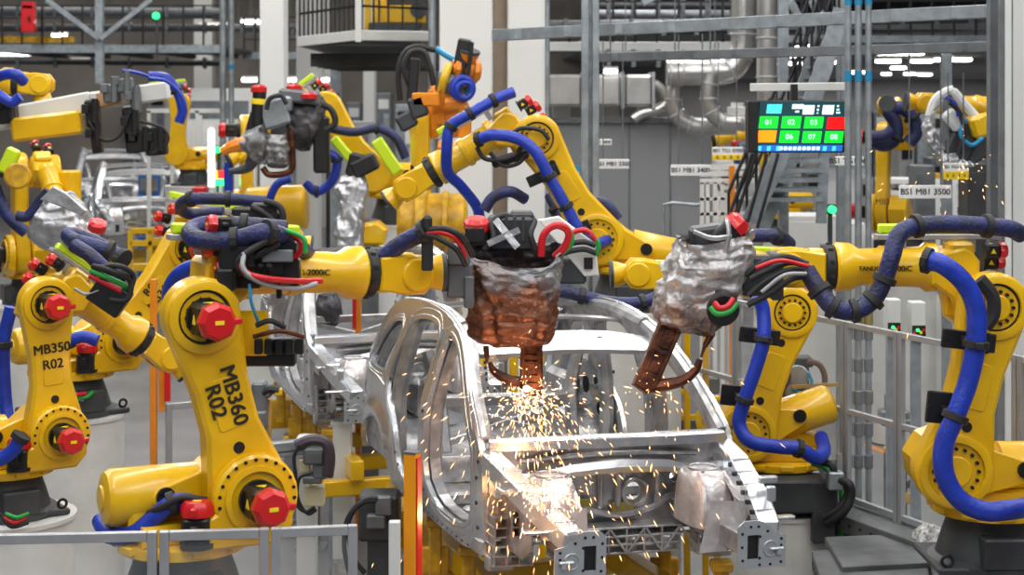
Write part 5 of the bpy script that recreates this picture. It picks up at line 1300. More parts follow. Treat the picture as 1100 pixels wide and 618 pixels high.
# yellow guard frame seen through the right-hand side of the nearest body
yg = thing('guard_rail', 'yellow tube guard frame seen through the windscreen of the nearest car body', 'guard frame', V3((P(745, 430, 15.5).x, 15.5, 0)))
b = MB()
for xx in (738, 758): b.bar(V3((P(xx, 500, 15.5).x, 15.5, 0)), P(xx, 352, 15.5), .06, .06, XA, .01)
b.bar(P(716, 421, 15.5), P(760, 421, 15.5), .05, .05, UP, .01); b.bar(P(716, 448, 15.5), P(760, 448, 15.5), .05, .05, UP, .01)
b.build('tube_frame', M_YEL, yg)
b = MB(); b.torus(P(770, 450, 15.2), (.3, -1, 0), .18, .03, 20, 8); b.bar(P(770, 470, 15.2), V3((P(770, 470, 15.2).x, 15.2, 0)), .06, .06, XA); b.build('wheel', M_YEL, yg)
b = MB(); b.box(P(744, 414, 15.6), (.5, .1, .16), bev=.02); b.box(P(736, 462, 15.6), (.5, .2, .2), bev=.02); b.build('grey_box', M_STD, yg)
# pale cabinet behind the body
def cabinet(label, x0, y0, x1, y1, Y, depth=.5, m=None, group='white control cabinets', zb=None, louvre=None, extra=None):
    a, c = P(x0, y0, Y), P(x1, y1, Y); zb = c.z if zb is None else zb
    t = thing('control_cabinet', label, 'cabinet', V3(((a.x + c.x) / 2, Y + depth / 2, zb)), group)
    w = c.x - a.x; H = a.z - zb
    b = MB(); b.box(((a.x + c.x) / 2, Y + depth / 2, zb + H / 2), (w, depth, H), bev=.012); b.build('housing', m or M_OFF, t)
    b = MB(); b.box(((a.x + c.x) / 2, Y - .008, zb + H / 2), (w * .94, .016, H * .94), bev=.004); d = b.build('door', m or M_OFF, t)
    b = MB(); b.box((a.x + w * .86, Y - .03, zb + H * .5), (.03, .03, .12), bev=.006); b.build('handle', M_BLK, d)
    if louvre:
        b = MB(); la, lc = P(louvre[0], louvre[1], Y), P(louvre[2], louvre[3], Y); n = 7
        for k in range(n):
            b.box(((la.x + lc.x) / 2 + (k - n / 2 + .5) * (lc.x - la.x) / n, Y - .022, (la.z + lc.z) / 2), ((lc.x - la.x) / n * .5, .012, la.z - lc.z))
        b.build('louvre', M_STD, d)
    return t
cabinet('big pale cabinet behind the nearest car body, seen through its windscreen', 684, 372, 722, 470, 17.0, .6, M_OFF, zb=.0)
cabinet('tall pale cabinet standing behind the second car body', 330, 275, 352, 420, 19.5, .6, M_WHT, zb=0)
cabinet('wide pale cabinet behind the wrist of the MB360 robot', 395, 268, 440, 420, 19.8, .6, M_WHT, zb=0)
# ------------------------------------------------------------------ hall shell
def hang(t, p, z1=13.1, r=.012):
    b = MB(); b.cyl(V3((p.x, p.y, p.z)), V3((p.x, p.y, z1)), r, n=6); b.build('hanger', M_STD, t)
M_FLR = mat('concrete_floor', (.21, .21, .215), 0, .4, col2=(.15, .15, .155), vscale=1.2)
b = MB(); b.box((0, 60, -.1), (130, 150, .2)); struct('floor', b, M_FLR)
M_DARKW = mat('dark_hall_wall', (.40, .39, .38), 0, .8, var=.3, vscale=.3)
b = MB(); b.box((0, 120, 8), (130, .3, 16.2)); struct('wall_back', b, M_DARKW)
b = MB(); b.box((-40, 70, 8), (.3, 100, 16.2)); struct('wall_left', b, M_DARKW)
M_MIDW = mat('brown_grey_wall', (.27, .245, .22), 0, .8, var=.35, vscale=.5)
b = MB(); b.box((-18, 66, 8), (44, .3, 16)); struct('wall_far', b, M_MIDW)
b = MB(); b.box((46, 70, 8), (.3, 100, 16.2)); struct('wall_right', b, M_DARKW)
M_CEI = mat('grey_ceiling', (.20, .20, .205), 0, .8, var=.2, vscale=.5)
b = MB(); b.box((3, 82, 13.2), (86, 76, .2)); struct('ceiling', b, M_CEI)
# white columns
M_COLM = mat('white_column_cladding', (.78, .78, .76), 0, .55, var=.04, vscale=.7)
def column(name, x0, x1, Y, m=M_COLM, depth=.7, z1=13):
    a, c = P(x0, 100, Y), P(x1, 100, Y); b = MB(); b.box(((a.x + c.x) / 2, Y + (.15 if x0 > 1000 else depth / 2), z1 / 2), (c.x - a.x, (.3 if x0 > 1000 else depth), z1), bev=.02)
    return b, m, name
n_ = 0
for (x0, x1, Y, m) in ((472, 529, 25, M_COLM), (545, 587, 25.2, M_COLM), (529, 546, 25.6, mat('tan_fire_board', (.42, .33, .25), 0, .7, var=.1)), (279, 305, 36, M_COLM), (318, 342, 38, mat('grey_clad_column', (.46, .46, .45), 0, .6)), (390, 402, 44, MATS['grey_clad_column']), (1087, 1150, 14.9, M_COLM), (208, 228, 60, MATS['grey_clad_column']), (345, 356, 60, MATS['grey_clad_column'])):
    b, mm, nn = column('column', x0, x1, Y, m); struct('column_%d' % (n_ + 1), b, mm); n_ += 1

def pole(label, px, Y, w, m, group=None, z1=12, round_=True, z0=0.0, name='steel_pole', cat='pole', bands=()):
    x = P(px, 100, Y).x
    t = thing(name, label, cat, V3((x, Y, z0)), group)
    b = MB()
    if round_: b.cyl((x, Y, z0), (x, Y, z1), w / 2, n=18)
    else: b.box((x, Y, (z0 + z1) / 2), (w, w, z1 - z0), bev=.004)
    b.build('shaft', m, t)
    b = MB(); b.box((x, Y, z0 + .01), (w * 2, w * 2, .02)); b.build('foot_plate', M_STD, t)
    for zz in bands:
        b = MB(); b.cyl((x, Y, zz - .045), (x, Y, zz + .045), w / 2 + .004, n=18); b.build('blue_band', mat('blue_tape', (.01, .22, .42), 0, .5) if 'blue_tape' not in MATS else MATS['blue_tape'], t)
    return t
zb_ = lambda y, Y: P(0, y, Y).z
pole('galvanised pole, thicker of the pair beside the white upright lamp', 239.5, 30, .12, M_STL, 'pair of galvanised poles')
pole('galvanised pole with a blue band, thinner of the pair beside the white upright lamp', 248.5, 30, .10, M_STL, 'pair of galvanised poles', bands=(zb_(72, 30),))
pole('grey steel pole right beside the clad white column', 464, 23.5, .10, M_STL)
pole('thin conduit pipe on the clad column by the grey partition', 588, 24.5, .07, M_STL)
for i, (px, w, l) in enumerate(((911, .058, 'first of the three conduits counted from the wall screen'), (922, .060, 'middle one of the three conduits beside the wall screen'), (933, .056, 'conduit of the three that is furthest from the wall screen'))):
    t = pole('galvanised ' + l, px, 14.6, w, M_STL, 'three conduits', bands=(zb_(82, 14.6), zb_(0, 14.6)))
    x = P(px, 100, 14.6).x
    for k in range(5):
        b = MB(); z = 2.55 - k * .28; b.cyl((x, 14.6, z), (x, 14.6, z - .12), w / 2 + .012, n=16, bev=.006); b.build('pipe_coupling', M_STD, t)
    b = MB(); b.cyl((x, 14.6, 2.75), (x, 14.6, 2.56), w / 2 + .012, n=16); b.build('brass_sleeve', mat('brass_sleeve', (.42, .33, .14), .6, .4) if 'brass_sleeve' not in MATS else MATS['brass_sleeve'], t)
# strut posts
st = thing('strut_post', 'tall galvanised channel post in front of the grey partition', 'post', V3((P(634, 100, 17.5).x, 17.5, 0)))
x = P(634, 100, 17.5).x; b = MB()
for s in (-1, 1): b.box((x + s * .055, 17.5, 6), (.07, .14, 12), bev=.004)
b.box((x, 17.55, 6), (.06, .06, 12)); b.build('shaft', M_STL, st); b = MB(); b.box((x, 17.5, .01), (.3, .3, .02)); b.build('foot_plate', M_STD, st)
st = thing('strut_post', 'dark grey steel column with bolted flange beside the white wall at the edge', 'post', V3((P(1068, 100, 14.7).x, 14.7, 0)))
b = MB(); x = P(1069, 100, 14.7).x; b.box((x, 14.7, 6), (.12, .12, 12), bev=.004); b.box((P(1080, 100, 14.4).x, 14.4, 6), (.10, .10, 12), bev=.004); b.build('shaft', M_STD, st)
b = MB(); x2 = P(1080, 100, 14.4).x
for k in range(30): b.cyl((x2, 14.352, .5 + k * .35), (x2, 14.344, .5 + k * .35), .012, n=8)
b.build('bolt', M_BLK, st)
b = MB(); b.box((P(1084, 100, 14.3).x, 14.33, 5), (.05, .03, 9)); b.build('cream_trunking', M_OFF, st)
pole('square galvanised post in front of the far white racks', 1017, 19, .10, M_STL, None, zb_(58, 19), False)

# overhead beams
def beam(label, pts, w, h, m, name='overhead_beam'):
    a, c = pts; b = MB(); b.bar(a, c, w, h, UP, .006)
    t = thing(name, label, 'beam', V3(((a.x + c.x) / 2, (a.y + c.y) / 2, min(a.z, c.z) - h / 2)))
    b.build('bar', m, t)
    d = (c - a); b = MB()
    if m is M_OFF: return t
    for k in range(9):
        p = a + d * (.06 + .11 * k); b.box(p + V3((0, -w / 2 - .006, 0)), (.12, .012, h * .8)); 
    b.build('joint_plate', m, t)
    return t
beam('long pale blue-grey overhead beam crossing in front of the duct', (P(530, 38, 18.3), P(1062, 12, 16.2)), .08, .13, M_STL)
beam('lower dark grey overhead beam crossing below the pale one', (P(640, 62, 20), P(1066, 50, 17.8)), .08, .11, M_STD)
beam('white cross arm holding the wall screen to the conduits', (P(806, 94, 15.2), P(908, 93, 15.2)), .05, .075, M_OFF)
beam('short white arm on the clad column by the grey partition', (P(534, 40, 24.6), P(590, 37, 24.6)), .06, .05, M_OFF)

# ------------------------------------------------------------------ the big screen
sc_ = thing('wall_screen', 'status screen with green, red and orange numbered tiles', 'screen', P(857, 160, 15.0))
Yc = 15.0; sh = -.12   # screen hangs on the cross arm, turned slightly
def SP(px, py, dy=0): return P(px, py, Yc) + V3((0, dy, 0))
b = MB(); a, c = SP(803, 107), SP(907, 164); 
def quad(x0, y0, x1, y1, dy, th, mb):   # slightly sheared tiles, as shown on the screen
    k = -.14
    f = lambda px, py: ((px + (py - 135) * k - 550) * Yc / F, CAMZ - (py - HZ) * Yc / F)
    mb.prism([f(x0, y1), f(x1, y1), f(x1, y0), f(x0, y0)], V3((0, Yc + dy, 0)), XA, UP, 0, th)
mb = MB(); mb.box((SP(855, 135).x, Yc + .06, SP(855, 136).z), (.88, .10, .47), bev=.01); mb.box((SP(808, 135).x, Yc + .0, SP(808, 136).z), (.09, .14, .46), bev=.01)
mb.box((SP(855, 105).x, Yc + .1, SP(855, 100).z), (.06, .05, .16)); mb.build('cabinet', M_BLK, sc_)
def em(name, c, e): return mat(name, c, 0, .5, emit=e)
mb = MB(); quad(813, 109, 906, 163, -.004, .006, mb); scr = mb.build('display', em('screen_dark_teal', (.003, .04, .055), .5), sc_, 0)
E_G = em('screen_green', (.0, .68, .02), 1.1); E_R = em('screen_red', (.85, .0, .002), 1.1); E_O = em('screen_orange', (.95, .24, .0), 1.1); E_W = em('screen_white', (.62, .90, .88), 1.0); E_B = em('screen_blue', (.01, .10, .42), 1.0); E_C = em('screen_cyan', (.05, .55, .60), 1.0)
tiles = [(815, 125, 835, 138, E_G, '01'), (839, 125, 859.5, 138, E_G, '02'), (863.5, 125.5, 883.5, 138, E_G, '03'), (888, 126, 907, 138.5, E_R, ''), (815.5, 140, 835, 153, E_O, ''), (839, 140.5, 859.5, 153.5, E_G, '06'), (863.5, 141, 883.5, 153.5, E_G, '07'), (887.5, 141, 907, 153.5, E_G, '08')]
for (x0, y0, x1, y1, m, s) in tiles:
    mb = MB(); quad(x0, y0, x1, y1, -.010, .004, mb); ti = mb.build('status_tile', m, scr, 0)
    if s: lettering(s, P((x0 + x1) / 2 + ((y0 + y1) / 2 - 135) * -.14, (y0 + y1) / 2, Yc) + V3((0, -.0165, 0)), XA, UP, .066, E_W, scr, 'tile_number', .0005)
for (x0, y0, x1, y1, m) in ((821, 112, 837, 122, E_C), (848, 112, 860, 117, E_W), (860, 113, 872, 123, E_W), (881, 113, 893, 123, E_W), (896, 113, 898, 115, E_W), (896, 117, 899, 118.5, E_W), (896, 120, 900, 122, E_W), (875, 113, 877, 115, E_W), (875, 117, 877, 119, E_W), (875, 121, 877, 122, E_W), (852, 119, 856, 121, E_W)):
    mb = MB(); quad(x0, y0, x1, y1, -.010, .004, mb); mb.build('header_field', m, scr, 0)
mb = MB(); quad(815, 156, 908, 162.5, -.010, .004, mb); fs_ = mb.build('footer_strip', E_B, scr, 0)
mb = MB()
for k in range(9):
    x0 = 817 + k * 10
    if 3 <= k <= 6: continue
    quad(x0, 157, x0 + 4, 162, -.013, .002, mb)
mb.build('footer_stripe', E_C, scr, 0)
mb = MB()
for k in range(9): quad(840 + k * 5.0, 157.6, 843.6 + k * 5.0, 161.2, -.013, .002, mb)
mb.build('footer_glyph', E_W, scr, 0)

# ------------------------------------------------------------------ station signs
M_SGN = mat('white_sign', (.86, .86, .86), 0, .5); M_SGY = mat('yellow_sign', (.90, .62, .01), 0, .5)
def sign(txt, x0, y0, x1, y1, Y, label, size, yellow=None, hang=None, sx=1.0):
    a, c = P(x0, y0, Y), P(x1, y1, Y); cx, cz = (a.x + c.x) / 2, (a.z + c.z) / 2
    t = thing('station_sign', label, 'sign', V3((cx, Y, c.z)), 'station signs')
    b = MB(); b.box((cx, Y, cz), (c.x - a.x, .02, a.z - c.z), bev=.006); b.build('board', M_SGN, t)
    tz = cz
    if yellow:
        yy = P(0, yellow, Y).z; b = MB(); b.box((cx, Y - .003, (yy + c.z) / 2), (c.x - a.x, .02, yy - c.z), bev=.004); b.build('yellow_band', M_SGY, t); tz = (a.z + yy) / 2
        b = MB(); w = c.x - a.x
        for k in range(4):
            u = cx + (k - 1.5) * w * .22; s_ = w * .035; zz = (yy + c.z) / 2
            b.box((u, Y - .015, zz + s_), (s_ * 2, .004, s_ * .5)); b.box((u, Y - .015, zz - s_), (s_ * 2.2, .004, s_ * .5)); b.box((u + (k % 2 - .5) * s_, Y - .015, zz), (s_ * .5, .004, s_ * 2.4)); b.box((u, Y - .015, zz), (s_ * 1.6, .004, s_ * .4))
        b.build('glyph', M_INK, t)
    lettering(txt, V3((cx, Y - .012, tz)), XA, UP, size, M_INK, t, thick=.001, bold=.002, sx=sx)
    b = MB()
    for s in (-1, 1): b.cyl((cx + s * (c.x - a.x) * .3, Y + .005, a.z), (cx + s * (c.x - a.x) * .3, Y + .005, a.z + (hang or .8)), .008, n=6)
    b.build('hanger', M_STD, t)
    return t
sign('BS1 MB1 3300', 641, 171, 676, 181.5, 21.5, 'white station sign reading BS1 MB1 3300 by the tall channel post', .073, hang=1.5)
sign('BS1 MB1 3400', 720.5, 177, 763, 189, 20.5, 'white station sign reading BS1 MB1 3400 on the grey partition', .08, hang=1.6)
sign('BS1 MB1 3500', 965.5, 199, 1022, 213.5, 18.3, 'large white station sign reading BS1 MB1 3500 over the far racks', .092, hang=1.5)
sign('BS1 TG1 0700', 765, 158, 798, 172, 23.5, 'white and yellow station sign reading BS1 TG1 0700 near the stair', .070, 166, 1.5)
sign('BS1 TG1 0500', 1013, 175, 1040.5, 193, 18.6, 'white and yellow station sign reading BS1 TG1 0500 on the galvanised post', .048, 184, 1.0)
sign('BS1 TG1 060', 897, 168, 928, 178, 16.5, 'white station sign partly covered by the three conduits', .075, hang=1.0)
sign('ST 0800', 640, 149.5, 657, 156, 24.6, 'small grey station sign high on the grey partition', .06, hang=.01)

# ------------------------------------------------------------------ grey partition and notice board
M_PRT = mat('grey_partition', (.27, .28, .29), .1, .55, var=.05, vscale=.8)
b = MB(); a, c = P(588, 132, 26), P(764, 132, 26); b.box(((a.x + c.x) / 2, 26.1, a.z / 2), (c.x - a.x, .2, a.z), bev=.01)
pt = tag(b.build('partition_wall', M_PRT), kind='structure')
b = MB(); b.box(((a.x + c.x) / 2, 26.05, a.z + .04), (c.x - a.x + .1, .34, .08)); 
for k in range(1, 4): b.box((a.x + (c.x - a.x) * k / 4, 25.99, a.z / 2), (.02, .02, a.z))
struct('trim_1', b, M_STD)
nb = thing('notice_board', 'blue notice board with a paper sheet on the grey partition', 'notice board', P(612, 250, 25.9))
a, c = P(596, 178, 25.85), P(624, 212, 25.85); b = MB(); b.box(((a.x + c.x) / 2, 25.87, (a.z + c.z) / 2), (c.x - a.x, .05, a.z - c.z), bev=.01); b.build('board', mat('notice_blue', (.05, .30, .55), 0, .5), nb)
a, c = P(603, 185, 25.8), P(622, 206, 25.8); b = MB(); b.box(((a.x + c.x) / 2, 25.83, (a.z + c.z) / 2), (c.x - a.x, .02, a.z - c.z)); b.build('paper', M_WHT, nb)
b = MB(); b.box((P(609, 196, 25.8).x, 25.815, P(609, 196, 25.8).z), (.12, .01, .12)); b.build('picture', M_STD, nb)
q = P(612, 212, 25.87); b = MB(); b.box((q.x, 25.87, q.z / 2), (.06, .05, q.z)); b.build('stand', M_STD, nb)

# ------------------------------------------------------------------ ducts
M_DUC = mat('silver_duct', (.58, .57, .55), .85, .30, var=.2, vscale=3, bump=.15, bscale=5)
def duct(label, pts, Y, r, name='round_duct', seams=True):
    pp = PP(pts, Y); t = thing(name, label, 'duct', (pp[0] + pp[-1]) / 2, 'silver ducts')
    b = MB(); b.tube(pp, r, 24, 8); b.build('pipe', M_DUC, t)
    c = catmull(pp, 8); b = MB()
    for i in range(4, len(c) - 2, 7):
        d = (c[i + 1] - c[i - 1]).normalized(); b.lathe(c[i] - d * .02, d, [(0, r), (.008, r + .015), (.03, r + .015), (.038, r)], 24, None, False)
    b.build('seam_ring', M_ALU, t)
    hang(t, (pp[len(pp) // 2 - 1] + V3((0, 0, r))))
    return t
duct('thick silver duct coming down and bending level in front of the mezzanine', [(800, -60), (799, 20), (797, 55), (786, 74), (765, 78), (730, 78), (716, 78)], 25, .19)
duct('silver branch duct elbow nearest the square duct', [(727, 80), (724, 100), (725, 118), (738, 133), (760, 136), (790, 136)], 25.3, .125)
duct('silver branch duct elbow nearest the status screen', [(764, 80), (761, 100), (763, 116), (775, 130), (798, 132), (830, 132)], 24.9, .125)
duct('straight vertical silver duct behind the status screen', [(824, -60), (824, 20), (824, 70), (824, 120), (824, 150)], 24, .15)
sd = thing('square_duct', 'boxy silver duct with quilted foil face under the mezzanine', 'duct', P(650, 116, 25.5), 'silver ducts')
b = MB()
for (x0, x1) in ((588, 626), (628, 668), (670, 702)):
    a, c = P(x0, 80, 25.5), P(x1, 115, 25.5); b.box(((a.x + c.x) / 2, 25.9, (a.z + c.z) / 2), (c.x - a.x - .01, .8, a.z - c.z), bev=.05)
b.build('casing', M_DUC, sd)
b = MB()
for x0 in (627, 669, 702): a = P(x0, 78, 25.5); b.box((a.x, 25.9, P(0, 97, 25.5).z), (.04, .86, .56))
b.build('flange', M_ALU, sd)
b = MB(); b.tube(PP([(702, 90), (712, 98), (716, 110), (706, 118), (690, 122), (680, 128)], 25.6), .08, 12, 5); b.build('outlet', M_DUC, sd)
for i, xx in enumerate((603, 655, 695, 792)):
    mb = MB(); a = P(xx, 117, 26.2); mb.box((a.x, 26.2, a.z - .07), (.28, .3, .20), bev=.01); mb.box((a.x, 26.2, a.z - .18), (.4, .35, .05)); mb.cyl((a.x, 26.2, a.z + .0), (a.x, 26.2, a.z + .1), .1, n=14)
    t = thing('roof_fan', ['white fan box on the partition nearest the clad column', 'white fan box on the partition under the square duct', 'white fan box on the partition beside the duct outlet', 'white fan box by the stair under the branch duct'][i], 'fan box', V3((a.x, 26.2, a.z - .2)), 'fan boxes on the partition')
    mb.build('housing', M_OFF, t)

# ------------------------------------------------------------------ mezzanines with railings
def mezz(label, x0, x1, ytop, ybot, Y, depth, rail_h, n_post, group='raised walkways', dark=True, under=None, m_edge=None, bars=0, pipes=True):
    a, c = P(x0, ytop, Y), P(x1, ybot, Y)
    t = thing('walkway', label, 'walkway', V3(((a.x + c.x) / 2, Y + depth / 2, c.z)), group)
    b = MB(); b.box(((a.x + c.x) / 2, Y + .06, (a.z + c.z) / 2), (c.x - a.x, .12, a.z - c.z), bev=.01); b.build('edge_beam', m_edge or M_STL, t)
    b = MB(); b.box(((a.x + c.x) / 2, Y + depth / 2 + .13, a.z - .06), (c.x - a.x, depth, .08)); 
    k = int((c.x - a.x) / 1.5) + 1
    for i in range(k): b.box((a.x + (c.x - a.x) * (i + .5) / k, Y + depth / 2 + .13, (a.z + c.z) / 2 - .05), (.12, depth, max(.1, a.z - c.z - .1)))
    b.build('deck', M_DGR, t)
    zt = a.z + rail_h
    for i in range(n_post + 1):
        b = MB(); x = a.x + (c.x - a.x) * i / n_post; b.bar((x, Y + .03, c.z + .02), (x, Y + .03, zt), .05, .05, XA); b.build('rail_post', M_BLK, t)
    for q in (1.0, .68, .36):
        b = MB(); b.bar((a.x, Y + .03, a.z + rail_h * q), (c.x, Y + .03, a.z + rail_h * q), .04, .04, UP); b.build('hand_rail', M_BLK, t)
    if bars:
        b = MB()
        for i in range(bars): x = a.x + (c.x - a.x) * (i + .5) / bars; b.bar((x, Y + .03, a.z), (x, Y + .03, zt), .03, .03, XA)
        b.build('baluster', M_BLK, t)
    return t
mezz('long dark walkway with black railings along the top of the hall', -20, 240, 48, 57, 45, 6, 1.05, 12)
mezz('raised walkway with a pale edge beam behind the silver ducts', 588, 800, 45, 55, 34, 4, 1.2, 9, m_edge=M_OFF)
mezz('raised walkway of the far hall above the ceiling lamps', 838, 1072, 38, 46, 36, 3, 1.1, 10)
mezz('dim far walkway between the white columns', 262, 322, 56, 64, 50, 5, 1.05, 5)
# close platform near the top middle
pf = thing('platform', 'grey steel platform with black balusters near the top between the columns', 'platform', P(390, 45, 28))
A0, A1, A2 = P(322, 45, 27.0), P(385, 38, 25.5), P(462, 39, 27.5)
b = MB()
for (p, q) in ((A0, A1), (A1, A2)): b.bar(p, q, .1, .16, UP, .01)
b.build('edge_beam', M_OFF, pf)
b = MB(); b.prism([(A0.x, A0.y), (A1.x, A1.y), (A2.x, A2.y), (A2.x, 33), (A0.x, 33)], V3((0, 0, 0)), XA, YA, A0.z - .08, A0.z - .02)
for k in range(5): b.box((-2.2, 27.5 + k, A0.z - .28), (2.2, .12, .22))
b.build('deck', M_DGR, pf)
for (p, q, n) in ((A0, A1, 13), (A1, A2, 5)):
    b = MB()
    for i in range(n + 1):
        x = p.lerp(q, i / n); b.bar(x, x + UP * 1.1, .03, .03, XA)
    b.build('baluster', M_BLK, pf)
    for h_ in (.45, .8, 1.1):
        b = MB(); b.bar(p + UP * h_, q + UP * h_, .035, .035, UP); b.build('hand_rail', M_BLK, pf)
b = MB(); b.bar(A1 - UP * .1, A1 + UP * 1.4, .09, .09, XA); b.build('corner_post', M_OFF, pf)
for x, y in ((A0.x, 32.6), (A2.x, 32.6)):
    b = MB(); b.box((x, y, (A0.z - .1) / 2), (.2, .2, A0.z - .1)); b.build('leg', M_STL, pf)
ym = thing('yellow_machine', 'yellow machine standing on the steel platform', 'machine', P(425, 40, 29))
b = MB(); z = A0.z
for xx in (395, 403, 412): b.bar(V3((P(xx, 0, 29).x, 29, z)), V3((P(xx, 0, 29).x, 29, z + 2)), .1, .1, XA)
b.build('frame', M_YEL, ym)
b = MB(); b.box((P(435, 0, 29).x, 29, P(0, 16, 29).z), (.7, .5, .3), bev=.02); b.build('body', M_YEL, ym)
b = MB(); b.cyl((P(450, 0, 28.8).x, 28.8, P(0, 12, 29).z), (P(450, 0, 28.8).x, 28.6, P(0, 12, 29).z), .14, n=16); b.box((P(425, 0, 29).x, 29, z + .2), (.9, .5, .4), bev=.02); b.build('motor', M_DGR, ym)

# roof steelwork and pipes seen high up
def truss(label, pts, Y, w=.12, m=M_STL):
    pp = PP(pts, Y); t = thing('steel_brace', label, 'brace', pp[0], 'steel braces')
    b = MB(); b.bar(pp[0], pp[1], w, w, YA, .01); b.build('bar', m, t); return t
truss('slanting steel brace high on the dark walkway, leaning towards the upright', [(50, 0), (107, 42)], 43)
truss('slanting steel brace high on the dark walkway, rising from the upright', [(108, 42), (162, 0)], 43)
truss('steel upright between the two slanting braces', [(107, -20), (107, 90)], 43.2, .2)
truss('slanting steel brace above the stair, steep', [(848, 0), (872, 45)], 22, .1)
truss('slanting steel brace beside the steep one above the stair', [(872, 0), (886, 30)], 22, .1)
truss('slanting steel brace behind the silver ducts', [(690, 4), (712, -8)], 33, .12)
for i, (x0, y0, x1, y1) in enumerate(((640, 6, 800, 6), (640, 16, 800, 17), (590, 30, 800, 28), (840, 24, 1060, 20), (0, 30, 240, 30), (0, 12, 240, 14), (0, 66, 240, 68), (240, 30, 322, 30), (640, 62, 800, 64))):
    Y = (36, 37, 33, 37.4, 52, 53, 51.6, 52, 32.4)[i]
    t = thing('service_pipe', 'service pipe run high across the hall, ' + ('upper one behind the ducts', 'second one behind the ducts', 'lower one behind the ducts', 'above the far hall lamps', 'behind the dark walkway railing', 'topmost behind the dark walkway', 'below the dark walkway', 'between the white columns', 'under the pale edge beam')[i], 'pipe', P((x0 + x1) / 2, (y0 + y1) / 2, Y), 'service pipes')
    b = MB(); b.cyl(P(x0, y0, Y), P(x1, y1, Y), .09 + .03 * (i % 3), n=12); b.build('pipe', M_STD if i % 2 else M_DGR, t)
    for k in range(6):
        b = MB(); p = P(x0, y0, Y).lerp(P(x1, y1, Y), (k + .5) / 6); b.box(p, (.08, .34, .34)); b.build('bracket', M_STD, t)
    if i != 3:
        for q in (.2, .8): hang(t, P(x0, y0, Y).lerp(P(x1, y1, Y), q) + V3((0, 0, .1)))
rd = thing('fire_cabinet', 'red cabinet on the dark walkway near the top corner', 'cabinet', P(31, 33, 44.5))
b = MB(); b.box(P(31, 20, 44.5), (.34, .3, .72), bev=.02); b.build('housing', M_RED, rd); b = MB(); b.box(P(31, 6, 44.5), (.3, .3, .2), bev=.02); b.build('lid', M_RED, rd); b = MB(); b.box(P(31, 20, 44.3), (.04, .04, .14)); b.build('handle', M_BLK, rd)
yb = thing('yellow_guard', 'yellow guard board along the foot of the dark walkway', 'guard board', P(40, 45, 45.3))
b = MB(); b.bar(P(-10, 42.5, 45.3), P(80, 42.5, 45.3), .05, .16, UP); b.build('board', M_YELD, yb); b = MB()
for xx in (10, 40, 70): b.bar(P(xx, 46, 45.35), P(xx, 38, 45.35), .05, .05, YA)
b.build('post', M_YELD, yb)
E_GL = mat('green_lamp', (.02, .9, .15), 0, .4, emit=3); E_LA = mat('lamp_white', (1, .98, .94), 0, .5, emit=9); E_RL = mat('red_lamp', (.9, .02, .02), 0, .4, emit=2); E_AL = mat('amber_lamp', (.95, .65, .05), 0, .4, emit=2)
def sig(label, px, py, Y, m, r=.09):
    t = thing('signal_lamp', label, 'signal lamp', P(px, py, Y), 'signal lamps'); b = MB(); b.cyl(P(px, py, Y), P(px, py, Y) + V3((0, -.1, 0)), r, n=14, bev=.01); b.build('lens', m, t)
    b = MB(); b.box(P(px, py, Y) + V3((0, .06, 0)), (r * 2.6, .1, r * 2.6), bev=.01); q = P(px, py, Y); b.bar(q + V3((0, .08, -r)), q + V3((0, .08, -1.2)), .05, .05, XA); b.build('housing', M_DGR, t)
sig('green signal lamp high on the dark walkway', 168, 17, 44.6, E_GL, .09)
sig('green signal lamp beside the white upright lamp', 234, 161, 26, E_GL, .05)
sig('green signal lamp on the white cabinet by the stair', 893, 225, 19.8, E_GL, .045)

# ceiling lamps of the far hall
b = MB(); b.box((22, 78, 6.25), (40, 80, .2)); struct('ceiling_far', b, M_CEI)
k_ = 0
for (x0, x1, y, Y) in ((944, 991, 71, 52), (976, 1003, 63.5, 44), (948, 956, 88, 90), (972, 982, 88, 90), (986, 1000, 88, 92), (1022, 1042, 76, 60), (1041, 1066, 67.5, 48), (836, 866, 81, 66), (834, 862, 73.5, 55), (890, 905, 79, 64), (856, 872, 64, 45), (894, 908, 65.5, 47), (1000, 1030, 63, 44), (942, 966, 78.5, 62), (980, 1000, 77, 62), (1048, 1066, 63.5, 44), (860, 880, 88, 90), (912, 928, 86, 85), (1005, 1015, 77, 60), (958, 972, 82, 74)):
    a, c = P(x0, y, Y), P(x1, y, Y); z = 6.06
    t = thing('ceiling_lamp', 'white strip lamp under the far hall ceiling', 'ceiling lamp', V3(((a.x + c.x) / 2, Y, z)), 'strip lamps of the far hall'); k_ += 1
    b = MB(); b.box(((a.x + c.x) / 2, Y, z + .05), (c.x - a.x, .7, .08)); b.build('housing', M_OFF, t)
    b = MB(); b.box(((a.x + c.x) / 2, Y, z - .04), ((c.x - a.x) * .96, .6, .09)); b.build('tube', E_LA, t)
def strip(label, px, py, Y, w, h=.06):
    t = thing('strip_lamp', label, 'lamp', P(px, py, Y), 'strip lamps of the near hall'); b = MB(); b.box(P(px, py, Y), (w, .1, h)); b.build('tube', E_LA, t); b = MB(); b.box(P(px, py, Y) + V3((0, .04, h * .9)), (w * 1.1, .2, h * .6)); b.build('housing', M_OFF, t); hang(t, P(px, py, Y) + V3((0, .1, .05)))
strip('short bright strip lamp above the square duct', 656, 77, 25.2, .2)
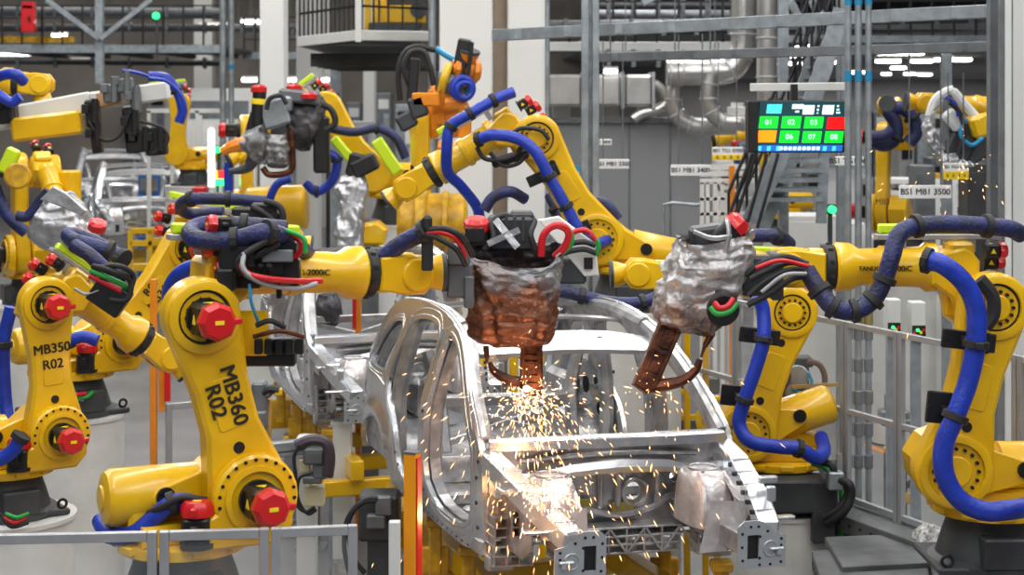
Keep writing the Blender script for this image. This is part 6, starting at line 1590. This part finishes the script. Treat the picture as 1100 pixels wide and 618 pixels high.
for i, (px, py, w) in enumerate(((90, 66, .8), (64, 38, .5), (200, 15, .4), (204, 32, 1.0), (230, 28, 1.0), (268, 86, .5), (270, 24, .7), (312, 86, .5), (347, 86, .4), (14, 58, 1.4))):
    strip('distant strip lamp in the dim hall ' + ('above the gripper beam', 'under the long walkway', 'by the green signal lamp', 'behind the thick pole', 'behind the thin pole', 'low between the poles and the white column', 'high between the poles and the white column', 'between the white columns', 'behind the platform', 'above the raised blue hoses at the edge')[i], px, py, 58, w, .12)

# ------------------------------------------------------------------ stair behind the screen
sr = thing('steel_stair', 'grey steel zigzag stair with black handrails behind the status screen', 'stair', V3((P(845, 200, 20).x, 20, 0)))
def flight(p0, p1, n, wid, m=M_STL):
    p0, p1 = V3(p0), V3(p1)
    for s in (0, wid):
        b = MB(); b.bar(p0 + YA * s, p1 + YA * s, .05, .22, UP, .005); b.build('stringer', m, sr)
    for i in range(n):
        q = p0.lerp(p1, (i + .5) / n); b = MB(); b.box(q + YA * wid / 2, (abs(p1.x - p0.x) / n * 1.1 + .08, wid, .035)); b.build('tread', m, sr)
    for s in (0, wid):
        b = MB()
        b.tube([p0 + YA * s + UP * 1.0, p1 + YA * s + UP * 1.0], .022, 8, 1, False, False); b.tube([p0 + YA * s + UP * .55, p1 + YA * s + UP * .55], .02, 8, 1, False, False)
        for i in range(0, n + 1, 2): q = p0.lerp(p1, i / n) + YA * s; b.cyl(q, q + UP * 1.0, .018, n=6)
        b.build('hand_rail', M_BLK, sr)
flight(P(792, 300, 20), P(838, 196, 20), 9, .8); flight(P(838, 196, 20.9), P(872, 110, 20.9), 8, .8); flight(P(872, 110, 20), P(905, 10, 20), 9, .8)
for k in range(7):
    b = MB(); y = 152 + k * 10.5; a, c = P(826 - k * 3.2 + 10, y, 19.6), P(884, y, 19.6); b.box(((a.x + c.x) / 2, 19.8, a.z), (c.x - a.x, .32, .05)); b.build('tread', M_STL, sr)
b = MB(); b.bar(P(846, 150, 19.5), P(806, 238, 19.5), .05, .2, UP); b.bar(P(886, 150, 19.7), P(882, 240, 19.7), .05, .12, XA); b.build('stringer', M_STL, sr)
for (x0, y0, x1, y1) in ((812, 165, 786, 250), (824, 165, 800, 250), (836, 165, 812, 250), (808, 165, 780, 240)):
    b = MB(); b.tube([P(x0, y0, 19.2), P(x1, y1, 19.2)], .02, 8, 1, False, False); b.build('hand_rail', M_BLK, sr)
for px in (842, 905):
    b = MB(); x = P(px, 0, 20.9).x; b.bar((x, 20.95, 0), (x, 20.95, 7), .12, .12, XA); b.build('leg', M_STL, sr)

# ------------------------------------------------------------------ cabinets and racks on the right
cabinet('white control cabinet with louvres below the status screen', 846, 232, 905, 420, 24, .8, M_OFF, zb=0, louvre=(880, 262, 904, 282))
cabinet('pale grey control cabinet beside the louvred one, behind the conduits', 906, 240, 930, 420, 26, .8, M_OFF, zb=0)
cabinet('tall pale cabinet behind the forearm of the deck robot', 936, 255, 962, 420, 25.5, .6, M_OFF, zb=0)
cabinet('broad pale cabinet behind the control boxes', 985, 318, 1040, 470, 22, .6, M_OFF, zb=0)
cabinet('pale cabinet at the frame edge behind the deck robot elbow', 1044, 300, 1085, 470, 21, .5, M_OFF, zb=0)
for i, (x0, x1, y0, y1) in enumerate(((953, 968, 322, 345), (979, 995, 325, 348))):
    Y = 14.9; a, c = P(x0, y0, Y), P(x1, y1 + 18, Y)
    t = thing('control_box', ['push-button control box on a stand, nearer the conduits', 'push-button control box on a stand, nearer the deck robot'][i], 'control box', V3(((a.x + c.x) / 2, Y, 0)), 'push-button control boxes')
    b = MB(); b.box(((a.x + c.x) / 2, Y + .08, (a.z + c.z) / 2), (c.x - a.x, .16, a.z - c.z), bev=.008); b.build('housing', M_OFF, t)
    b = MB(); zz = P(0, y1 + 9, Y).z; b.box(((a.x + c.x) / 2, Y - .004, zz), ((c.x - a.x) * .9, .012, .12)); pn = b.build('button_panel', M_BLK, t)
    for k, m in enumerate((M_RED, E_GL, M_TAG, M_RED)):
        b = MB(); q = V3((a.x + (c.x - a.x) * (.2 + .2 * k), Y - .01, zz + .02 * (k % 2))); b.cyl(q, q + V3((0, -.02, 0)), .014, n=10); b.build('push_button', m, pn)
    b = MB(); b.box(((a.x + c.x) / 2, Y + .12, c.z / 2), (.08, .08, c.z)); b.box(((a.x + c.x) / 2, Y + .12, .01), (.3, .3, .02)); b.build('stand', M_STL, t)
# yellow cabinets' clutter: white racks in the far hall
for i, (x0, y0, x1, y1, Y) in enumerate(((952, 195, 1062, 245, 26), (640, 0, 641, 1, 26))):
    if i: continue
    t = thing('storage_rack', 'white storage rack filled with parts in the far hall', 'rack', V3((P(1005, 0, Y).x, Y, 0)))
    a, c = P(x0, y0, Y), P(x1, y1, Y)
    for k in range(5):
        b = MB(); z = a.z - (a.z - c.z) * k / 4; b.box(((a.x + c.x) / 2, Y + .4, z), (c.x - a.x, .8, .07)); b.build('shelf', M_WHT, t)
    for k in range(7):
        b = MB(); x = a.x + (c.x - a.x) * k / 6; b.box((x, Y, a.z / 2), (.07, .07, a.z)); b.build('upright', M_WHT, t)
    rnd = random.Random(4)
    for k in range(22):
        x = a.x + (c.x - a.x) * rnd.random(); z = a.z - (a.z - c.z) * rnd.randint(1, 4) / 4 + .04
        mm = rnd.choice((M_STD, M_OFF, M_YELD, M_STL, M_BLK)); w_ = .15 + .2 * rnd.random(); hh = .12 + .16 * rnd.random()
        b = MB(); b.box((x, Y + .3, z + hh / 2), (w_, .35, hh), bev=.01); b.cyl((x, Y + .12, z + hh * .3), (x, Y + .10, z + hh * .3), hh * .2, n=8)
        tag(b.build('parts_crate', mm), 'small parts crate on the white storage rack', 'crate', 'crates on the white rack')
cabinet('dark console beside the yellow station sign in the far hall', 1040, 176, 1060, 198, 22, .5, M_DGR, group='far hall consoles', zb=0)
cabinet('grey machine housing behind the navy hoses in the far hall', 985, 178, 1005, 195, 24, .5, M_STD, group='far hall consoles', zb=0)
# white rails and yellow posts by the stair
wr_ = thing('white_guard', 'white tube guard rails with a yellow post by the foot of the stair', 'guard rail', V3((P(765, 200, 22.5).x, 22.5, 0)))
b = MB()
for y in (180, 187, 195, 214, 230): b.bar(P(752, y, 22.5), P(815, y - 1, 22.5), .05, .07 if y < 196 else .04, UP)
for xx in (754, 760, 768, 776, 784, 812): b.bar(V3((P(xx, 0, 22.5).x, 22.5, 0)), P(xx, 196, 22.5), .05, .05, XA)
b.build('tube_rail', M_WHT, wr_)
b = MB(); b.bar(V3((P(786, 0, 22.3).x, 22.3, 0)), P(786, 178, 22.3), .07, .07, XA); b.build('yellow_post', M_ORG, wr_)
tr = thing('tube_frame', 'thin bent grey tube frame beside the tilted bagged gun', 'tube frame', V3((P(730, 250, 20).x, 20, 0)))
b = MB(); b.tube([V3((P(713, 0, 20).x, 20, 0)), P(713, 230, 20), P(713, 220, 20), P(722, 218, 20), P(745, 220, 20), P(752, 220, 20)], .02, 8, 1, False, False); b.build('tube', M_STL, tr)
weld_gun('small far yellow gun unit below the status screen', P(812, 182, 27), (-.8, -.3, -.2), UP, .9)
r15 = robot('small far yellow robot below the status screen between the stair rails', P(822, 215, 28), 180, -1, -3, -10, .9, group='robots of the welding line', motors=False, balancer=True, simple=True, rail=False, ped_label='white pedestal of the small far robot below the status screen')

# middle left background: white machines, light curtains, cage
def box_thing(name, label, cat, x0, y0, x1, y1, Y, depth, m, zb=None, group=None, parts=()):
    a, c = P(x0, y0, Y), P(x1, y1, Y); z0 = c.z if zb is None else zb
    t = thing(name, label, cat, V3(((a.x + c.x) / 2, Y + depth / 2, z0)), group)
    b = MB(); b.box(((a.x + c.x) / 2, Y + depth / 2, (a.z + z0) / 2), (c.x - a.x, depth, a.z - z0), bev=.02); b.build('housing', m, t)
    b = MB(); b.box(((a.x + c.x) / 2, Y - .01, a.z - (a.z - z0) * .12), ((c.x - a.x) * .8, .02, (a.z - z0) * .10)); b.build('top_panel', M_STD, t)
    return t
wl = thing('upright_lamp', 'white upright light tube beside the pair of galvanised poles', 'lamp', V3((P(226, 200, 25).x, 25, 0)))
b = MB(); b.box(P(227, 170, 25), (.10, .06, .86), bev=.01); b.build('light_tube', mat('upright_tube', (.95, .97, .96), 0, .5, emit=1.2), wl)
b = MB(); q = P(227, 201, 25); b.bar(V3((q.x, 25.05, 0)), q + V3((0, .05, .9)), .08, .05, YA); b.build('stand', M_OFF, wl)
for i, (px, m1) in enumerate(((230, E_AL), (237, E_RL))):
    t = thing('signal_tower', ['signal tower with amber top beside the white upright lamp', 'signal tower with red top near the pair of poles'][i], 'signal lamp', V3((P(px, 0, 25.2).x, 25.2, 0)), 'signal towers')
    q = P(px, 192, 25.2); b = MB(); b.cyl((q.x, 25.2, 0), (q.x, 25.2, q.z - .1), .03, n=10); b.build('pole', M_OFF, t)
    b = MB(); b.cyl((q.x, 25.2, q.z - .1), (q.x, 25.2, q.z), .05, n=12); b.build('lens', E_GL, t)
    b = MB(); b.cyl((q.x, 25.2, q.z), (q.x, 25.2, q.z + .12), .05, n=12); b.build('lens', m1, t)
gf = thing('cage_frame', 'pale grey tube cage behind the gripper beam with white panels', 'cage', V3((P(200, 0, 31).x, 31, 0)))
b = MB()
for xx in (160, 185, 212, 238): b.bar(V3((P(xx, 0, 31).x, 31, 0)), P(xx, 119, 31), .06, .06, XA)
b.bar(P(158, 119, 31), P(238, 119, 31), .06, .08, UP); b.bar(P(158, 165, 31), P(238, 165, 31), .06, .06, UP); b.build('tube_frame', M_OFF, gf)
for xx, y0, y1 in ((204, 130, 190), (214, 124, 185), (222, 150, 200)):
    b = MB(); a, c = P(xx - 3, y0, 30.8), P(xx + 3, y1, 30.8); b.box(((a.x + c.x) / 2, 30.8, (a.z + c.z) / 2), (c.x - a.x, .06, a.z - c.z)); b.build('white_panel', M_WHT, gf)
box_thing('storage_bin', 'red bin beyond the raised blue hoses', 'bin', 206, 201, 221, 216, 27, .5, M_RED, 0)
box_thing('back_panel', 'pale wall panel between the poles and the first white column', 'panel', 196, 95, 275, 140, 46, .3, M_OFF, 0)
box_thing('back_panel', 'pale wall panel behind the bent-over robot', 'panel', 356, 130, 400, 175, 40, .3, mat('grey_panel', (.33, .33, .33), 0, .7), 0)
box_thing('blue_screen', 'blue curtain panel seen through the far car body', 'panel', 148, 182, 172, 215, 38.4, .1, mat('blue_curtain', (.01, .09, .28), 0, .6), 0)
box_thing('yellow_post', 'yellow post seen through the far car body', 'post', 157, 180, 162, 215, 38.0, .1, M_YEL, 0)
gs_ = thing('small_screen', 'small green and cyan screen on a stand behind the grey clad column', 'screen', P(352, 112, 26))
b = MB(); b.box(P(352, 107, 26), (.34, .06, .20), bev=.01); q = P(352, 112, 26); b.bar(V3((q.x, 26.06, 0)), q + V3((0, .06, .1)), .06, .06, XA); b.build('housing', M_BLK, gs_)
b = MB(); b.box(P(352, 110.5, 25.96), (.30, .02, .09)); b.build('green_field', E_G, gs_); b = MB(); b.box(P(352, 105, 25.96), (.24, .02, .06)); b.build('cyan_field', em('screen_cyan_bright', (.2, .9, .9), 1.5), gs_)
yc = thing('yellow_cover', 'yellow machine cover low between the robots, left of the drum joint', 'cover', P(398, 262, 19.8)); yc['label'] = 'yellow sheet machine cover low beside the long silver sleeve'
b = MB(); b.prism([(0, 0), (.30, 0), (.34, .18), (.22, .27), (.05, .24), (-.03, .1)], P(386, 262, 19.8), XA, UP, -.2, .2, .03); b.build('cover', M_YEL, yc); q = P(398, 262, 19.8); b = MB(); b.bar(V3((q.x, 19.8, 0)), q, .2, .2, XA); b.build('stand', M_STD, yc)
# yellow low frames behind the second body and far body
for i, (x0, y0, x1, y1, Y) in enumerate(((140, 248, 205, 275, 29), (520, 345, 615, 400, 15.6))):
    t = thing('fixture_frame', ['yellow fixture frame in front of the far car body', 'yellow fixture block inside view behind the roof opening'][i], 'fixture', V3((P((x0 + x1) / 2, 0, Y).x, Y, 0)), 'fixture frames')
    if i: t['label'] = 'yellow fixture frame standing behind the nearest car body'
    b = MB()
    for y in (y0, (y0 + y1) / 2): b.bar(P(x0, y, Y), P(x1, y, Y), .08, .1, UP, .01)
    for k in range(4): q = P(x0 + (x1 - x0) * k / 3, y0, Y); b.bar(V3((q.x, Y, 0)), q, .08, .08, XA, .01)
    b.build('tube_frame', M_YEL, t)
    b = MB(); b.box(P((x0 + x1) / 2, (y0 + y1) / 2, Y + .2), (.5, .2, .2), bev=.02); b.build('block', M_YELD, t)

# orange floor marking lines in the gangway at the right
for i, (p, q) in enumerate((((958, 380, 0), (1010, 400, 0)), ((930, 478, 0), (985, 500, 0)))):
    def g(px, py, z=.004): Y = (CAMZ - z) * F / (py - HZ); return V3(((px - 550) * Y / F, Y, z))
    b = MB(); b.bar(g(p[0], p[1]), g(q[0], q[1]), .12, .006, UP)
    tag(b.build('floor_line_%d' % (i + 1), M_ORG), kind='structure')

# things standing on the gangway floor beyond the clear fence
vs2 = thing('valve_stand', 'grey valve stand with a red knob seen through the clear fence', 'valve stand', V3((P(963, 0, 17.5).x, 17.5, 0)))
q = P(963, 470, 17.5); b = MB(); b.box((q.x, 17.5, q.z / 2), (.10, .10, q.z), bev=.005); b.box((q.x, 17.5, .015), (.3, .3, .03)); b.build('column', M_STL, vs2)
b = MB(); b.box(P(960, 448, 17.5), (.30, .2, .16), bev=.02); b.cyl(P(955, 440, 17.5), P(955, 424, 17.5), .05, n=14, bev=.006); b.box(P(966, 455, 17.4), (.22, .2, .10), bev=.01); b.build('valve_block', M_STD, vs2)
b = MB(); b.cyl(P(966, 442, 17.4), P(966, 434, 17.4), .05, n=14, bev=.006); b.build('knob', M_RED, vs2)
hr = thing('hose_reel', 'yellow and black hose reel stand low behind the clear fence', 'hose reel', V3((P(965, 0, 17.0).x, 17.0, 0)))
q = P(963, 482, 17.0); b = MB(); b.box((q.x, 17.05, q.z / 2), (.22, .12, q.z), bev=.02); b.build('stand', M_DGR, hr)
b = MB(); b.box(P(965, 484, 16.95), (.28, .16, .08), bev=.02); b.box(P(968, 535, 16.95), (.26, .16, .10), bev=.02); b.build('yellow_guard', M_YELD, hr)
b = MB()
for k in range(4): b.torus(P(968, 508, 16.85 - .03 * k), YA, .16 - .012 * k, .016, 20, 6)
b.build('coiled_hose', M_RUB, hr)
# machines and panels filling the far hall
rnd = random.Random(9)
spec = [(938, 120, 958, 160, 60, 'M_STD'), (985, 108, 1000, 150, 64, 'M_STL'), (1003, 120, 1015, 175, 50, 'M_OFF'), (1042, 118, 1062, 160, 56, 'M_STD'), (966, 150, 982, 195, 42, 'M_OFF'), (1000, 170, 1012, 196, 40, 'M_STL'), (925, 190, 938, 240, 44, 'M_OFF'), (842, 165, 862, 215, 46, 'M_OFF'), (866, 180, 880, 220, 44, 'M_STL'), (770, 172, 798, 186, 34, 'M_WHT'),
        (256, 100, 272, 150, 54, 'M_OFF'), (306, 112, 317, 160, 50, 'M_STL'), (404, 100, 420, 170, 52, 'M_STD'), (424, 112, 446, 180, 48, 'M_STL'), (440, 150, 458, 200, 40, 'M_OFF'), (372, 110, 388, 160, 56, 'M_STD'), (160, 96, 178, 130, 52, 'M_OFF'), (130, 100, 146, 140, 56, 'M_STD')]
where = ['tall and grey behind the navy hoses', 'pale steel left of the white rack', 'narrow white by the galvanised post', 'grey beside the dark steel column', 'white behind the far robot with navy hoses', 'pale steel above the white rack', 'white behind the three conduits', 'white between the stair rails', 'steel grey beyond the stair', 'long white near the yellow station sign',
         'off-white between the poles and the white column', 'pale steel between the two columns', 'dark grey below the platform', 'pale steel left of the orange forearm', 'off-white low by the orange forearm', 'dark grey behind the green and cyan screen', 'off-white above the far car body', 'dark grey behind the gripper beam clamps']
for i, (x0, y0, x1, y1, Y, mm) in enumerate(spec):
    m = globals()[mm]; a, c = P(x0, y0, Y), P(x1, y1, Y); w = c.x - a.x
    t = thing('machine_housing', 'distant machine housing, ' + where[i].replace('left of', 'next to'), 'machine', V3(((a.x + c.x) / 2, Y + .4, 0)), 'distant machine housings')
    b = MB(); b.box(((a.x + c.x) / 2, Y + .4, a.z / 2), (w, .8, a.z), bev=.03); b.build('housing', m, t)
    b = MB(); b.box(((a.x + c.x) / 2, Y - .02, a.z - .35), (w * .7, .04, .3), bev=.01); b.build('panel', M_BLK if mm != 'M_STD' else M_OFF, t)
    b = MB(); b.box(((a.x + c.x) / 2 + w * .2, Y - .02, a.z - .9), (w * .4, .04, .5), bev=.01); b.build('door', M_STL if mm != 'M_STL' else M_OFF, t)
# ------------------------------------------------------------------ sparks
E_SP = mat('spark_glow', (1.0, .50, .20), 0, .5, emit=4)
E_SH = mat('hot_spark_glow', (1.0, .80, .60), 0, .5, emit=5)
rnd = random.Random(11)
def sparks(name, src, n, vmin, vmax, dirv, spread, tmax, m, label, dt=.013, w=.0021, floor=1.2):
    b = MB()
    for i in range(n):
        d = V3((rnd.gauss(0, 1), rnd.gauss(0, 1), rnd.gauss(0, 1))).normalized()
        d = (V3(dirv) + d * spread).normalized(); v = d * (vmin + (vmax - vmin) * rnd.random())
        t = rnd.random() ** 1.3 * tmax
        p = V3(src) + V3((rnd.gauss(0, .09), rnd.gauss(0, .06), rnd.gauss(0, .04))) + v * t + V3((0, 0, -4.9 * t * t))
        vv = v * (1 - .5 * t) + V3((0, 0, -9.8 * t))
        L = vv * dt * (.6 + rnd.random()); L = L if L.length < .05 else L.normalized() * (.03 + .035 * rnd.random())
        if p.z < floor: continue
        ww = w * (.6 + .9 * rnd.random())
        x, y = ortho(L); q = p + L
        b.add([p, p + L * .4 + x * ww, p + L * .4 + y * ww, p + L * .4 - x * ww, p + L * .4 - y * ww, q], [(0, 2, 1), (0, 3, 2), (0, 4, 3), (0, 1, 4), (5, 1, 2), (5, 2, 3), (5, 3, 4), (5, 4, 1)])
    return tag(b.build(name, m, None, 0), label, 'sparks', kind='stuff')
S1 = P(566, 428, 10.55); S2 = P(590, 530, 9.9)
sparks('welding_sparks', S1, 620, .5, 4.2, (.25, -.15, -.05), .9, .40, E_SP, 'orange welding sparks spraying below the brown bagged gun')
sparks('welding_sparks', S1, 150, .6, 2.6, (.1, 0, -.1), 1.0, .26, E_SH, 'white-hot welding sparks right below the brown bagged gun')
sparks('welding_sparks', S2, 190, .5, 2.6, (.05, -.3, .2), .9, .30, E_SP, 'orange welding sparks at the crash plate of the nearest body')
sparks('welding_sparks', S2, 70, .2, 1.2, (0, -.3, .2), 1.0, .2, E_SH, 'white-hot welding sparks at the front rail of the nearest body')
sparks('welding_sparks', P(705, 412, 10.7), 70, .5, 2.0, (0, -.2, 0), 1.0, .34, E_SP, 'orange welding sparks at the jaw of the tilted silver bagged gun')
sparks('welding_sparks', P(1040, 190, 12.5), 60, .8, 3.2, (-.1, -.2, .3), 1.0, .5, E_SP, 'scattered sparks drifting near the edge column', floor=2)
# burning spot of the weld
b = MB(); b.sphere(S1 + V3((0, 0, .06)), .022, 8); tag(b.build('weld_spark_core', E_SH), 'white glowing weld spot under the brown bagged gun jaw', 'weld spot')

# ------------------------------------------------------------------ lights
w = bpy.data.worlds.new('hall_light'); scene.world = w; w.use_nodes = True
bg = w.node_tree.nodes['Background']; bg.inputs[0].default_value = (.80, .86, .93, 1); bg.inputs[1].default_value = .16
def area(name, loc, size, power, col=(1, 1, 1), rot=(0, 0, 0)):
    l = bpy.data.lights.new(name, 'AREA'); l.shape = 'RECTANGLE'; l.size, l.size_y = size; l.energy = power; l.color = col
    o = bpy.data.objects.new(name, l); o.location = loc; o.rotation_euler = rot; COL.objects.link(o); return o
for i, x in enumerate((-7.5, -3.5, .5, 4.5, 8.5)):
    area('hall_tube_lamp', (x, 12, 10.5), (.4, 24), 600, (1, .98, .95))
for i, x in enumerate((-14, -6, 3)):
    area('hall_tube_lamp', (x, 34, 11.5), (.8, 16), 900, (1, .98, .95))
area('added_front_key', (3, -3, 11), (12, 5), 330, (.93, .97, 1), (R(58), 0, 0))  # added front key light, unseen behind the camera, not a window
area('far_hall_lamp', (18, 50, 6.0), (10, 24), 900, (1, 1, 1))
area('far_hall_lamp', (22, 85, 6.0), (16, 24), 1500, (1, 1, 1))
area('far_hall_lamp', (24, 110, 6.0), (24, 12), 1500, (1, 1, 1))
area('far_hall_lamp', (-15, 54, 12), (24, 8), 1100, (1, .96, .9))
area('far_hall_lamp', (2, 44, 12), (14, 10), 700, (1, .98, .95))
def point(name, loc, e, col, r=.05):
    l = bpy.data.lights.new(name, 'POINT'); l.energy = e; l.color = col; l.shadow_soft_size = r
    o = bpy.data.objects.new(name, l); o.location = loc; COL.objects.link(o)
point('weld_arc_light', S1 + V3((0, -.06, 0)), 3.5, (1, .55, .25))
point('weld_arc_light', S2 + V3((.02, -.12, .05)), 5, (1, .52, .24))
point('weld_arc_light', P(530, 560, 9.75), 9, (1, .42, .14))
vs_ = scene.view_settings
vs_.view_transform = 'Standard'; vs_.look = 'None'; vs_.gamma = 1; vs_.use_curve_mapping = False; vs_.exposure = 0.25
